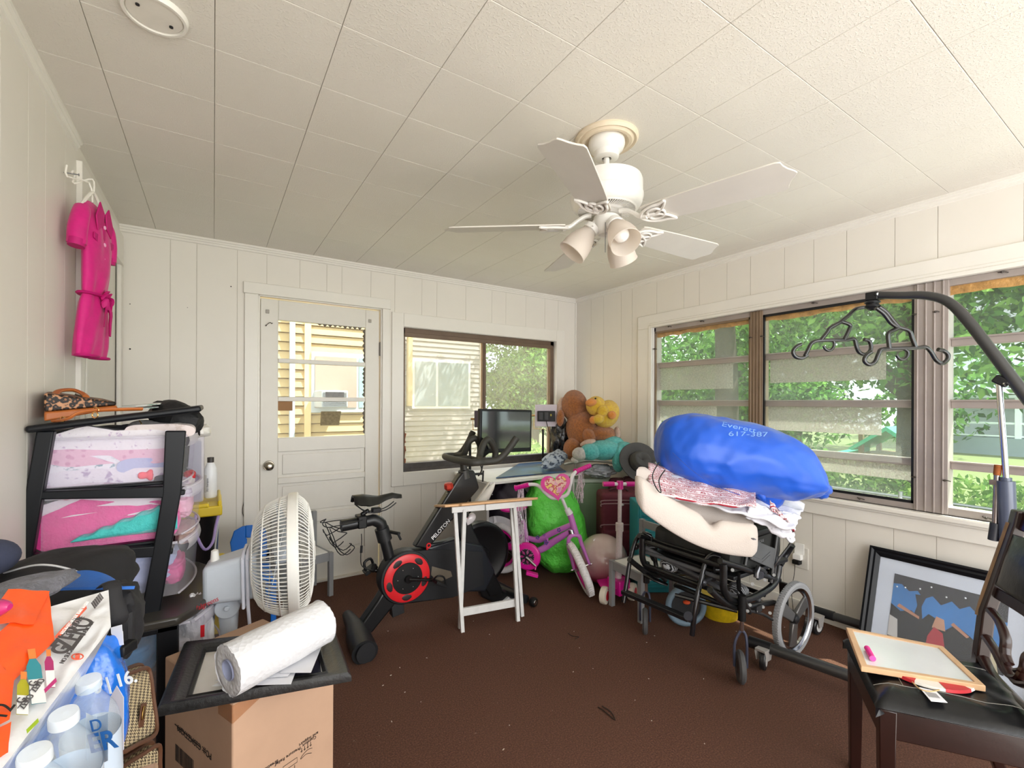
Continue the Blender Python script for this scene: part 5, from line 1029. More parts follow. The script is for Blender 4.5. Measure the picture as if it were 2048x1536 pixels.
# upside-down print on the two visible faces
def side(px, py, f):   # hit a face of the box
    n = ra_ if f == 'L' else la_; d = ray(px, py); t = ((Vector((K.x, K.y, 0))-CAM).dot(n))/d.dot(n); return CAM+d*t-n*.0012
PRT = M('#2c221d', .8, name='print_ink')
a = side(424, 1508, 'L'); text('po_number', 'PO#: C25MZTX299', a, la_, -Z3, .026, PRT, cbx)
a = side(402, 1494, 'L'); b = side(362, 1468, 'L'); put('print_rule', MB().bar(a, Vector((b.x, b.y, a.z+.002))+la_*.04, .0022, .0006, Z3), PRT, cbx, flat=True)
bcd = MB(); o = side(388, 1520, 'L'); x = 0; rr = random.Random(4)
while x < .12:
    w = rr.choice([.0012, .0024, .0036]); bcd.hexa([o+la_*x-Z3*.05, o+la_*(x+w)-Z3*.05, o+la_*(x+w)-Z3*.05-ra_*.0004, o+la_*x-Z3*.05-ra_*.0004, o+la_*x, o+la_*(x+w), o+la_*(x+w)-ra_*.0004, o+la_*x-ra_*.0004]); x += w+rr.choice([.0015, .003])
put('barcode', bcd, PRT, cbx, flat=True)
for s, (px, py), sz in (('Comfort', (632, 1470), .013), ('and Support', (636, 1462), .013), ('Pressure Relief', (601, 1492), .013), ('Breathable Cooling', (556, 1518), .013)):
    text('icon_caption', s, side(px, py, 'R'), -ra_, -Z3, sz, PRT, cbx, align='LEFT')
ic = MB(); o = side(612, 1500, 'R'); u = -ra_
for k in range(4): ic.tube([o+u*(.010*k-.015)+Z3*.016, o+u*(.010*k-.015)+Z3*.004], .0007, 4).tube([o+u*(.010*k-.018)+Z3*.007, o+u*(.010*k-.015)+Z3*.003, o+u*(.010*k-.012)+Z3*.007], .0007, 4)
ic.tube([o+u*-.02-Z3*.006, o+u*-.005-Z3*.002, o+u*.012-Z3*.008, o+u*.018-Z3*.016, o+u*.0-Z3*.012, o+u*-.018-Z3*.02], .0008, 4, sm=3)
o = side(580, 1524, 'R'); ic.tube([o+u*-.022, o+u*.022, o+u*.022-Z3*.014, o+u*-.022-Z3*.014], .0008, 4, closed=True)
for k in range(3): ic.tube([o+u*(.014*k-.014)-Z3*.018, o+u*(.014*k-.014)-Z3*.032], .0007, 4)
put('printed_icons', ic, PRT, cbx)
# picture frame lying on the box
fl_, fr_, br2_, bl2_ = oZ(ZB+.022, 312, 1418), oZ(ZB+.022, 703, 1348), oZ(ZB+.022, 668, 1252), oZ(ZB+.022, 368, 1284)
FB = M('#1f1f20', .42, var=.5, vs=40, bump=.4, bs=90, coat=.2, name='distressed_black_wood')
cen = (fl_+fr_+br2_+bl2_)/4; pfm = thing('picture_frame', 'black wooden picture frame lying flat on the cardboard box', 'picture frame', Vector((cen.x, cen.y, ZB)))
def inset(k, z): return [Vector((c.x, c.y, 0)).lerp(Vector((cen.x, cen.y, 0)), k)+Z3*z for c in (fl_, fr_, br2_, bl2_)]
m = MB(); rings = [inset(0, ZB+.001), inset(0, ZB+.016), inset(.04, ZB+.026), inset(.16, ZB+.022), inset(.24, ZB+.014), inset(.27, ZB+.018), inset(.30, ZB+.012), inset(.30, ZB+.001)]
vs = sum(rings, []); m.add(vs, [(i*4+k, i*4+(k+1) % 4, ((i+1) % 8)*4+(k+1) % 4, ((i+1) % 8)*4+k) for i in range(8) for k in range(4)])
put('moulding', m, FB, pfm, ang=60)
iw = inset(.29, ZB+.004); put('print', MB().hexa([p-Z3*.003 for p in iw]+iw), M('#e6e2dc', .35, coat=.4), pfm, flat=True)
u1 = (iw[1]-iw[0]); v1_ = (iw[3]-iw[0])
dk = MB().add([iw[0]+u1*a+v1_*b+Z3*.0008 for a, b in ((.62, .03), (.98, .03), (.98, .97), (.62, .97))], [(0, 1, 2, 3)]); put('dark_panel', dk, M('#232436', .25, coat=.5), pfm, flat=True)
sh_ = MB().ell(iw[0]+u1*.28+v1_*.55+Z3*.001, (.035, .025, .0006)); put('printed_shape', sh_, M('#3b3532', .6), pfm)
a, b = oD(1.215, 455, 1314), oD(1.46, 650, 1234); b.z = ZB+.03+.062+.02; a.z = ZB+.026+.068
PT = N('paper_towel'); PT.b.inputs['Base Color'].default_value = lin('#dcdcdf'); PT.b.inputs['Roughness'].default_value = .9; vo = PT.n('ShaderNodeTexVoronoi', _Scale=85); PT.l(PT.co(), vo.inputs['Vector']); PT.bump(vo.outputs['Distance'], .45, .004)
ax_ = (b-a).normalized(); LR = .285; a2 = a; rt = thing('paper_towel_roll', 'white paper towel roll lying across the black picture frame', 'paper roll', a2)
fr2 = frame(ax_)
def roll(u, v): 
    an = 2*pi*v; r = .068*(1-.035*u)+.002*noise.noise(Vector((cos(an)*2, sin(an)*2, u*4)))+(.003*noise.noise(Vector((cos(an)*5, sin(an)*5, 9))) if u < .02 else 0)
    return a2+fr2 @ Vector((r*cos(an), r*sin(an), LR*u+(.004*noise.noise(Vector((cos(an)*6, sin(an)*6, 1))) if u in (0, 1) else 0)))
m = MB().surf(roll, 24, 64, cv=True)
for z in (0, LR):
    m.lathe([(.027, z+(.004 if z == 0 else -.004)), (.035, z), (.05, z-.001 if z == 0 else z+.001), (.060, z), (.0675, z+(.002 if z == 0 else -.002))], a2, ax_, 64)
put('paper', m, PT.m, rt); put('core', MB().lathe([(.0260, .0), (.0275, -.001), (.0275, .02), (.0275, LR-.01), (.0260, LR), (.0260, .0)], a2, ax_, 32), M('#aab0cc', .8), rt)
put('core_inside', MB().lathe([(0, .09), (.0258, .09)], a2, ax_, 24), M('#8c92ad', .9), rt)
# loose sheets
for i, (c4, lb, dz) in enumerate((((( 430, 1362), (575, 1352), (640, 1275), (505, 1290)), 'white paper sheet sticking out in front of the roll, corner over the frame edge', .006), (((424, 1372), (582, 1368), (592, 1340), (470, 1345)), 'lowest white paper sheet under the paper towel roll', .002), (((560, 1345), (622, 1345), (650, 1274), (600, 1285)), 'white paper sheet with its corner pointing right beside the roll', .009))):
    pts = [oZ(ZB+.027+dz, *c) for c in c4]
    f = lambda u, v: pts[0].lerp(pts[1], u).lerp(pts[3].lerp(pts[2], u), v)+Z3*(.003*sin(u*3+i)*v)
    tag(put('paper_sheet', MB().sheet(f, 8, 8, .0008), M('#dcdce0', .7)), lb, 'paper', 'loose sheets under the paper towel roll')
# ================================================================== NEAR LEFT HEAP
# carton that carries the heap (mostly below the picture)
tag(put('carton', MB().box((-3.40, -2.84, (FZ+.60)/2), (.34, .62, .60-FZ)), CBD, bev=.006), 'brown carton at the bottom of the heap by the left wall', 'box')
P1, P2, P3 = oD(.46, 5, 1536), oD(.70, 222, 1254), oD(.775, 217, 1180)
P4 = oD(.60, -60, 1250)
Fn = (P2-P1).cross(P3-P1).normalized(); Fn = -Fn if Fn.dot(CAM-P2) < 0 else Fn
def onF(px, py, off=.0006): d = ray(px, py); t = (P1-CAM).dot(Fn)/d.dot(Fn); return CAM+d*t+Fn*off
PW = M('#e7e7ea', .22, coat=.5, bump=.35, bs=18, bd=.01, name='white_shrink_wrap'); OR = M('#ff5a1c', .25, coat=.5, bump=.3, bs=14, bd=.01, name='orange_shrink_wrap')
gp = thing('drink_pack', 'orange and white shrink wrapped pack of sports drinks topping the near left heap', 'drink pack', (P1+P2)/2-Z3*.08)
tL, tR = onF(-70, 1262, 0), onF(217, 1180, 0); bL, bR = P1+(P1-P2)*.25, P2; bk = -Fn*.17
def fc(u, v, o=0):
    p = bL.lerp(bR, u).lerp(tL.lerp(tR, u), v); e = min(u, 1-u, v, 1-v); return p+Fn*(o+.006*noise.noise(Vector((u*7, v*6, 2)))*min(1, e*8))
m = MB().surf(fc, 36, 24)
m.surf(lambda u, v: tL.lerp(tR, u)+bk*v+Vector((0, 0, .010*noise.noise(Vector((u*6, v*5, 7)))*sin(pi*v)+.010*sin(pi*v))), 36, 12)
m.surf(lambda u, v: bR.lerp(tR, u)+bk*v, 6, 6); m.surf(lambda u, v: bL.lerp(tL, u)+bk*v, 6, 6); m.surf(lambda u, v: bL.lerp(bR, u)+bk*v, 6, 6)
put('wrap', m, PW, gp)
def dec(name, pts, mat, off=.007, parent=gp, lab=None):
    o = put(name, MB().add([onF(x, y, off) for x, y in pts], [tuple(range(len(pts)))]), mat, parent, flat=True)
    if lab: o['label'] = lab
def decg(name, pts, mat, off, parent=gp):   # a fine grid decal that follows the wrap
    dec(name, pts, mat, off, parent)
def over(name, fnxy, nu, nv, mat, off=.0035):
    def g(u, v): x, y = fnxy(u, v); p = onF(x, y, 0); return p+Fn*(off+.003*noise.noise(Vector((x*.03, y*.03, 3)))+.004)
    put(name, MB().surf(g, nu, nv), mat, gp)
def quad(a, b, c, d): return lambda u, v: ((a[0]*(1-u)+b[0]*u)*(1-v)+(d[0]*(1-u)+c[0]*u)*v, (a[1]*(1-u)+b[1]*u)*(1-v)+(d[1]*(1-u)+c[1]*u)*v)
over('orange_band', quad((-40, 1300), (22, 1372), (104, 1292), (92, 1196)), 16, 16, OR); over('orange_band', quad((-40, 1480), (12, 1452), (22, 1372), (-40, 1300)), 8, 12, OR)
over('orange_top', quad((-40, 1262), (60, 1262), (92, 1196), (10, 1190)), 10, 8, OR, .006); over('red_stripe', quad((106, 1292), (168, 1228), (166, 1218), (103, 1284)), 12, 2, M('#e8664a', .3, coat=.4), .0045)
over('orange_corner', quad((-20, 1536), (8, 1520), (16, 1455), (-20, 1475)), 6, 6, OR)
def drink(px, py, px2, py2, w, col, cap):
    d = (px2-px, py2-py); L = sqrt(d[0]**2+d[1]**2); ux_, uy_ = d[0]/L, d[1]/L; nx_, ny_ = -uy_, ux_
    pt = lambda a, b: (px+ux_*a*L+nx_*b*w, py+uy_*a*L+ny_*b*w)
    dec('bottle_picture', [pt(*q) for q in ((.16, -.22), (.3, -.5), (1, -.5), (1, .5), (.3, .5), (.16, .22))], M(col, .3, coat=.4), .0105)
    dec('cap_picture', [pt(*q) for q in ((-.02, -.26), (.16, -.26), (.16, .26), (-.02, .26))], M(cap, .3, coat=.4), .0108)
    dec('label_picture', [pt(*q) for q in ((.55, -.5), (1, -.5), (1, .5), (.55, .5))], M('#f0f0f0', .4), .0112)
drink(54, 1316, 68, 1425, 30, '#2f8e9c', '#e8873f'); drink(38, 1362, 34, 1448, 24, '#b3ac22', '#e8873f'); drink(88, 1316, 92, 1392, 18, '#b02a6e', '#e8873f')
DGR = M('#4a4648', .5, name='grey_print'); uu = (onF(168, 1250)-onF(118, 1315)).normalized(); vv_ = (onF(110, 1300)-onF(118, 1315))
text('pack_print', 'ZERO', onF(139, 1312, .0085), uu, vv_, .036, DGR, gp, bold=.02, sx=.82); text('pack_print', 'GATORADE', onF(134, 1282, .0085), uu, vv_, .009, DGR, gp); text('pack_print', 'G', onF(124, 1322, .0085), uu, vv_, .026, DGR, gp, bold=.03)
text('pack_print', 'HYDRATES BETTER THAN WATER', onF(119, 1281, .0095), uu, vv_, .0058, M('#f6f1ee', .5), gp); text('pack_print', 'NO SUGAR THIRST QUENCHER', onF(120, 1340, .0085), uu, vv_, .007, DGR, gp)
for p in ((60, 1405), (36, 1440)): text('pack_print', 'G', onF(p[0], p[1]-12, .0125), uu, vv_, .012, DGR, gp); text('pack_print', 'ZERO', onF(p[0], p[1], .0125), uu, vv_, .009, DGR, gp)
text('pack_print', '12', onF(-4, 1462, .012), uu, vv_, .024, INK, gp)
bcd = MB()
for k in range(16):
    s = k/16; a = onF(184+18*s, 1228-22*s, .009); bcd.bar(a, a+vv_.normalized()*.016, .0006 if k % 3 else .0011, .0003)
put('barcode', bcd, DGR, gp, flat=True)
put('red_emblem', MB().torus(onF(148, 1326, .009), Fn, .006, .0008, 16, 5).box(onF(148, 1326, .009), (.004, .004, .006)), M('#d6553c', .5), gp)
for x, y, g_ in ((55, 1468, '#9cb82c'), (92, 1385, '#c0357a')): dec('flavour_tag', [(x-14, y+12), (x+10, y-12), (x+12, y-4), (x-12, y+20)], M(g_, .4), .0115)
# water bottles standing in clear wrap, and the blue wrapped pack behind
WB = clear('clear_bottle', '#f4f9fd', .20, .06, .8, .25, 30); LBL = M('#c4d2e2', .4, coat=.3); CAPW = clear('cap_plastic', '#f4f8fb', .62, .2)
wp = ((178, 1372, .66, 'water bottle standing highest in the clear wrap beside the blue wrapped pack'), (128, 1442, .56, 'water bottle with rounded shoulder in front of the printed label'), (70, 1520, .50, 'water bottle nearest the viewer at the foot of the orange pack'))
for i, (px, py, d, lb) in enumerate(wp):
    o = oD(d, px, py); b = thing('water_bottle', 'clear plastic '+lb, 'bottle', o-Z3*.20, 'water bottles in clear wrap'); tl = (Z3*.97+RGT*.10-FWD*.16).normalized()
    put('bottle_body', MB().lathe([(.012, 0), (.013, -.012), (.018, -.022), (.029, -.045), (.0335, -.065), (.0335, -.10), (.031, -.105), (.0335, -.112), (.0335, -.195), (.028, -.20), (0, -.20)], o, tl, 36), WB, b)
    put('cap', MB().lathe([(0, .012), (.0135, .011), (.0145, .008), (.0145, -.003), (0, -.003)], o, tl, 28), CAPW, b)
    put('label', MB().lathe([(.0342, -.075), (.0342, -.155)], o, tl, 36), LBL, b)
o = oD(.60, 205, 1478); tx = RGT*.9+UPV*.2
text('label_print', 'ER', oD(.605, 180, 1506), RGT*.96+UPV*.22, UPV*.95-RGT*.1, .034, M('#1f5a9c', .4), D.objects['water_bottle'], bold=.02); text('label_print', 'D', oD(.605, 182, 1464), RGT*.96+UPV*.22, UPV, .022, M('#1f5a9c', .4), D.objects['water_bottle'])
lw = MB().surf(lambda u, v: oD(.615+.02*sin(pi*v)-.01, 172+44*v+18*u*0, 1425+95*u+8*sin(v*3)), 8, 8); put('printed_wrap', lw, LBL, D.objects['water_bottle'])
tag(put('shrink_wrap', MB().surf(lambda u, v: oD(.52+.12*u+.01*noise.noise(Vector((u*9, v*9, 0))), 20+190*u-30*v, 1500-150*u+70*v+10*noise.noise(Vector((u*5, v*5, 4)))), 30, 16), clear('wrap_film', '#eaf2fa', .16, .1, .9, .6, 24)), 'clear creased shrink wrap stretched over the water bottles', 'wrap')
bw_ = thing('water_pack', 'blue wrapped pack of bottled water with white print behind the clear bottles', 'drink pack', oD(.85, 200, 1500))
BW_ = M('#1c6fd6', .25, coat=.5, var=.12, vs=14, bump=.5, bs=16, bd=.02, name='blue_shrink_wrap')
put('wrap', MB().ell(oD(.86, 184, 1415), (.052, .05, .13), fn=lambda s: 1+.14*noise.noise(s*2.5), nu=36, nv=24, p=.8), BW_, bw_)
text('pack_print', '0 | 16.', oD(.765, 188, 1388), RGT*.96+UPV*.28, UPV, .030, M('#eef3fa', .4), bw_, bold=.02)
put('bottle_picture', MB().prism([(-.015, -.06), (.018, -.06), (.018, .03), (.006, .05), (-.005, .03)], oD(.79, 226, 1430), RGT, UPV, FWD*.001), M('#c8c9da', .4), bw_)
# houndstooth cases
HT = N('houndstooth_tweed'); co = HT.co(); ck_ = HT.n('ShaderNodeTexChecker', _Scale=230); mp = HT.n('ShaderNodeMapping'); mp.inputs['Rotation'].default_value = (.5, .6, .78); HT.l(co, mp.inputs[0]); HT.l(mp.outputs[0], ck_.inputs['Vector']); ck_.inputs[1].default_value = lin('#3a2a22'); ck_.inputs[2].default_value = lin('#cdbb95'); HT.l(ck_.outputs[0], HT.b.inputs['Base Color']); HT.b.inputs['Roughness'].default_value = .85
BRL = M('#5a3926', .45, name='brown_leather'); BRS = M('#b08d4f', .25, metal=1, name='brass')
for (q4, q4b, lb) in ((((226, 1520, .84), (318, 1472, 1.0), (300, 1328, 1.06), (228, 1352, .90)), (-.05, .20), 'upright houndstooth tweed travel case with brown leather trim and brass lock'), (((236, 1640, .86), (322, 1560, 1.0), (322, 1482, 1.0), (236, 1536, .86)), (-.05, .2), 'second houndstooth tweed case below the one with the brass lock')):
    F4 = [oD(d, x, y) for x, y, d in q4]; nn = (F4[1]-F4[0]).cross(F4[3]-F4[0]).normalized(); nn = nn if nn.dot(FWD) > 0 else -nn; nn = ((sum(F4, Vector())/4-CAM).normalized()-RGT*.55).normalized(); bk4 = nn*.13
    sc_ = thing('travel_case', lb, 'suitcase', (F4[0]+F4[1])/2, 'houndstooth travel cases')
    put('case_body', MB().hexa([F4[0], F4[1], F4[1]+bk4, F4[0]+bk4, F4[3], F4[2], F4[2]+bk4, F4[3]+bk4]), HT.m, sc_, bev=.02, seg=4)
    pc_ = sum(F4, Vector())/4; rim_ = [pc_+(p-pc_)*.93-nn*.001 for p in F4]
    put('leather_piping', MB().tube(smooth_path([p for a, b in zip(rim_, rim_[1:]+rim_[:1]) for p in (a.lerp(b, .12), a.lerp(b, .5), a.lerp(b, .88))], 3, True), .0045, 8, closed=True).tube(smooth_path([p+nn*.05 for a, b in zip(rim_, rim_[1:]+rim_[:1]) for p in (pc_+(a.lerp(b, .1)-pc_)*1.09, pc_+(a.lerp(b, .5)-pc_)*1.08, pc_+(a.lerp(b, .9)-pc_)*1.09)], 3, True), .006, 8, closed=True), BRL, sc_)
    lk = F4[0].lerp(F4[1], .62).lerp(F4[3].lerp(F4[2], .62), .36); uX = (F4[1]-F4[0]).normalized(); uY = nn.cross(uX); lm = Matrix((uX, uY, nn)).transposed()
    put('lock_tab', MB().box(lk-nn*.004, (.024, .07, .008), lm), BRL, sc_, bev=.004); put('lock', MB().box(lk-nn*.009-uY*.008, (.012, .038, .006), lm), BRS, sc_, bev=.002)
# backpack, grey knit, navy cushion
bp = thing('backpack', 'black backpack with bright blue panel slumped behind the drink pack', 'backpack', oD(1.05, 150, 1240))
BF = M('#1b1a1d', .75, bump=.3, bs=40, name='black_canvas'); 
put('main_body', MB().ell(oD(1.12, 110, 1172), (.17, .12, .075), frame(UPV, RGT), fn=lambda s: 1+.12*noise.noise(s*2.2), p=.75, nu=40, nv=24), BF, bp)
put('side_body', MB().ell(oD(1.0, 245, 1240), (.035, .06, .078), fn=lambda s: 1+.2*noise.noise(s*2.4), p=.8, nu=32, nv=20), BF, bp)
BLU = M('#1f62b8', .6, bump=.5, bs=120, bd=.002, name='blue_mesh_fabric')
put('blue_panel', MB().sheet(lambda u, v: oD(.93+.06*v-.02*sin(pi*u), 105+165*u, 1176-34*sin(pi*min(1, u*1.15+.05))**.6*v-4*u), 20, 8, .006), BLU, bp)
put('piping', MB().tube([oD(1.03, 8, 1146), oD(1.01, 60, 1132), oD(1.0, 95, 1130), oD(1.0, 130, 1136), oD(1.0, 168, 1148)], .0022, 6, sm=4), M('#d9dade', .5), bp)
put('strap', MB().tube([oD(.93, 200, 1180), oD(.91, 222, 1166), oD(.90, 228, 1200), oD(.90, 240, 1240), oD(.92, 222, 1262), oD(.93, 215, 1300)], .014, 8, sm=4, flat=.3), BF, bp)
put('strap_buckle', MB().box(oD(.90, 252, 1296), (.035, .02, .02), frame(RGT)), BLACK, bp, bev=.003)
put('paper_tag', MB().sheet(lambda u, v: oD(.885, 222+22*u+4*v, 1255+38*v-6*u+5*sin(v*9)), 5, 8, .0006), M('#e6e6ea', .6), bp)
kn = M('#77777f', .95, var=.2, vs=60, bump=1, bs=120, bd=.006, name='grey_knit')
tag(put('knit_blanket', MB().ell(oD(.80, 20, 1192), (.11, .05, .022), frame(UPV, RGT), fn=lambda s: 1+.15*noise.noise(s*2.5), nu=36, nv=20), kn), 'grey knitted blanket edge above the orange pack at the left edge of the photo', 'blanket')
tag(put('navy_cushion', MB().ell(oD(1.0, -30, 1118), (.055, .06, .04)), M('#3a3f55', .9, var=.1, bump=.4)), 'dark navy cloth bundle at the left edge above the backpack', 'cushion')
tag(put('rolled_packet', MB().tube([oD(.60, -20, 1224), oD(.60, 4, 1214), oD(.60, 20, 1214)], [.012, .010, .004], 10, sm=3), M('#b8286c', .3, coat=.5)), 'shiny magenta packet lying on the orange pack at the left edge', 'packet')
# ================================================================== CHILD'S BICYCLE
q = lambda x, y, d: oD(d, x, y)
PB = M('#c46fc4', .35, coat=.5, var=.06, name='pink_bike_paint'); HP = M('#e0199a', .35, coat=.3, name='hot_pink_plastic'); WP = M('#eceaf0', .35, coat=.3, name='white_bike_plastic')
kb_ = thing('child_bicycle', 'small pink child bicycle with white handlebar and heart plaque', 'bicycle', (-1.1, -.95, FZ))
hd0, hd1 = q(1140, 1028, 3.26), q(1152, 1068, 3.22); bbp = q(1054, 1108, 3.36); rw = q(1000, 1095, 3.56); st0 = q(1042, 1030, 3.46); st1 = q(1052, 1065, 3.44)
fr = MB()
fr.tube([hd0, hd1], .022, 16).tube([hd0.lerp(hd1, .5), q(1100, 1068, 3.33), q(1078, 1080, 3.37), q(1052, 1075, 3.42)], [.018, .022, .022, .018], 14, sm=4).tube([hd0.lerp(hd1, .75), q(1112, 1080, 3.30), q(1085, 1098, 3.34), bbp], [.018, .024, .024, .02], 14, sm=4)
fr.tube([q(1045, 1040, 3.46), st1, bbp], [.015, .016, .018], 12, sm=2).tube([st1, rw+RGT*.03], [.011, .009], 10).tube([bbp, rw+RGT*.035], [.012, .010], 10).tube([q(1092, 1070, 3.34), q(1094, 1092, 3.34)], .02, 8, flat=.6)
put('frame', fr, PB, kb_)
def wheel(par, c, ax, R, tw, tmat, rmat, nsp=16, hubm=WP, tread=True):
    w = put('wheel', MB().lathe([(R-tw*1.5, -tw*.35), (R-tw*1.2, -tw*.45), (R-tw*1.2, tw*.45), (R-tw*1.5, tw*.35), (R-tw*1.7, 0), (R-tw*1.5, -tw*.35)], c, ax, 44), rmat, par)
    put('tyre', MB().torus(c, ax, R-tw*.6, tw*.62, 56, 12), tmat, w)
    if tread:
        t = MB(); f = frame(ax)
        for k in range(60):
            a = 2*pi*k/60; rr = R-.001; e = f @ Vector((cos(a), sin(a), 0)); s = f @ Vector((-sin(a), cos(a), 0)); z = f @ Vector((0, 0, 1))
            t.bar(c+e*rr-z*tw*.4+s*.004, c+e*(rr+.001)+s*-.003, .006, .003).bar(c+e*rr+z*tw*.4+s*.004, c+e*(rr+.001)+s*-.003, .006, .003)
        put('tread', t, tmat, w)
    s = MB(); f = frame(ax)
    for k in range(nsp):
        a = 2*pi*k/nsp; s.tube([c+f @ Vector((.012*cos(a+.8), .012*sin(a+.8), .02*(-1)**k)), c+f @ Vector(((R-tw*1.5)*cos(a), (R-tw*1.5)*sin(a), 0))], .0011, 5)
    put('spokes', s, CHROME, w); put('hub', MB().cyl(c-f @ Vector((0, 0, .035)), c+f @ Vector((0, 0, .035)), .014, 16), CHROME, w); return w
TY = M('#e6e3e4', .7, var=.1, vs=40, name='white_tyre'); fd = (hd0-rw); fd.z = 0; fn_ = fd.cross(Z3).normalized()
wheel(kb_, rw, fn_, .195, .042, TY, HP, tread=False)
fwc = q(1160, 1137, 3.19); fax = (RGT*.93+UPV*.36+FWD*.10).normalized(); wheel(kb_, fwc, fax, .190, .044, TY, HP)
cr = q(1150, 1070, 3.21); fk = MB()
for s, ex in ((-1, (1148, 1139)), (1, (1179, 1129))):
    e = q(*ex, 3.19); fk.tube([cr, cr+RGT*s*.03-UPV*.01, cr+RGT*s*.045-UPV*.06, e], [.014, .015, .014, .009], 12, sm=4)
put('fork', fk, PB, kb_); put('axle', MB().cyl(q(1142, 1141, 3.19), q(1184, 1127, 3.19), .005, 8).ell(q(1182, 1128, 3.19), .008, nu=8, nv=6).ell(q(1144, 1140, 3.19), .008, nu=8, nv=6), CHROME, kb_)
put('headset', MB().lathe([(.016, -.02), (.026, -.018), (.026, .014), (.020, .018)], q(1144, 1064, 3.23), (hd0-hd1), 20), CHROME, kb_)
put('stem', MB().tube([hd0, q(1134, 1018, 3.26)], [.026, .020], 16).tube([q(1134, 1020, 3.26), q(1122, 992, 3.25)], .0115, 12), WP, kb_)
hb = [q(1042, 972, 3.32), q(1058, 969, 3.30), q(1076, 971, 3.28), q(1090, 985, 3.26), q(1104, 996, 3.25), q(1120, 995, 3.25), q(1135, 988, 3.25), q(1141, 968, 3.26), q(1145, 952, 3.30), q(1155, 940, 3.35)]
put('handlebar', MB().tube(hb, .0125, 12, sm=5), WP, kb_)
for a, b in (((1032, 976, 3.33), (1058, 969, 3.30)), ((1152, 943, 3.34), (1180, 931, 3.42))):
    a, b = q(*a), q(*b); outr = a if a.x < b.x and a.z < .8 else b; g = MB().tube([a, b], .0165, 14)
    for k in range(6): g.torus(a.lerp(b, .1+.15*k), b-a, .0165, .0022, 16, 5)
    g.cyl(outr, outr+(outr-(b if outr is a else a)).normalized()*.006, .023, 16); put('grip', g, HP, kb_)
rr = random.Random(2)
for cx, cy, n, L in ((1042, 975, 26, 160), (1160, 940, 22, 66)):
    ts = MB()
    for k in range(n):
        x = cx+rr.uniform(-6, 6); d = 3.33 if cx < 1100 else 3.40; pts = [q(x, cy, d)]; y = cy; 
        while y < cy+L*rr.uniform(.7, 1): y += L/7; x += rr.uniform(-4, 4); pts.append(q(x, y, d+rr.uniform(-.02, .02)))
        ts.tube(pts, .0014, 4, sm=2)
    put('tassel', ts, M('#e9d3e2', .4, var=.3, vs=80), kb_)
# heart plaque: plain coloured blobs only
def hrt(s): return [(16*sin(t)**3/16*s, (13*cos(t)-5*cos(2*t)-2*cos(3*t)-cos(4*t))/16*s) for t in [2*pi*k/36 for k in range(36)]]
hc = q(1112, 972, 3.20); hm = (RGT*.98+UPV*.16, UPV*.98-RGT*.16)
put('heart_plaque', MB().prism(hrt(.105), hc, hm[0], hm[1], FWD*.012), HP, kb_, bev=.004); 
PIC = N('plaque_print'); PIC.l(PIC.ramp(PIC.noise(22, 2, .5), [(.30, lin('#f3d36a')), (.42, lin('#c9485c')), (.5, lin('#f0c4b4')), (.58, lin('#e58ac4')), (.7, lin('#4aa3d8'))], 'CONSTANT'), PIC.b.inputs['Base Color']); PIC.b.inputs['Roughness'].default_value = .3
put('plaque_print', MB().prism(hrt(.078), hc-FWD*.0015+UPV*.006, hm[0], hm[1], FWD*.002), PIC.m, kb_, flat=True)
cg = (RGT*-.28-FWD*.95).normalized()
put('chain_guard', MB().lathe([(.0, .018), (.085, .018), (.098, .012), (.10, 0)], bbp-FWD*.045, cg, 40).bar(bbp-FWD*.04+UPV*.045, rw-FWD*.04+RGT*.02+UPV*.03, .03, .05, FWD), HP, kb_, bev=.004)
sn = MB(); o = bbp-FWD*.045+cg*.019; f = frame(cg)
sn.lathe([(0, .0), (.018, .0), (.018, .004)], o, cg, 18)
for k in range(7):
    a = 2*pi*k/7; e = f @ Vector((cos(a), sin(a), 0)); s = f @ Vector((-sin(a), cos(a), 0)); sn.bar(o, o+e*.055, .012, .004, cg).bar(o+e*.035, o+e*.052+s*.018, .008, .004, cg).bar(o+e*.035, o+e*.052-s*.018, .008, .004, cg)
put('snowflake_disc', MB().lathe([(0, -.001), (.058, -.001)], o, cg, 30), WP, kb_); put('snowflake_cutout', sn, M('#2a2730', .5), kb_)
cp = q(1072, 1133, 3.25); put('crank', MB().tube([o+cg*.01, cp], [.012, .010], 10), CHROME, kb_)
put('pedal', MB().box(q(1064, 1148, 3.24), (.045, .085, .022), frame(UPV*.95+RGT*.25, RGT)).cyl(cp, q(1070, 1140, 3.24), .006, 8), HP, kb_, bev=.006)
sdl = MB().ell(q(1028, 1016, 3.5), (.12, .055, .03), frame(UPV, RGT) @ rotm(0, 0, .2) if False else None, nu=24, nv=12); put('seat', sdl, HP, kb_)
put('seat_post', MB().cyl(q(1038, 1022, 3.47), st1, .010, 12), CHROME, kb_)
put('rear_fender', MB().tube([rw+(fd.normalized()*cos(a)+Z3*sin(a))*.215 for a in [radians(k) for k in range(30, 171, 20)]], .028, 8, sm=3, flat=.25, hint=fn_), WP, kb_)
for (x, y), s in (((1075, 1075), .010), ((1092, 1085), .012), ((1088, 1070), .006), ((1118, 1060), .010)):
    o2 = q(x, y, 3.27); fl = MB()
    for k in range(5): fl.ell(o2+RGT*s*cos(k*1.257)+UPV*s*sin(k*1.257), (s*.55, s*.55, s*.55), nu=8, nv=6)
    put('flower_sticker', fl, M('#5a3f96', .4), kb_)
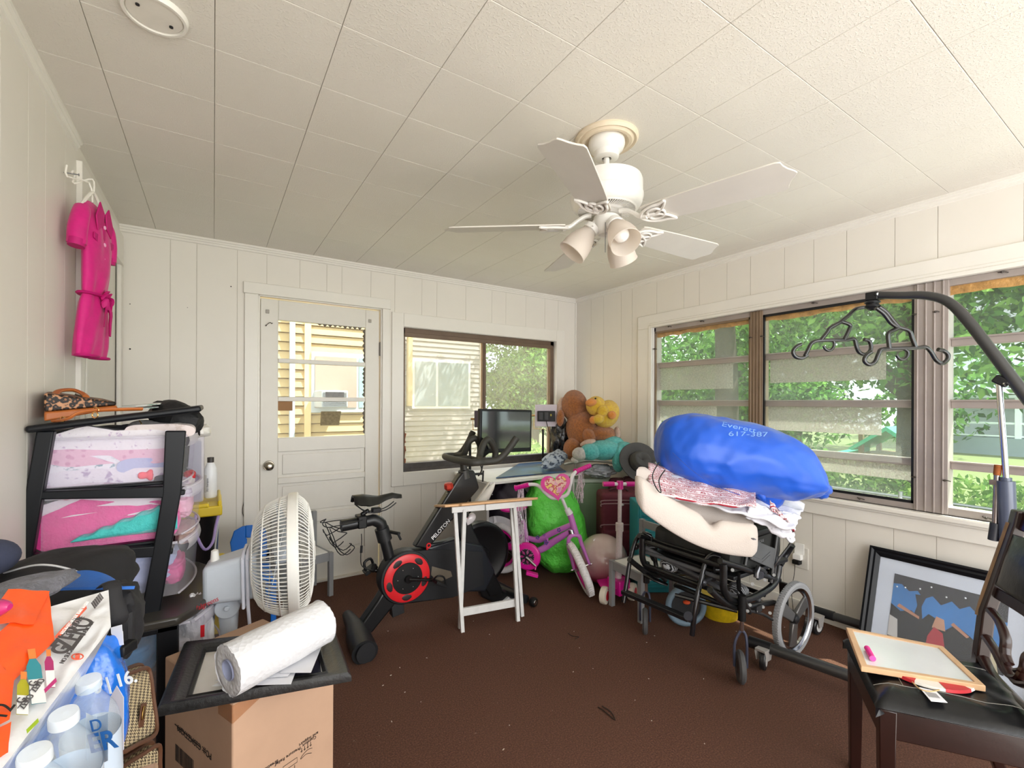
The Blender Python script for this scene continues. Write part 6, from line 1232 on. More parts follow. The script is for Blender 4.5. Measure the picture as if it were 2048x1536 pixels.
# ================================================================== GREEN SACK, PURPLE BAG, BALL
GS = M('#66e052', .45, var=.08, vs=5, bump=.9, bs=6, bd=.06, name='lime_satin')
gc_ = q(1110, 1056, 3.68)
def gfn(s): 
    c = .55*noise.noise(Vector((s.x*1.5, s.y*1.5, s.z*2.6)))+.18*noise.noise(Vector((s.x*3, s.y*3, s.z*7)))
    return (1+.10*c+.018*sin(s.z*15+4*noise.noise(s*2)))*(1-.10*max(0, s.z)) 
sack = MB().ell((gc_.x, gc_.y, FZ+.375), (.285, .23, .385), frame(Z3, RGT), fn=gfn, nu=64, nv=44, p=.80)
for v_ in sack.v: v_ += Vector((RGT.x, RGT.y, 0))*(.16*(FZ+.375-v_.z))
tag(put('bean_bag', sack, GS), 'big lime green satin sack bulging behind the pink bicycle', 'bean bag')
pbg = thing('laundry_bag', 'dark purple drawstring bag with white lettering under the white desk', 'bag', q(1018, 1085, 3.72))
put('bag_body', MB().ell(q(1017, 1022, 3.80), (.17, .15, .27), fn=lambda s: 1+.10*noise.noise(s*3)+.05*sin(s.z*10+s.x*6)*(s.z > 0), nu=48, nv=30, p=.85), M('#2f2733', .6, var=.15, bump=.5, bs=8, bd=.02, name='dark_purple_cloth'), pbg)
text('bag_print', 'wash', q(984, 1046, 3.57), RGT*.97-UPV*.22, UPV, .115, M('#e9e6ea', .6), pbg, bold=.03, shear=.1)
bo = q(1205, 1112, 3.40); bo.z = FZ+.182
BM = N('pearl_ball'); g = BM.n('ShaderNodeSeparateXYZ'); BM.l(BM.co(), g.inputs[0]); BM.l(BM.ramp(BM.math('ADD', BM.math('MULTIPLY', g.outputs[2], 1.7), BM.math('MULTIPLY', BM.noise(6, 3), .25)), [(.25, lin('#8d3a4c')), (.62, lin('#cdb7b2'))]), BM.b.inputs['Base Color']); BM.b.inputs['Roughness'].default_value = .12; BM.b.inputs['Coat Weight'].default_value = .5
tag(put('play_ball', MB().ell(bo, .182, nu=44, nv=28), BM.m, ang=180), 'pearly pink and grey play ball between the green sack and the scooter', 'ball')
# ================================================================== SCOOTER
sc2 = thing('scooter', 'pink and white child scooter with T handlebar', 'scooter', (-.9, -1.35, FZ)); w0 = oZ(FZ, 1209, 1207); w0.z = FZ+.055
hp0 = q(1237, 1128, 3.12); hp0.z = .10; ht = q(1240, 968, 3.10)
put('steering_tube', MB().tube([hp0, q(1239, 1050, 3.11)], .021, 16).tube([q(1239, 1060, 3.11), ht], .013, 14).cyl(q(1239, 1062, 3.11), q(1239, 1046, 3.11), .026, 16), M('#dfd3d6', .4, var=.1, vs=90, name='patterned_white_tube'), sc2)
put('handlebar', MB().tube([q(1207, 968, 3.08), q(1273, 968, 3.12)], .012, 12), WP, sc2)
for a, b in (((1206, 968, 3.08), (1228, 968, 3.09)), ((1252, 968, 3.11), (1275, 968, 3.12))): put('grip', MB().tube([q(*a), q(*b)], .0165, 14), HP, sc2)
put('handle_clamp', MB().tube([q(1240, 978, 3.10), q(1240, 962, 3.10)], .022, 14), HP, sc2)
put('deck', MB().hexa([oZ(.03, 1192, 1160), oZ(.03, 1205, 1180), oZ(.03, 1262, 1176), oZ(.03, 1250, 1150), oZ(.055, 1192, 1160), oZ(.055, 1205, 1180), oZ(.055, 1262, 1176), oZ(.055, 1250, 1150)]).box((hp0.x, hp0.y, .055), (.10, .12, .10)), HP, sc2, bev=.008)
wheel_ax = (RGT*.85-FWD*.52).normalized()
for i, c in enumerate((w0, w0+RGT*.20+FWD*.06)):
    w = put('wheel', MB().lathe([(.02, .020), (.040, .024), (.055, .018), (.058, 0), (.055, -.018), (.04, -.024), (.02, -.020), (.02, .02)], c, wheel_ax, 32), M('#e4dccb', .5), sc2); put('wheel_disc', MB().lathe([(0, .021), (.030, .023), (.034, .02)], c, -wheel_ax, 24).lathe([(0, .021), (.030, .023), (.034, .02)], c, wheel_ax, 24), M('#cf2038', .35), w)
# grey child's chair turned sideways in front of the luggage
gchair = kid_chair((ca.x+.01, ca.y+.02, 0), (-.08, -1, 0), 'grey child chair with white seat in front of the maroon suitcases', w=.265, dpt=.265)
# ================================================================== DESK AND WHAT IS ON IT
zt = .70
dk_ = thing('desk', 'white topped desk along the back wall under the window', 'desk', (-1.0, -.38, FZ)); DW = M('#e6e5e2', .4, name='desk_white')
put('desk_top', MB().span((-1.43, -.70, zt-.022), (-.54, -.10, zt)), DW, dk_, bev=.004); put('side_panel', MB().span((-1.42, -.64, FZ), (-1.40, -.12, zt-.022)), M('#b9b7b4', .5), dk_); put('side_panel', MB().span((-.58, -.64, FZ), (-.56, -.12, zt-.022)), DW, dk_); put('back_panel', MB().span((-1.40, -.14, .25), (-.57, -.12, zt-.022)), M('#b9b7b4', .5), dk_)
mt_ = [oZ(zt+.004, *p) for p in ((992, 957), (1132, 944), (1105, 925), (1042, 926))]
MT = N('blue_board'); MT.l(MT.ramp(MT.noise(3.5, 3), [(.35, lin('#3d4654')), (.62, lin('#3f6a9c'))]), MT.b.inputs['Base Color']); MT.b.inputs['Roughness'].default_value = .3
tag(put('desk_mat', MB().hexa(mt_+[p+Z3*.008 for p in mt_]), MT.m, flat=True), 'dark blue flat board lying across the white desk', 'board')
# light stands with square LED panels
def led(name, panel, c0, pole, lab, z0, d, legs=True):
    t = thing('light_stand', lab, 'light stand', pole[-1]); (cx, cy), (w, h) = panel; o = q(cx, cy, d); tlt = RGT*.98-FWD*.15; m = frame(-FWD, RGT)
    p = put('light_panel', MB().box(o, (w, .02, h), Matrix((tlt.normalized(), FWD, UPV)).transposed()), c0, t, bev=.003); put('yoke', MB().tube([o-UPV*h*.1-RGT*(w/2+.012), o-UPV*(h/2+.02)-RGT*(w/2+.01), o-UPV*(h/2+.025)], .003, 6).cyl(o-RGT*(w/2), o-RGT*(w/2+.03), .009, 10), M('#b9925a', .4, metal=.7), t)
    put('pole', MB().tube(pole, [.010]*len(pole), 10), BLACK, t)
    if legs:
        b = pole[-1]
        for k in range(3):
            a = 2*pi*k/3+.5; put('tripod_leg', MB().tube([Vector((b.x, b.y, b.z+legs)), Vector((b.x+.22*legs/.3*cos(a), b.y+.22*legs/.3*sin(a), b.z+.006))], .006, 8), BLACK, t)
    return t, o
b1 = q(1012, 1110, 3.9); b1 = Vector((-1.50, -.52, FZ)); t1, o1 = led('a', ((954, 838), (.045, .14)), M('#5a4f58', .5), [Vector((b1.x, b1.y, 1.06)), b1], 'black tripod light stand with its dark panel edge behind the bike screen', 0, 3.86, .32)
pz = q(1086, 858, 4.25); pb = Vector((pz.x, pz.y, zt+.008)); t2, o2_ = led('b', ((1092, 831), (.20, .20)), M('#cfc6d0', .45), [pz, pb], 'light stand on the desk with a square white panel seen from the back', 0, 4.2, False)
put('battery_box', MB().box(o2_-FWD*.022-UPV*.005, (.16, .024, .095), Matrix(((RGT*.98-FWD*.15).normalized(), FWD, UPV)).transposed()), MBLACK, t2, bev=.004); bt = MB()
for k in (-1, 0, 1): bt.box(o2_-FWD*.036+RGT*(.047*k)-UPV*.005, (.036, .006, .07), Matrix(((RGT*.98-FWD*.15).normalized(), FWD, UPV)).transposed())
put('battery_bays', bt, M('#3b3c40', .4), t2, bev=.003); put('indicator', MB().box(o2_-FWD*.040+RGT*.047+UPV*.005, (.026, .004, .02)), M('#a9a04a', .4), t2); put('cable', MB().tube([o2_-FWD*.03-UPV*.05, q(1100, 870, 4.2), q(1099, 930, 4.2)], .003, 6), BLACK, t2)
put('foot', MB().lathe([(0, .012), (.05, .008), (.06, 0)], pb, n=20), BLACK, t2)
# ================================================================== STACK IN THE CORNER
SG = M('#7f9a7c', .5, var=.05, name='sage_plastic'); sb = thing('storage_tote', 'sage green storage bin with a pale lid in the corner', 'storage bin', (-.2, -.55, FZ))
o = q(1180, 1000, 4.0)
def xyb(px, d): p = q(px, 900, d); return p.x, p.y
(ax0, ay0), (ax1, ay1) = xyb(1140, 4.05), xyb(1216, 4.0)
TM = Matrix((RGT.copy(), FWD.copy(), Z3)).transposed()
def tub(cx, cy, w, dp_, z0, z1, tap): 
    m = MB(); v = []
    for z, k in ((z0, 1-tap), (z1, 1)):
        for a, b in ((-1, -1), (1, -1), (1, 1), (-1, 1)): v.append(Vector((cx, cy, z))+Vector((RGT.x, RGT.y, 0))*a*w/2*k+FWD*b*dp_/2*k)
    return m.hexa(v)
c_ = q(1174, 900, 4.12); put('body', tub(c_.x, c_.y, .36, .30, FZ, .60, .14), SG, sb, bev=.015, seg=3); put('rim', tub(c_.x, c_.y, .39, .33, .60, .635, 0), M('#b9c3b6', .45), sb, bev=.008)
lid_ = [(1120, 926, 3.95), (1150, 917, 3.9), (1236, 921, 3.95), (1238, 931, 4.2)]
tag(put('box_lid', MB().sheet(lambda u, v: q(1128+112*u, 926-7*sin(pi*u)+3*v, 3.93+.36*v), 14, 6, .012), M('#cfcfcb', .45), bev=.003), 'pale grey plastic lid lying under the turquoise plush toy', 'lid')
tag(put('plastic_bag', MB().ell(q(1202, 942, 3.96), (.15, .11, .055), fn=lambda s: 1+.3*noise.noise(s*2.6)+.1*noise.noise(s*8), nu=48, nv=28), M('#a3a5ad', .25, var=.1, bump=.7, bs=20, bd=.02, coat=.3, name='grey_thin_plastic')), 'crumpled grey plastic bag on top of the sage green bin', 'bag')
MR = M('#5a1a2b', .75, var=.1, vs=20, bump=.25, bs=120, name='maroon_nylon'); MRD = M('#3c141e', .7)
def luggage(cx, d, w, dp_, z0, z1, label, zl):
    c = q(cx, 900, d); t = thing('suitcase', label, 'suitcase', (c.x, c.y, z0), 'maroon soft suitcases'); R2 = Vector((RGT.x, RGT.y, 0)).normalized()
    m = tub(c.x, c.y, w, dp_, z0, z1, 0); put('body', m, MR, t, bev=.035, seg=4)
    f0 = c-FWD*(dp_/2+.001); z = MB()
    for zz, k in zl: z.tube(smooth_path([Vector((f0.x, f0.y, zz-.02))-R2*w*.49, Vector((f0.x, f0.y, zz))-R2*w*.42, Vector((f0.x, f0.y, zz))+R2*w*.42, Vector((f0.x, f0.y, zz-.02))+R2*w*.49], 4), .0045, 6)
    put('zip', z, M('#8a6a70', .5), t); put('front_pocket', tub(c.x-FWD.x*dp_/2, c.y-FWD.y*dp_/2, w*.9, .04, z0+.04, zl[-1][0]-.04, 0), MR, t, bev=.018, seg=3)
    put('badge', MB().ell(Vector((f0.x, f0.y, z1-.085))-FWD*.004+R2*.01, (.02, .004, .009)), M('#d8cfd2', .4), t); put('handle', MB().tube([Vector((c.x, c.y, z1))-R2*.07-FWD*.03, Vector((c.x, c.y, z1+.02))-R2*.05-FWD*.03, Vector((c.x, c.y, z1+.02))+R2*.05-FWD*.03, Vector((c.x, c.y, z1))+R2*.07-FWD*.03], .009, 8, sm=3), MRD, t); return t
luggage(1236, 3.62, .31, .22, FZ, .60, 'maroon soft suitcase nearest the scooter, with a pull tag', [(.52, 1), (.545, 1), (.36, 1)])
luggage(1262, 3.84, .34, .22, FZ, .655, 'taller maroon suitcase standing behind, under the grey hat', [(.56, 1), (.4, 1)])
TL = M('#2f8f9c', .4, var=.05, name='teal_plastic'); tc = q(1302, 900, 3.36); td = thing('drawer_unit', 'teal plastic louvred drawer unit between the suitcases and the wheelchair', 'drawer unit', (tc.x, tc.y, FZ))
put('frame', tub(tc.x, tc.y, .25, .24, FZ, .58, 0), TL, td, bev=.006)
for k in range(4):
    c = tc-FWD*.125; z = FZ+.04+.148*k
    dr_ = put('drawer', tub(c.x, c.y, .225, .02, z, z+.125, 0), M('#37a0ac', .35, name='teal_front'), td, bev=.004); g = MB()
    for j in range(3): e = c-FWD*.014; g.box((e.x, e.y, z+.03+.034*j), (.20, .012, .012), TM)
    put('louvre', g, TL, dr_, bev=.002)
# ---- plush toys
def furry(name, c1, c2, sc=1): 
    n = N(name); n.l(n.ramp(n.noise(55*sc, 4, .7), [(.3, lin(c1)), (.7, lin(c2))]), n.b.inputs['Base Color']); n.b.inputs['Roughness'].default_value = .95; n.b.inputs['Sheen Weight'].default_value = .4; n.bump(n.noise(130*sc, 4, .8), 1, .012); return n.m
BRN = furry('brown_plush', '#8a4a14', '#c4762c'); YEL = furry('yellow_plush', '#e6a80c', '#ffdc30'); TQ = furry('turquoise_plush', '#25aeb0', '#6fe0dc'); WHF = furry('pale_plush', '#b9b5b2', '#e6e2dd'); ORF = furry('orange_plush', '#f08a1c', '#ffa640'); PKF = furry('beige_plush', '#c9a08c', '#ecd0c0')
fz_ = lambda s: 1+.025*noise.noise(s*14)+.012*noise.noise(s*40)
def blob(m, x, y, d, rx, ry, rz=None, rot=0): 
    f = Matrix((RGT*cos(rot)+UPV*sin(rot), FWD, UPV*cos(rot)-RGT*sin(rot))).transposed(); return m.ell(q(x, y, d), (rx, rz or rx, ry), f, fn=fz_, nu=40, nv=26)
bear = thing('plush_monkey', 'large brown plush toy turned away, sitting in the corner heap', 'plush toy', q(1165, 918, 4.12))
bd = MB(); blob(bd, 1168, 862, 4.12, .155, .20, .15, .35); blob(bd, 1146, 898, 4.05, .085, .10, .085, 0); blob(bd, 1205, 868, 4.02, .12, .075, .09, -.1); blob(bd, 1178, 872, 3.98, .055, .07, .05, .5)
bear_b = put('body', bd, BRN, bear, ang=180); put('head', blob(MB(), 1149, 812, 4.15, .118, .145, .125, .1), BRN, bear, ang=180); put('ear', blob(MB(), 1121, 836, 4.12, .035, .075, .03, -.1), BRN, bear, ang=180); put('muzzle', blob(MB(), 1122, 812, 4.18, .035, .08, .05, -.2), PKF, bear, ang=180); put('foot_pad', blob(MB(), 1234, 866, 4.0, .028, .055, .05), PKF, bear, ang=180); put('foot_pad', blob(MB(), 1176, 886, 3.93, .07, .03, .05, .3), PKF, bear, ang=180)
dk2 = thing('plush_duck', 'yellow plush duck with orange beak held by the brown plush toy', 'plush toy', q(1205, 850, 3.98))
m = MB(); blob(m, 1192, 812, 3.98, .085, .085, .08, 0); blob(m, 1213, 828, 3.99, .105, .125, .10, -.5); blob(m, 1206, 822, 3.90, .05, .05, .03); put('body', m, YEL, dk2, ang=180)
put('beak', blob(MB(), 1182, 805, 3.90, .048, .032, .04, .15), ORF, dk2, ang=180); put('foot', blob(MB(), 1224, 830, 3.88, .035, .035, .03), ORF, dk2, ang=180); put('foot', blob(MB(), 1187, 840, 3.92, .035, .035, .04), ORF, dk2, ang=180); put('eye', MB().ell(q(1191, 797, 3.895), .008), BLACKG, dk2); put('wing', blob(MB(), 1197, 838, 3.9, .05, .04, .04, .3), YEL, dk2, ang=180)
tqt = thing('plush_bear', 'turquoise plush toy with pale paws lying face down over the bin', 'plush toy', q(1205, 925, 3.9))
m = MB(); blob(m, 1208, 900, 3.93, .17, .085, .13, 0); blob(m, 1180, 904, 3.86, .085, .07, .08, 0); blob(m, 1238, 918, 3.84, .055, .11, .06, -.1); blob(m, 1247, 895, 3.9, .08, .05, .08, 0); blob(m, 1225, 888, 3.98, .10, .07, .1); put('body', m, TQ, tqt, ang=180)
put('paw', blob(MB(), 1159, 908, 3.84, .062, .056, .06, 0), WHF, tqt, ang=180); put('paw', blob(MB(), 1150, 920, 3.86, .035, .03, .05, 0), WHF, tqt, ang=180)
FL = M('#4b4a4a', .9, var=.12, vs=12, bump=.5, bs=60, name='grey_felt'); ht_ = thing('felt_hat', 'dark grey felt hat tipped on top of the suitcases', 'hat', q(1280, 955, 3.75)); ha = (-FWD*.86+UPV*.42+RGT*.18).normalized(); ho = q(1277, 925, 3.78)
hatf = frame(ha)
def brim(u, v): a = 2*pi*u; r = .085+.085*v; return ho+hatf @ Vector((r*cos(a), r*sin(a)*1.0, .012*sin(2*a)*v+.012*v*v))
put('brim', MB().sheet(brim, 44, 6, .006), FL, ht_, ang=180)
def crown(u, v): a = 2*pi*u; r = np.interp(v, [0, .5, .85, .95, 1], [.088, .082, .066, .045, .0]); z = np.interp(v, [0, .5, .85, .95, 1], [0, .06, .095, .098, .070]); return ho+hatf @ Vector((r*cos(a), r*sin(a), z-.018*max(0, sin(a))*v))
put('crown', MB().surf(crown, 40, 14, cu=True), FL, ht_, ang=180); put('hat_band', MB().lathe([(.090, .002), (.088, .020), (.085, .020)], ho, ha, 36), M('#2c2b2b', .6), ht_)
tag(put('refuse_bag', MB().ell(q(1120, 872, 4.22), (.085, .09, .17), fn=lambda s: 1+.22*noise.noise(s*3)+.08*noise.noise(s*8), nu=44, nv=30), M('#141416', .25, bump=.8, bs=24, bd=.02, coat=.4, name='black_bin_liner')), 'shiny black plastic bag squeezed behind the brown plush toy', 'bag')
tag(put('denim_jeans', MB().ell(q(1110, 918, 4.0), (.15, .09, .055), rotm(0, -.35, .3), fn=lambda s: 1+.25*noise.noise(s*2.6), nu=40, nv=24), cloth('#aebccb', '#3f5068', 30, 'noise', th=.52)), 'mottled blue and white folded fabric beside the black bag on the desk', 'clothes')
# ================================================================== WHEELCHAIR (front towards the left)
YN, YF = -2.36, -1.87; WB_ = M('#1b1c1e', .3, metal=.3, coat=.4, name='wheelchair_black'); GPW = M('#55565a', .45, name='dark_grey_foam'); TG = M('#8f9093', .7, var=.05, name='grey_rubber')
wc = thing('wheelchair', 'black manual wheelchair with grey tyres facing left in front of the right wall', 'wheelchair', (-.85, (YN+YF)/2, FZ))
n_ = lambda x, y, o=0: oY(YN+o, x, y)
def far(p): return Vector((p.x, p.y+(YF-YN), p.z))
rock = [n_(1447, 1128), n_(1447, 1150), n_(1448, 1180), n_(1462, 1199), n_(1495, 1199), n_(1534, 1180), n_(1552, 1160), n_(1558, 1130)]
m = MB()
for pts in (rock, [far(p) for p in rock]): m.tube(pts, .017, 12, sm=4)
rl = [n_(1440, 1122), n_(1490, 1138), n_(1558, 1160)]; bp1 = [n_(1541, 1165), n_(1547, 1120), n_(1556, 1050)]; lw_ = [n_(1420, 1180, 0), n_(1470, 1215), n_(1545, 1205), n_(1580, 1222)]
for pts, r in ((rl, .014), (bp1, .013), (lw_, .015)):
    m.tube(pts, r, 10, sm=3).tube([far(p) for p in pts], r, 10, sm=3)
for px, py in ((1450, 1190), (1530, 1190), (1560, 1150), (1448, 1135)): p = n_(px, py); m.cyl(p, far(p), .012, 10)
fl0, fl1 = n_(1350, 1205), n_(1470, 1222); 
put('frame', m, WB_, wc)
put('cross_tubes', MB().cyl(n_(1452, 1160), far(n_(1452, 1160)), .011, 10).cyl(n_(1480, 1200), far(n_(1452, 1150)), .012, 10).cyl(n_(1520, 1200), far(n_(1500, 1190)), .016, 12), GPW, wc)
# seat cushion, seat pan
zs0, zs1 = .455, .60; x0 = -1.03; cs = M('#262624', .75, bump=.4, bs=30, var=.15, name='black_seat_cloth')
def cush(u, v):
    a = 2*pi*v; s = abs(cos(a))**.4*(1 if cos(a) > 0 else -1); t = abs(sin(a))**.4*(1 if sin(a) > 0 else -1); y = YN+.02+(YF-YN-.04)*u
    return Vector((x0+.23+s*.235+.008*noise.noise(Vector((u*9, a, 3))), y, (zs0+zs1)/2+t*(zs1-zs0)/2*(1-.12*(1-abs(s))*0)+.010*noise.noise(Vector((u*6, a*2, 1)))))
c = MB().surf(cush, 26, 36, cv=True); c.f.append(tuple(j*27 for j in range(35, -1, -1))); c.f.append(tuple(j*27+26 for j in range(36))); put('seat_cushion', c, cs, wc, ang=75)
put('cushion_top', MB().sheet(lambda u, v: Vector((x0-.005+.44*v, YN+.02+(YF-YN-.04)*u, zs1+.012+.016*sin(pi*v)+.01*noise.noise(Vector((u*7, v*5, 0))))), 24, 12, .012), M('#171716', .8), wc)
put('seat_pan', MB().span((x0+.0, YN, zs0-.025), (-.52, YF, zs0-.005)), MBLACK, wc, bev=.004)
# arm rests
for sgn, f in ((0, lambda p: p), (1, far)):
    pan = [n_(1507, 1080), n_(1552, 1098), n_(1545, 1138), n_(1500, 1118)]
    put('side_guard', MB().prism([(p.x, p.z) for p in pan], (0, (YN if not sgn else YF)-.006, 0), (1, 0, 0), (0, 0, 1), (0, .008, 0)), M('#5a5b5c', .5), wc, bev=.002)
    put('armrest_pad', MB().box(f((n_(1500, 1046)+n_(1570, 1066))/2), (.30, .055, .035), rotm(0, .0, 0)), M('#1a1a1b', .5), wc, bev=.012, seg=3)
    put('arm_post', MB().cyl(f(n_(1502, 1058)), f(n_(1490, 1130)), .010, 10), WB_, wc); put('arm_post', MB().cyl(f(n_(1556, 1065)), f(n_(1548, 1150)), .011, 10), WB_, wc)
text('guard_lettering', 'QUICKIE', n_(1511, 1088, -.0085), (1, 0, 0), Z3, .020, M('#77787a', .5), wc)
ch = MB()
for k in range(2): a = n_(1507, 1112+6*k, -.007); b = n_(1524, 1119+6*k, -.007); ch.bar(a, b, .004, .003).bar(b, n_(1540, 1104+6*k, -.007), .004, .003)
put('guard_ribs', ch, M('#5a5b5d', .5), wc)
put('backrest', MB().box(((-.53), (YN+YF)/2, .70), (.05, YF-YN-.02, .24)), M('#1d1d1e', .7), wc, bev=.02, seg=3)
# wheels
TGm = TG
for f, yo in ((lambda p: p, -.045), (far, .045)):
    hb = f(n_(1570, 1224)); hb = Vector((hb.x, hb.y+yo, FZ+.193)); R = .192
    w = put('rear_wheel', MB().lathe([(R-.030, -.016), (R-.036, -.010), (R-.050, -.006), (R-.050, .006), (R-.036, .010), (R-.030, .016), (R-.030, -.016)], hb, (0, -1, 0), 56), CHROME, wc)
    put('tyre', MB().lathe([(R-.030, .017), (R-.012, .020), (R-.003, .014), (R, .004), (R, -.004), (R-.003, -.014), (R-.012, -.020), (R-.030, -.017)], hb, (0, -1, 0), 64), TGm, w)
    t = MB()
    for k in range(84):
        a = 2*pi*k/84; e = Vector((cos(a), 0, sin(a))); 
        for s in (-1, 1): t.box(hb+e*(R-.002)+Vector((0, .009*s, 0)), (.006, .009, .006), rotm(0, -a, 0))
    put('tread', t, TGm, w); sp = MB()
    for k in range(3):
        a = 2*pi*k/3+.45; e = Vector((cos(a), 0, sin(a))); s = Vector((-sin(a), 0, cos(a))); sp.hexa([hb+e*.02-s*.024+Vector((0, -.012, 0)), hb+e*.02+s*.024+Vector((0, -.012, 0)), hb+e*.02+s*.024+Vector((0, .012, 0)), hb+e*.02-s*.024+Vector((0, .012, 0)), hb+e*.150-s*.036+Vector((0, -.006, 0)), hb+e*.150+s*.036+Vector((0, -.006, 0)), hb+e*.150+s*.036+Vector((0, .006, 0)), hb+e*.150-s*.036+Vector((0, .006, 0))])
    put('mag_spokes', sp, M('#6e6c6b', .3, metal=.6), w, bev=.005); put('hub', MB().lathe([(0, .024), (.012, .024), (.022, .018), (.026, 0), (.022, -.018), (0, -.024)], hb, (0, -1, 0), 24), MBLACK, w)
    put('wheel_mount', MB().cyl(hb, Vector((hb.x, hb.y-yo*1.0, hb.z)), .012, 12).bar(Vector((hb.x, hb.y-yo, hb.z)), Vector((hb.x-.02, hb.y-yo, .33)), .04, .012), WB_, wc)
# front casters
cas_ax = (RGT*.96-FWD*.27).normalized(); cas_ax.z = 0
for o in (oZ(FZ, 1481, 1366), oZ(FZ, 1290, 1268)):
    r = .072 if o.y > -2 else .074; c = Vector((o.x, o.y, FZ+r+.003)); hd = c+Vector((0.01, 0, .17)); w = put('caster_wheel', MB().lathe([(.030, .013), (r-.01, .015), (r, .006), (r, -.006), (r-.01, -.015), (.03, -.013), (.03, .013)], c, cas_ax, 40), M('#4b4b4d', .6), wc)
    put('caster_hub', MB().lathe([(0, .016), (.03, .013), (.03, -.013), (0, -.016)], c, cas_ax, 20), MBLACK, w)
    fk = MB(); s = cas_ax*.027
    fk.tube([c-s, c-s+Z3*.10, hd-s*.6+Z3*-.02, hd, hd+s*.6+Z3*-.02, c+s+Z3*.10, c+s], .0065, 8, sm=3); put('caster_fork', fk, M('#50556a', .35, metal=.6, name='blue_grey_metal'), wc)
    put('caster_stem', MB().cyl(hd, hd+Z3*.055, .009, 12), CHROME, wc); put('caster_housing', MB().cyl(hd+Z3*.05, hd+Z3*.17, .018, 16), BLACK, wc)
    e = hd+Z3*.16; put('caster_arm', MB().tube([e, Vector((e.x+.12, YN if o.y < -2 else YF, .25))], .013, 10), WB_, wc)
put('front_crossbar', MB().tube([n_(1350, 1190, .25), n_(1475, 1222, .0)], .011, 8), WB_, wc)
# footrest hangers
pt = lambda x, y, k: oX(-1.06-.14*k, x, y)
nh = [(1441, 1115, 0), (1425, 1110, .15), (1411, 1125, .3), (1401, 1166, .55), (1392, 1205, .8), (1384, 1271, 1)]; fh = [(1302, 1073, 0), (1290, 1067, .15), (1276, 1074, .25), (1267, 1094, .4), (1259, 1127, .6), (1253, 1166, .8), (1247, 1205, 1)]
for hh_ in (nh, fh):
    hg_ = put('footrest_hanger', MB().tube([pt(*p) for p in hh_], .0125, 12, sm=4), M('#1a1c22', .15, metal=.5, coat=.8, name='gloss_black_tube'), wc)
    a = pt(*hh_[0]); put('hanger_mount', MB().tube([a, a-Z3*.10, a-Z3*.14+Vector((.03, 0, 0))], .012, 10, sm=2).cyl(a-Z3*.06-RGT*.03, a-Z3*.06+RGT*.02, .014, 12), WB_, hg_)
    b = pt(*hh_[3]); put('bracket', MB().cyl(b, b+Vector((.10, 0, .01)), .012, 10).ell(b+Vector((.02, 0, 0)), .02, nu=10, nv=8).ell(b+Vector((.1, 0, .01)), .024, nu=12, nv=8), M('#4c4c50', .3, metal=.6), hg_)
a, b = pt(1246, 1183, .9), pt(1378, 1238, .95); put('foot_plate', MB().bar(a, b, .022, .035, (1, 0, .1)), M('#17181c', .4, bump=.5, bs=90), wc, bev=.003)
put('foot_plate_clamp', MB().cyl(pt(1373, 1228, .95)-RGT*.0-FWD*.02, pt(1384, 1240, .95)+FWD*.02, .022, 16), M('#4a4d58', .35, metal=.5), wc)
lp = [(1315, 1085, 0), (1312, 1130, 0), (1322, 1145, .1), (1345, 1152, .1)]; put('leg_loop', MB().tube([oX(-1.02, 1318, 1080), oX(-1.02, 1310, 1100), oX(-1.02, 1312, 1130), oX(-1.02, 1322, 1148), oX(-1.0, 1400, 1176)], .013, 10, sm=4).tube([oX(-1.04, 1300, 1078), oX(-1.04, 1412, 1112)], .009, 10).tube([oX(-1.0, 1318, 1108), oX(-1.0, 1402, 1138)], .009, 8).tube([oX(-.98, 1355, 1136), oX(-.98, 1400, 1152)], .010, 8).tube([oX(-.95, 1350, 1170), oX(-.95, 1470, 1218)], .013, 8), WB_, wc)
put('calf_strap_bracket', MB().tube([oX(-1.10, 1290, 1148), oX(-1.08, 1312, 1160), oX(-1.04, 1335, 1170)], [.022, .018, .012], 10, sm=3, flat=.6).cyl(oX(-1.1, 1291, 1145), oX(-1.1, 1291, 1165), .012, 12), BLACKG, wc)
put('push_handle', MB().tube([n_(1560, 1130, .03), n_(1572, 1110, .03), n_(1584, 1090, .0)], [.016, .015, .017], 12, sm=3), MBLACK, wc); put('quick_levers', MB().tube([n_(1545, 1140), n_(1560, 1115, -.03), n_(1583, 1086, -.03)], .006, 8, sm=2).tube([n_(1530, 1145), n_(1516, 1135, -.02), n_(1512, 1155, -.02)], .012, 8, sm=2).box(n_(1520, 1148, -.01), (.05, .012, .05)), M('#6a6b6f', .25, metal=.9), wc)
bl = MB()
for px, py in ((1500, 1210), (1512, 1222), (1526, 1214), (1540, 1226), (1495, 1222), (1530, 1160), (1548, 1150), (1465, 1140), (1505, 1168)): bl.cyl(n_(px, py, -.02), n_(px, py, .015), .008, 10)
put('bolts', bl, STEEL, wc); put('brake', MB().tube([n_(1500, 1222, -.01), n_(1525, 1228, -.02), n_(1545, 1240, -.03), n_(1548, 1242, -.03)], .007, 8, sm=2).box(n_(1513, 1216, -.01), (.05, .03, .03)), M('#3a3a3c', .4, metal=.5), wc)
put('strap', MB().tube([n_(1476, 1145), n_(1478, 1180, -.01), n_(1486, 1190, -.01)], .012, 6, flat=.2), BLACK, wc)
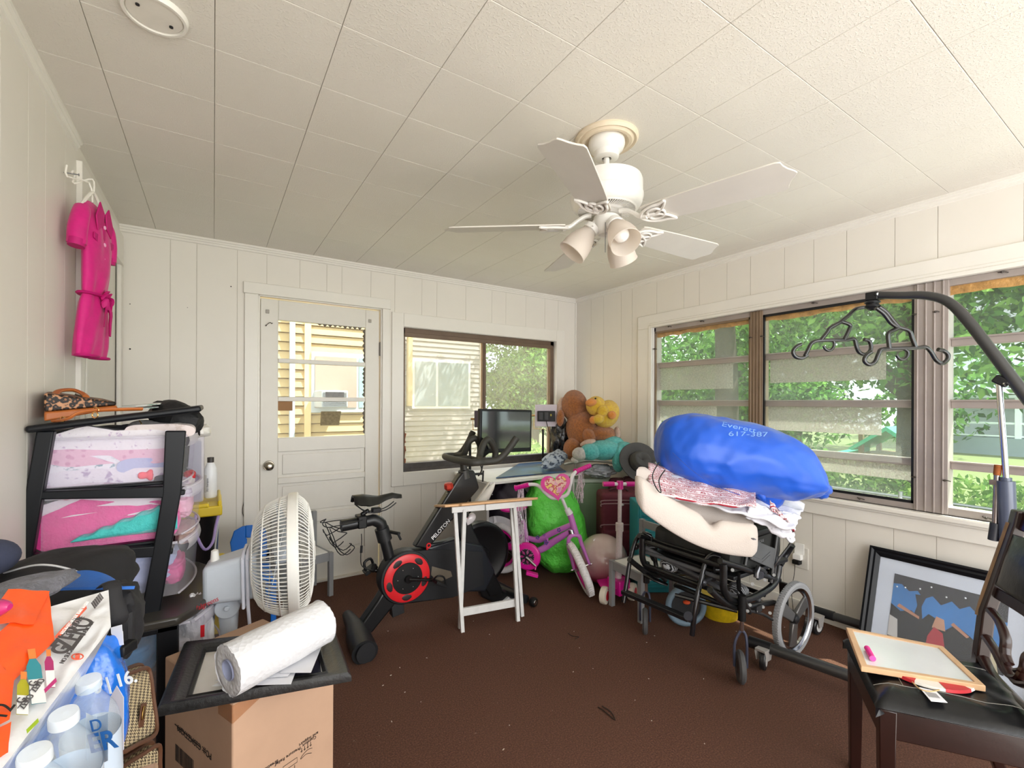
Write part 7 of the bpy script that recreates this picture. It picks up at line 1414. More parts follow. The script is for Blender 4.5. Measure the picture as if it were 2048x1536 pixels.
# things stowed under the seat
tag(put('gym_shoe', MB().ell(oD(2.55, 1338, 1128), (.075, .045, .035), frame(Z3, RGT), fn=lambda s: 1+.15*noise.noise(s*3)), cloth('#17181c', '#c9ccd2', 26, 'stripe')), 'black and silver trainer stowed under the wheelchair seat', 'shoe')
tag(put('gym_shoe', MB().ell(oD(2.38, 1476, 1180), (.055, .05, .035), frame(Z3, RGT), fn=lambda s: 1+.15*noise.noise(s*3)), cloth('#1b1c1e', '#8f9094', 40, 'stripe')), 'black mesh trainer on the wheelchair frame near the right wheel', 'shoe')
tag(put('toy_bin', MB().lathe([(0, 0), (.10, .0), (.13, .12), (.13, .13), (0, .13)], (oD(2.9, 1440, 1190).x, oD(2.9, 1440, 1190).y, FZ), n=32), M('#d9b81c', .4, var=.2, vs=25)), 'yellow tub with dark spots on the floor behind the wheelchair', 'tub')
hp = thing('toy_ring', 'grey blue ring wheel with a red spot lying on the floor under the wheelchair', 'toy', (oD(2.75, 1372, 1190).x, oD(2.75, 1372, 1190).y, FZ)); tcx = oD(2.75, 1372, 1185); put('ring', MB().torus((tcx.x, tcx.y, FZ+.125), FWD, .105, .018, 36, 10), M('#6f8494', .5), hp); put('disc', MB().lathe([(0, .004), (.09, .004), (.09, -.004), (0, -.004)], (tcx.x, tcx.y, FZ+.125), FWD, 32), M('#16181c', .6), hp); put('red_spot', MB().ell((tcx.x-FWD.x*.008, tcx.y-FWD.y*.008, FZ+.15), (.022, .022, .012)), M('#e2572b', .4), hp)
# ================================================================== BEDDING ON THE WHEELCHAIR
FM_ = N('memory_foam_cover'); FM_.b.inputs['Base Color'].default_value = lin('#c9beb6'); FM_.b.inputs['Roughness'].default_value = .85; v = FM_.n('ShaderNodeTexVoronoi', _Scale=190); FM_.l(FM_.co(), v.inputs['Vector']); FM_.bump(v.outputs['Distance'], .3, .003)
pa, pb_ = oD(1.95, 1268, 982), oD(2.02, 1521, 1088)       # front edge of the contour pillow, left and right ends
dirp = pb_-pa; back = (FWD*.75+UPV*.10+RGT*.25)
prof = [(0, -.035), (.02, -.05), (.07, -.050), (.25, -.045), (.33, -.035), (.345, 0), (.33, .035), (.27, .055), (.20, .025), (.13, .018), (.07, .050), (.03, .048), (0, .02)]
ps = smooth_path([Vector((p[0], p[1], 0)) for p in prof], 3, True)
def pil(u, v):
    k = int(round(v*len(ps))) % len(ps); p = ps[k]; c = pa.lerp(pb_, u); end = min(u, 1-u)*14; s = min(1, .55+.45*sqrt(min(1, end)))
    arch = -.060*sin(pi*u)**1.0
    cut = 1-.55*math.exp(-((u-.60)/.06)**2) if p.x < .1 and p.y > -.02 else 1
    return c+back*(p.x-.17)*s+back*.17+UPV*(p.y*s*1.35*cut+arch)
m = MB().surf(pil, 60, len(ps), cv=True); A = 61; m.f.append(tuple(j*A for j in range(len(ps)-1, -1, -1))); m.f.append(tuple(j*A+60 for j in range(len(ps))))
plw = put('contour_pillow', m, FM_.m, ang=80); tag(plw, 'pale foam contour pillow lying across the wheelchair under the bedding', 'pillow'); put('care_tag', MB().box(oD(1.98, 1507, 1078), (.012, .004, .02), frame(FWD, UPV)), M('#77757a', .6), plw)
SH = M('#dcdbe2', .8, var=.03, vs=6, bump=.5, bs=9, bd=.03, sheen=.1, name='white_sheet')
RP = N('red_print_cloth'); co = RP.co(); dt = RP.n('ShaderNodeVectorMath', operation='DOT_PRODUCT'); RP.l(co, dt.inputs[0]); dt.inputs[1].default_value = (FWD.x*.9, FWD.y*.9, .7); vo = RP.n('ShaderNodeTexVoronoi', _Scale=62); RP.l(co, vo.inputs['Vector'])
f1 = RP.ramp(RP.math('FRACT', RP.math('MULTIPLY', dt.outputs['Value'], 26)), [(0, (1, 1, 1, 1)), (.12, (1, 1, 1, 1)), (.15, (0, 0, 0, 1)), (.3, (0, 0, 0, 1)), (.33, (.5, .5, .5, 1)), (.88, (.5, .5, .5, 1)), (.9, (0, 0, 0, 1))]); f2 = RP.ramp(vo.outputs['Distance'], [(.24, (1, 1, 1, 1)), (.30, (0, 0, 0, 1)), (.42, (0, 0, 0, 1)), (.46, (1, 1, 1, 1)), (.56, (1, 1, 1, 1)), (.6, (0, 0, 0, 1))])
RP.l(RP.mix(RP.math('MINIMUM', RP.math('MAXIMUM', RP.math('GREATER_THAN', f1, .8), RP.math('MULTIPLY', RP.math('MULTIPLY', f1, f2), 1.9)), 1.0), lin('#dccfd2'), lin('#9c2034')), RP.b.inputs['Base Color']); RP.b.inputs['Roughness'].default_value = .85; RP.bump(RP.noise(14, 4), .4, .02)
def lay(fx, nu, nv, t): return MB().sheet(fx, nu, nv, t)
def sheet1(u, v):   # white sheet spread from left front to right back
    x = 1300+290*u+20*v; y = 992+62*u**1.3-46*v-18*sin(pi*v)*(1-u)+7*noise.noise(Vector((u*6, v*4, 1)))*2; d = 2.02+.30*v+.12*u+.012*noise.noise(Vector((u*12, v*9, 5)))
    return oD(d, x, y)
tag(put('bed_sheet', lay(sheet1, 54, 26, .010), SH, ang=180), 'crumpled white bed sheet spread over the contour pillow', 'bedding')
def sheet2(u, v): x = 1296+215*u; y = 968+32*u+16*(v-.5)*2+6*noise.noise(Vector((u*7, v*3, 2)))+8*sin(pi*u); return oD(1.98+.30*(1-v)*.9+.06*u, x, y-24*(1-v))
tag(put('patterned_cloth', lay(sheet2, 50, 18, .008), RP.m, ang=180), 'white cloth with red stripes and small flower print folded under the blue bag', 'bedding')
def sheet3(u, v): x = 1500+95*u-10*v+12*noise.noise(Vector((v*6, u*4, 8))); y = 1004+26*u+(30+26*u)*v+5*noise.noise(Vector((u*9, v*7, 3))); return oD(2.16+.10*u-.04*v+.02*noise.noise(Vector((u*8, v*5, 3))), x, y)
tag(put('bed_sheet', lay(sheet3, 40, 26, .007), SH, ang=180), 'white sheet corner hanging over the wheelchair armrest at the right', 'bedding')
def sheet4(u, v): return oD(2.18+.02*noise.noise(Vector((u*5, v*9, 1))), 1540+46*u+10*v*sin(u*3), 1000+58*u+20*v-14*u*v)
tag(put('patterned_cloth', lay(sheet4, 24, 10, .006), RP.m, ang=180), 'red and white patterned strip hanging at the right end of the bedding', 'bedding')
# blue laundry bag
BB = N('royal_blue_nylon'); BB.b.inputs['Base Color'].default_value = lin('#0452c4'); BB.b.inputs['Roughness'].default_value = .42; BB.b.inputs['Sheen Weight'].default_value = .15; _v = BB.n('ShaderNodeMapping'); _v.inputs['Rotation'].default_value = (.3, .5, .9); _v.inputs['Scale'].default_value = (1.2, 6, 3); BB.l(BB.co(), _v.inputs[0]); BB.bump(BB.noise(1.3, 2, .4, _v.outputs[0]), .8, .07)
bgc = oD(2.30, 1462, 925)
def bagf(u, v):
    a = 2*pi*u; t = v*pi; sx = abs(cos(t))**.82*(1 if cos(t) > 0 else -1); rr = sin(t)**.60
    X = -.405*sx+.035; asym = 1+.10*sx; up = .215*rr*sin(a)*(1.0 if sin(a) > 0 else .72)*asym; dd = .20*rr*cos(a)
    k = 1+.05*noise.noise(Vector((X*6, a*.9, 1)))+.035*abs(noise.noise(Vector((X*3, a*2.6, 5))))+.03*noise.noise(Vector((X*16, a*3, 9)))-.05*abs(noise.noise(Vector((X*7+a*1.5, a*1.3, 2))))**.7*(.3+max(0, -sin(a)+.6))
    slope = -.17*(X)-.05*max(0, X-.2)
    tip = max(0, (X-.36)/.12)
    return bgc+(RGT*X*1.0)+UPV*(up*k*(1-.35*tip)+slope-.035*tip)+FWD*(dd*k)
m = MB().surf(bagf, 84, 64, cu=True)
lb = put('laundry_bag', m, BB.m, ang=180); tag(lb, 'big stuffed royal blue laundry bag lying on top of the wheelchair', 'bag')
tp = bgc+RGT*.435-UPV*.10
put('bag_corner', MB().ell(bgc+RGT*.44-UPV*.135, (.06, .05, .045), fn=lambda s: 1+.2*noise.noise(s*3)).tube([bgc+RGT*.40-UPV*.11, bgc+RGT*.46-UPV*.13, oD(2.32, 1640, 965)], [.10, .05, .006], 14, sm=4, flat=.6).tube([bgc+RGT*.20-UPV*.17, oD(2.24, 1518, 980), oD(2.20, 1530, 1003)], [.07, .035, .005], 14, sm=4), BB.m, lb, ang=180)
put('seam', MB().tube([oD(2.115, 1345, 905), oD(2.09, 1390, 945), oD(2.085, 1440, 975), oD(2.09, 1480, 990)], .0018, 5, sm=5), M('#083a96', .5), lb)
nrm = (UPV*.75-FWD*.6).normalized()
cord = MB().tube([oD(2.02, 1318, 925), oD(1.97, 1305, 950), oD(1.96, 1312, 975), oD(1.96, 1322, 985), oD(1.98, 1318, 960), oD(2.0, 1330, 940)], .0025, 6, sm=5); put('drawstring', cord, BLACK, lb)
# writing that lies on the blue bag: letters dropped onto its surface
def drape(s, px, py, ang, size, parent, mat):
    from mathutils.bvhtree import BVHTree
    b = BVHTree.FromPolygons([v.co+parent.location for v in parent.data.vertices], [tuple(p.vertices) for p in parent.data.polygons])
    c = D.curves.new('t', 'FONT'); c.body = s; c.size = size; c.extrude = 0; c.offset = -.004*size; t = D.objects.new('t', c); COL.objects.link(t)
    me = D.meshes.new_from_object(t.evaluated_get(bpy.context.evaluated_depsgraph_get())); D.objects.remove(t); ca_, sa_ = cos(ang), sin(ang); base = parent.location
    for v in me.vertices:
        x = px+v.co.x*ca_+v.co.y*sa_*.55; y = py+v.co.x*sa_-v.co.y*ca_*.55
        h = b.ray_cast(CAM, ray(x, y).normalized()); p = h[0] if h[0] is not None else oD(2.2, x, y); nn = h[1] if h[0] is not None else -FWD
        if nn.dot(FWD) > 0: nn = -nn
        v.co = p+nn*.0012-base
    me.materials.clear(); me.materials.append(mat); o = D.objects.new('bag_writing', me); COL.objects.link(o); o.parent = parent
bwm = M('#7fa8e6', .6, name='faded_print'); drape('Everett', 1442, 852, .20, 24, lb, bwm); drape('617-387', 1456, 872, .02, 24, lb, bwm)
# ================================================================== PATIENT LIFT
LG = M('#3f3f3f', .35, metal=.4, coat=.2, name='lift_grey_black'); XB = -.42; lf = thing('patient_lift', 'dark grey patient lift with curved boom and hooked spreader bar at the right', 'patient lift', (-.35, -3.1, FZ))
b_ = lambda x, y: oX(XB, x, y)
bend = [b_(1758, 590), b_(1800, 591), b_(1852, 591), b_(1895, 603), b_(1930, 635), b_(1975, 692), b_(2048, 788), b_(2140, 905)]
put('boom', MB().tube(bend, [.018, .018, .019, .020, .021, .021, .022, .023], 18, sm=5), LG, lf)
pv = b_(1745, 600); d0 = (pv-CAM).dot(FWD)
put('pivot_block', MB().box(pv+UPV*.018, (.035, .05, .04)).cyl(pv+UPV*.022-FWD*.03, pv+UPV*.022+FWD*.03, .009, 12).lathe([(.012, .0), (.030, -.006), (.034, -.014), (.024, -.020), (.032, -.028), (.030, -.036), (.02, -.044), (.012, -.05)], pv-UPV*.0, UPV, 26), MBLACK, lf, bev=.003)
put('pivot_bolt', MB().cyl(pv+UPV*.022-FWD*.034, pv+UPV*.022-FWD*.030, .007, 6), CHROME, lf)
def L(d): return lambda x, y: oD(d0+d, x, y)
for dd, segs in ((.08, [[(1735, 614), (1712, 618), (1696, 632), (1680, 645)], [(1680, 645), (1660, 656), (1655, 664), (1642, 680)], [(1682, 643), (1700, 650), (1698, 660), (1688, 680)], [(1615, 710), (1605, 716), (1592, 714), (1586, 704), (1592, 694), (1602, 689)], [(1610, 712), (1616, 700), (1624, 686), (1640, 681), (1690, 680), (1708, 678), (1712, 690), (1718, 704), (1730, 709), (1740, 702), (1742, 692), (1738, 682), (1728, 679)], [(1660, 680), (1668, 684), (1667, 694), (1660, 701), (1652, 699), (1647, 692)]]),
                  (-.06, [[(1758, 614), (1772, 624), (1785, 640), (1798, 655)], [(1752, 616), (1768, 628), (1782, 646), (1798, 656)], [(1798, 655), (1818, 662), (1824, 676), (1831, 694)], [(1797, 656), (1780, 664), (1776, 672), (1779, 698)], [(1743, 704), (1732, 712), (1729, 722), (1738, 729), (1750, 724), (1758, 706), (1768, 698), (1830, 696), (1850, 694), (1862, 704), (1872, 720), (1884, 727), (1894, 720), (1896, 710), (1888, 702), (1876, 699)], [(1808, 698), (1816, 704), (1814, 714), (1806, 719), (1798, 717), (1793, 710)]])):
    f = L(dd); m = MB()
    for i, s in enumerate(segs): m.tube([f(*p) for p in s], .0098 if i < 5 else .0075, 10, sm=4)
    put('spreader_wing', m, M('#161616', .25, coat=.5, name='gloss_black_hook'), lf)
put('boom_clevis', MB().box(b_(2003, 762), (.03, .05, .035), rotm(.6, 0, 0)), MBLACK, lf, bev=.006); put('clevis_bolt', MB().cyl(b_(1997, 768)-FWD*.03, b_(1997, 768)-FWD*.024, .008, 12), CHROME, lf)
put('actuator_rod', MB().cyl(b_(1998, 768), b_(2013, 965), .0105, 18), CHROME, lf); put('actuator_tube', MB().cyl(b_(2012, 962), b_(2022, 1200), .028, 20).cyl(b_(2012, 955), b_(2012, 968), .018, 16), M('#4a5266', .3, coat=.4, name='slate_tube'), lf)
put('hand_grip_bar', MB().cyl(b_(1994, 945), b_(1990, 1050), .010, 14).box(b_(1993, 965), (.02, .04, .02)), M('#9a9391', .25, metal=.9, var=.2, vs=30), lf); put('rust_cap', MB().cyl(b_(1996, 930), b_(1994, 950), .012, 12), M('#8a4d22', .9, var=.3, vs=60), lf); put('grip_sleeve', MB().cyl(b_(1991, 1046), b_(1986, 1080), .017, 18), M('#2a2d36', .4), lf)
mb0 = b_(2100, 860); mast = Vector((-.40, -3.50, 0)); put('mast', MB().bar(mast+Z3*(FZ+.10), mast+Z3*1.25, .05, .05), LG, lf, bev=.006); put('mast_base', MB().span((-.62, -3.56, FZ+.05), (-.10, -3.44, FZ+.11)), LG, lf, bev=.006)
zl = .045
l1a, l1b = oZ(zl+.01, 1500, 1283), oZ(zl+.01, 1700, 1352); dl = (l1b-l1a).normalized(); l1c = l1a+dl*1.15
l2a, l2b = oZ(zl+.01, 1622, 1218), oZ(zl+.01, 1735, 1254); dl2 = (l2b-l2a).normalized(); l2c = l2a+dl2*1.25
l1c = Vector((-.42, -3.48, zl+.01)); l2c.x = min(l2c.x, -.04)
put('base_leg', MB().tube([l1a, l1b, l1b+dl*.3, l1b+dl*.3+Vector((.1, -.4, 0))], .026, 16, sm=2).cyl(l1a-dl*.003, l1a, .026, 16), LG, lf); put('leg_end_sleeve', MB().cyl(l1a-dl*.004, l1a+dl*.10, .029, 18), MBLACK, lf)
put('base_leg', MB().tube([l2a, l2b, l2c], .024, 16), LG, lf); put('leg_end_sleeve', MB().cyl(l2a-dl2*.004, l2a+dl2*.12, .027, 18), MBLACK, lf)
for o, nx in ((oZ(FZ, 1527, 1338), (RGT*.8-FWD*.6)), (oZ(FZ, 1634, 1268), (RGT*.5-FWD*.86))):
    ax = Vector((nx.x, nx.y, 0)).normalized(); r = .048; c = Vector((o.x, o.y, FZ+r)); w = put('caster', MB().lathe([(.032, .014), (r-.004, .013), (r, .008), (r, -.008), (r-.004, -.013), (.032, -.014), (.032, .014)], c, ax, 32), M('#1c1d20', .4), lf); put('caster_disc', MB().lathe([(0, .016), (.030, .015), (.032, -.015), (0, -.016)], c, ax, 24), M('#c6c4c2', .35), w)
    put('caster_fork', MB().hexa([c+ax*.02+Vector((-.02, 0, 0)), c+ax*.02+Vector((.02, 0, 0)), c+ax*.024+Vector((.02, 0, 0)), c+ax*.024+Vector((-.02, 0, 0)), c+ax*.02+Vector((-.035, 0, .05)), c+ax*.02+Vector((.035, 0, .05)), c+ax*.024+Vector((.035, 0, .05)), c+ax*.024+Vector((-.035, 0, .05))]).hexa([c-ax*.024+Vector((-.02, 0, 0)), c-ax*.024+Vector((.02, 0, 0)), c-ax*.02+Vector((.02, 0, 0)), c-ax*.02+Vector((-.02, 0, 0)), c-ax*.024+Vector((-.035, 0, .05)), c-ax*.024+Vector((.035, 0, .05)), c-ax*.02+Vector((.035, 0, .05)), c-ax*.02+Vector((-.035, 0, .05))]).box(c+Z3*.054, (.07, .05, .01)), M('#b9b5b2', .4, metal=.4), lf)
# ================================================================== FRAMED PICTURE AGAINST THE WALL
pTL, pBL = oX(-.025, 1746, 1092), oX(-.20, 1732, 1345); wdt = .66; uY = Vector((0, -1, 0)); uZ = (oX(-.025, 1746, 1092)-Vector((-.20, pTL.y, FZ+.0))).normalized()
o = Vector((-.20, pTL.y+.005, FZ+.002)); H_p = (pTL-o).length; nP = uY.cross(uZ).normalized(); nP = nP if nP.x < 0 else -nP
pf_ = thing('framed_print', 'black framed print with white mount leaning on the wall under the window', 'picture', o+uY*wdt/2); BKF = M('#0c0e13', .4, spec=.3, name='black_frame_lacquer')
P_ = lambda a, b, k=0: o+uY*a+uZ*b+nP*k
fwid = .048; m = MB()
rings = [(0, 0), (0, .028), (.010, .030), (.020, .022), (.030, .024), (fwid, .012), (fwid, 0)]; vs = []
for ins, k in rings: vs += [P_(ins, ins, k), P_(wdt-ins, ins, k), P_(wdt-ins, H_p-ins, k), P_(ins, H_p-ins, k)]
m.add(vs, [(i*4+k, i*4+(k+1) % 4, ((i+1) % 7)*4+(k+1) % 4, ((i+1) % 7)*4+k) for i in range(7) for k in range(4)]); put('moulding', m, BKF, pf_, ang=30)
put('mount_board', MB().hexa([P_(.04, .04, 0), P_(wdt-.04, .04, 0), P_(wdt-.04, H_p-.04, 0), P_(.04, H_p-.04, 0), P_(.04, .04, .006), P_(wdt-.04, .04, .006), P_(wdt-.04, H_p-.04, .006), P_(.04, H_p-.04, .006)]), M('#e3e5ee', .5, name='pale_mount'), pf_, flat=True)
ix0, ix1, iz0, iz1 = .118, wdt-.118, .12, H_p-.118
def pd_(name, pts, mat, k): return put(name, MB().add([P_(ix0+(ix1-ix0)*a, iz0+(iz1-iz0)*b, k) for a, b in pts], [tuple(range(len(pts)))]), mat, prt, flat=True)
prt = put('print', MB().add([P_(ix0, iz0, .007), P_(ix1, iz0, .007), P_(ix1, iz1, .007), P_(ix0, iz1, .007)], [(0, 1, 2, 3)]), M('#3a86cc', .4, coat=.2, var=.25, vs=4, name='print_blue'), pf_, flat=True)
cn = M('#2c2a31', .4, coat=.5, var=.3, vs=30, name='print_dark'); pd_('dark_canopy', [(0, 1), (0, .84), (.08, .86), (.16, .78), (.24, .82), (.30, .72), (.38, .80), (.46, .70), (.55, .80), (.62, .72), (.70, .80), (.78, .70), (.86, .66), (1, .72), (1, 1)], cn, .0078); pd_('dark_ground', [(0, 0), (1, 0), (1, .30), (.9, .36), (.8, .30), (.72, .38), (.6, .48), (.52, .36), (.44, .48), (.36, .52), (.3, .40), (.2, .50), (.1, .44), (0, .52)], M('#141419', .4, coat=.5), .0080); pd_('dark_trunk', [(.22, .4), (.31, .4), (.29, .6), (.33, .78), (.22, .76), (.25, .6)], cn, .0079)
for pts, c in (([(.36, .02), (.54, .02), (.50, .30), (.42, .36), (.37, .2)], '#c22a3a'), ([(.76, .0), (.96, .0), (.92, .30), (.84, .36), (.78, .2)], '#d9c9a4'), ([(.0, .02), (.10, .02), (.08, .30), (.0, .34)], '#d6cfc8'), ([(.40, .34), (.52, .34), (.50, .50), (.43, .52)], '#d29a7c'), ([(.78, .34), (.92, .34), (.88, .50), (.8, .46)], '#d29a7c'), ([(.06, .50), (.28, .40), (.28, .44), (.08, .55)], '#c78a6c'), ([(.56, .46), (.70, .34), (.72, .37), (.58, .50)], '#c78a6c')): pd_('colour_shape', pts, M(c, .35, coat=.5), .0084)
ls = MB()
for a, b in ((.12, .82), (.26, .86), (.36, .93), (.5, .84), (.66, .9), (.8, .78), (.93, .68), (.04, .8)): ls.ell(P_(ix0+(ix1-ix0)*a, iz0+(iz1-iz0)*b, .009), (.004, .004, .004), nu=8, nv=6)
put('light_spots', ls, M('#e9ecf2', .4), prt)
put('glazing', MB().hexa([P_(.045, .045, .0105), P_(wdt-.045, .045, .0105), P_(wdt-.045, H_p-.045, .0105), P_(.045, H_p-.045, .0105), P_(.045, .045, .0115), P_(wdt-.045, .045, .0115), P_(wdt-.045, H_p-.045, .0115), P_(.045, H_p-.045, .0115)]), clear('picture_glass', '#f6f8fa', .05, .03, .5), pf_, flat=True)
# a second pale board leaning beside it
tag(put('white_board', MB().hexa([Vector(v) for v in ((-.16, -3.24, FZ), (-.16, -3.62, FZ), (-.14, -3.62, FZ), (-.14, -3.24, FZ), (-.05, -3.24, .40), (-.05, -3.62, .40), (-.03, -3.62, .40), (-.03, -3.24, .40))]), M('#d3d6de', .4), bev=.003), 'pale board leaning on the wall seen through the chair back', 'board')
# ================================================================== DINING CHAIR
WD = M('#220d09', .28, var=.25, vs=6, coat=.2, bump=.05, name='dark_cherry_wood'); WDL = M('#8a6f52', .4, var=.3, vs=10, name='worn_wood_edge'); LT = M('#0e0f12', .28, spec=.35, bump=.3, bs=18, bd=.004, var=.1, name='black_vinyl')
A = Vector((-1.165, -2.885, 0)); Bq = Vector((-1.50, -3.095, 0)); fx_ = (Bq-A).normalized(); fy_ = Vector((-fx_.y, fx_.x, 0)); fy_ = fy_ if fy_.y < 0 else -fy_   # fy_ runs to the back of the chair
Wc, Dc = (Bq-A).length, .36; zS = .385
chr_ = thing('dining_chair', 'dark wooden dining chair with black vinyl seat at the bottom right', 'chair', A+fx_*Wc/2+fy_*Dc/2+Z3*FZ)
CP = lambda a, b, z: A+fx_*a+fy_*b+Z3*z
def seatf(u, v):
    a = -.012+(Wc+.024)*u; b = -.012+(Dc+.05)*v; tp_ = 1-.10*v; a = Wc/2+(a-Wc/2)*tp_; e = min(u, 1-u, v, 1-v); z = zS+.018+.034*min(1, e*7)**.5+.006*noise.noise(Vector((u*6, v*6, 0)))*min(1, e*9)
    return CP(a, b, z)
put('seat', MB().sheet(seatf, 44, 40, .030), LT, chr_, ang=60)
sm_ = MB()
for a in (.22, .78): sm_.tube([seatf(a if k < 1 else a, .04+.92*k/20)+Z3*.0008 for k in range(21)], .0010, 5)
sm_.tube([seatf(.22+.56*k/12, .22)+Z3*.0006 for k in range(13)], .0010, 5).tube([seatf(.0, .02).lerp(seatf(.22, .22), k/8)*1.0 for k in range(9)], .0008, 5); put('seam', sm_, M('#8f8c86', .5), chr_)
put('apron', MB().bar(CP(.01, .012, zS-.03), CP(Wc-.01, .012, zS-.03), .022, .085, Z3).bar(CP(Wc-.012, .01, zS-.03), CP(Wc-.03, Dc, zS-.03), .022, .085, Z3).bar(CP(.012, .01, zS-.03), CP(.03, Dc, zS-.03), .022, .085, Z3).bar(CP(.03, Dc, zS-.03), CP(Wc-.03, Dc, zS-.03), .022, .085, Z3), WD, chr_, bev=.003)
for a in (.02, Wc-.02): put('front_leg', MB().hexa([CP(a-.016, .004, FZ), CP(a+.016, .004, FZ), CP(a+.016, .036, FZ), CP(a-.016, .036, FZ), CP(a-.020, .0, zS+.01), CP(a+.020, .0, zS+.01), CP(a+.020, .042, zS+.01), CP(a-.020, .042, zS+.01)]), WD, chr_, bev=.003)
def post(a, z): b = np.interp(z, [FZ, .2, .40, .60, .93], [Dc+.09, Dc+.02, Dc, Dc+.018, Dc+.10]); return CP(a, float(b), z)
for a in (.018, Wc-.018):
    m = MB(); zz = [FZ, .1, .2, .3, .4, .5, .6, .7, .8, .9, .945]; ring = []
    for z in zz:
        c = post(a, z); w, dpp = (.020, .017) if z > .3 else (.016, .016); ring += [c-fx_*w-fy_*dpp, c+fx_*w-fy_*dpp, c+fx_*w+fy_*dpp, c-fx_*w+fy_*dpp]
    n = len(zz); m.add(ring, [(i*4+k, i*4+(k+1) % 4, (i+1)*4+(k+1) % 4, (i+1)*4+k) for i in range(n-1) for k in range(4)]+[(3, 2, 1, 0), tuple((n-1)*4+k for k in range(4))]); pst = put('back_post', m, WD, chr_, bev=.005, seg=3)
    put('worn_edge', MB().tube([post(a, z)-fy_*.0155-fx_*.010 for z in (.58, .66, .74, .82, .90)], .0085, 8, sm=3, flat=.45), WDL, pst)
def rail(z0, z1, t=.018, sag=0):
    return MB().sheet(lambda u, v: post(.02+(Wc-.04)*u, z0+(z1-z0)*v-sag*sin(pi*u))-fy_*(.006-.012*sin(pi*u)), 14, 3, t)
put('top_rail', rail(.885, .945), WD, chr_, bev=.004); put('back_pad', MB().sheet(lambda u, v: post(.045+(Wc-.09)*u, .70+.17*v)-fy_*(.014+.018*sin(pi*v)**.5*sin(pi*u)**.4), 18, 12, .03), LT, chr_, ang=60); put('pad_rail', rail(.655, .69), WD, chr_, bev=.003)
sl3 = MB(); mid = Wc/2
def sp(a, z): return post(a, z)
for sgn in (-1, 1):
    e = .02 if sgn < 0 else Wc-.02
    sl3.tube([sp(e, .615), sp(mid+sgn*.10, .60), sp(mid+sgn*.055, .565), sp(mid+sgn*.05, .525), sp(mid+sgn*.02, .505)], [.015, .013, .014, .014, .012], 8, sm=4, flat=.7)
    sl3.tube([sp(e, .525), sp(mid+sgn*.10, .505), sp(mid+sgn*.03, .475), sp(mid-sgn*.03, .49), sp(mid-sgn*.05, .54)], [.016, .014, .014, .013, .012], 8, sm=4, flat=.7)
    sl3.tube([sp(e, .455), sp(mid+sgn*.11, .43), sp(mid, .42)], [.019, .016, .015], 8, sm=4, flat=.7)
put('splat', sl3, WD, chr_)
# ---- on the seat: whiteboard, marker, red round fan with string and tag
WF = M('#d9b189', .45, var=.1, vs=9, bump=.1, name='pine'); zt = zS+.075
w4 = [oZ(zt, *p) for p in ((1692, 1254), (1886, 1292), (1972, 1372), (1722, 1332))]; cw = sum(w4, Vector())/4
wbd = thing('whiteboard', 'small pine framed whiteboard lying on the chair seat', 'whiteboard', (cw.x, cw.y, zt-.02))
def wi(k, z): return [Vector((p.x, p.y, 0)).lerp(Vector((cw.x, cw.y, 0)), k)+Z3*z for p in w4]
rg4 = [wi(0, zt-.018), wi(0, zt), wi(.13, zt), wi(.13, zt-.018)]; put('frame', MB().add(sum(rg4, []), [(i*4+k, i*4+(k+1) % 4, ((i+1) % 4)*4+(k+1) % 4, ((i+1) % 4)*4+k) for i in range(4) for k in range(4)]), WF, wbd, bev=.002)
put('writing_surface', MB().hexa(wi(.12, zt-.012)+wi(.12, zt-.004)), M('#e6eaec', .15, coat=.5, var=.02, vs=10, name='dry_wipe_white'), wbd, flat=True)
a, b = oZ(zt+.006, 1734, 1296), oZ(zt+.006, 1745, 1316); mk = thing('marker_pen', 'short bright pink marker lying on the whiteboard', 'marker', (a+b)/2-Z3*.008); put('barrel', MB().cyl(a, b, .0085, 18), M('#f02a9a', .35), mk); put('cap_end', MB().cyl(b, b+(b-a).normalized()*.004, .0088, 18), M('#f55ab4', .35), mk)
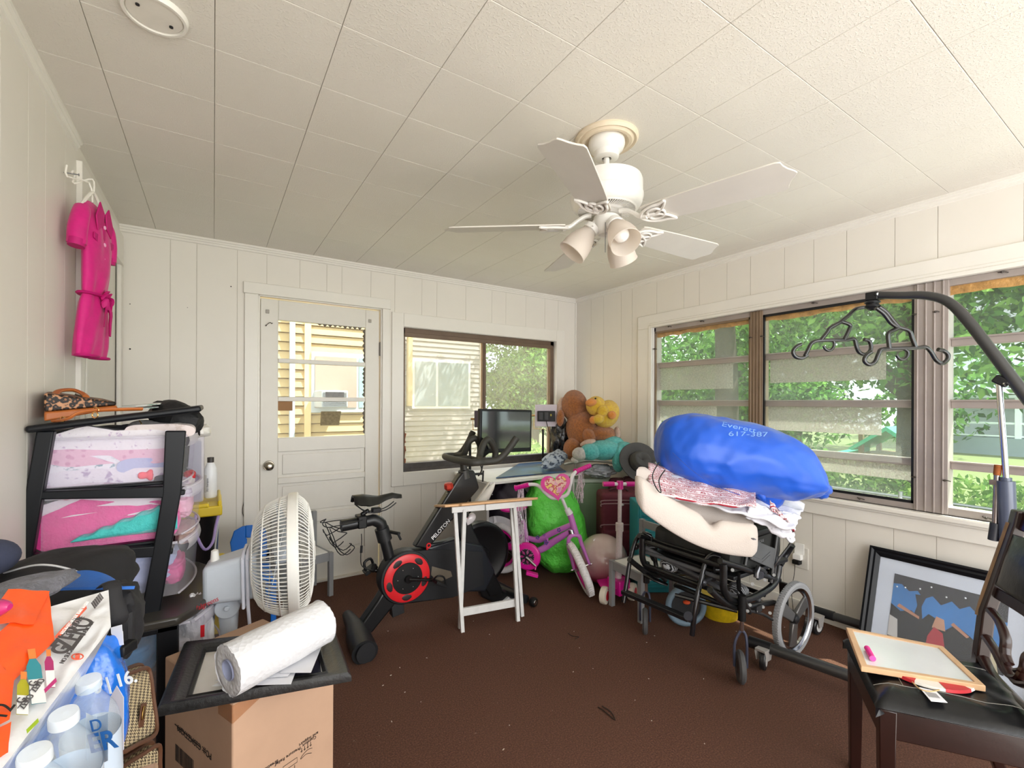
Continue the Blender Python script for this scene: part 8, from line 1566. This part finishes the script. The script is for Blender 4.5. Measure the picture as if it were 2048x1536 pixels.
zf = zS+.056; fc_ = oZ(zf, 1846, 1373); _d = fc_-CAM; _d.z = 0; fc_ = fc_+_d.normalized()*.122; rf = thing('round_sign', 'red and white round wooden sign under the whiteboard', 'sign', fc_); put('disc', MB().lathe([(0, .008), (.122, .008), (.123, 0), (0, 0)], fc_, n=56), M('#e9e4dc', .5), rf)
for a0 in (.3, 1.6, 2.9, 4.2, 5.4): put('red_segment', MB().lathe([(.03, .0088), (.1225, .0088), (.124, -.0005)], fc_, n=12, a0=a0, a1=a0+.62), M('#c02a34', .45), rf, flat=True)
put('string', MB().tube([oZ(zf+.003, 1790, 1350), oZ(zf+.003, 1812, 1352), oZ(zf+.003, 1840, 1378), oZ(zf+.003, 1870, 1382), oZ(zf+.003, 1898, 1370), oZ(zf+.003, 1908, 1362)], .0018, 6, sm=5), M('#c9a877', .8), rf)
tg4 = [oZ(zf+.002, *p) for p in ((1838, 1374), (1872, 1382), (1895, 1405), (1862, 1402))]; put('price_tag', MB().hexa([p-Z3*.001 for p in tg4]+tg4), M('#eceaf0', .5), rf, flat=True); pb2 = MB()
for k in range(8): s = k/8; u = tg4[0].lerp(tg4[1], .15+.7*s); v = tg4[3].lerp(tg4[2], .15+.7*s); pb2.bar(u.lerp(v, .3)+Z3*.0004, u.lerp(v, .7)+Z3*.0004, .0011, .0003)
put('tag_barcode', pb2, INK, rf, flat=True)
# small litter on the carpet
m = MB(); rr = random.Random(9)
for k in range(26): p = oZ(FZ+.002, rr.uniform(760, 1680), rr.uniform(1240, 1500)); m.box(p, (rr.uniform(.002, .009), .003, .002), rotm(0, 0, rr.uniform(0, 3)))
tag(put('carpet_crumbs', m, M('#c9b7a8', .8)), 'tiny pale crumbs and threads scattered on the brown carpet', 'litter', kind='stuff')
tag(put('leaf_scrap', MB().tube([oZ(FZ+.004, x, y) for x, y in ((1196, 1414), (1206, 1420), (1218, 1430), (1230, 1440), (1222, 1424), (1204, 1412))], .0025, 5, sm=3), M('#2a1a10', .8)), 'dark curled scrap lying on the open carpet', 'scrap')
tag(put('leaf_scrap', MB().tube([oZ(FZ+.004, x, y) for x, y in ((1136, 1266), (1144, 1272), (1158, 1274), (1150, 1278))], .002, 5, sm=3), M('#2a1a10', .8)), 'small dark scrap on the carpet in front of the tray table', 'scrap')
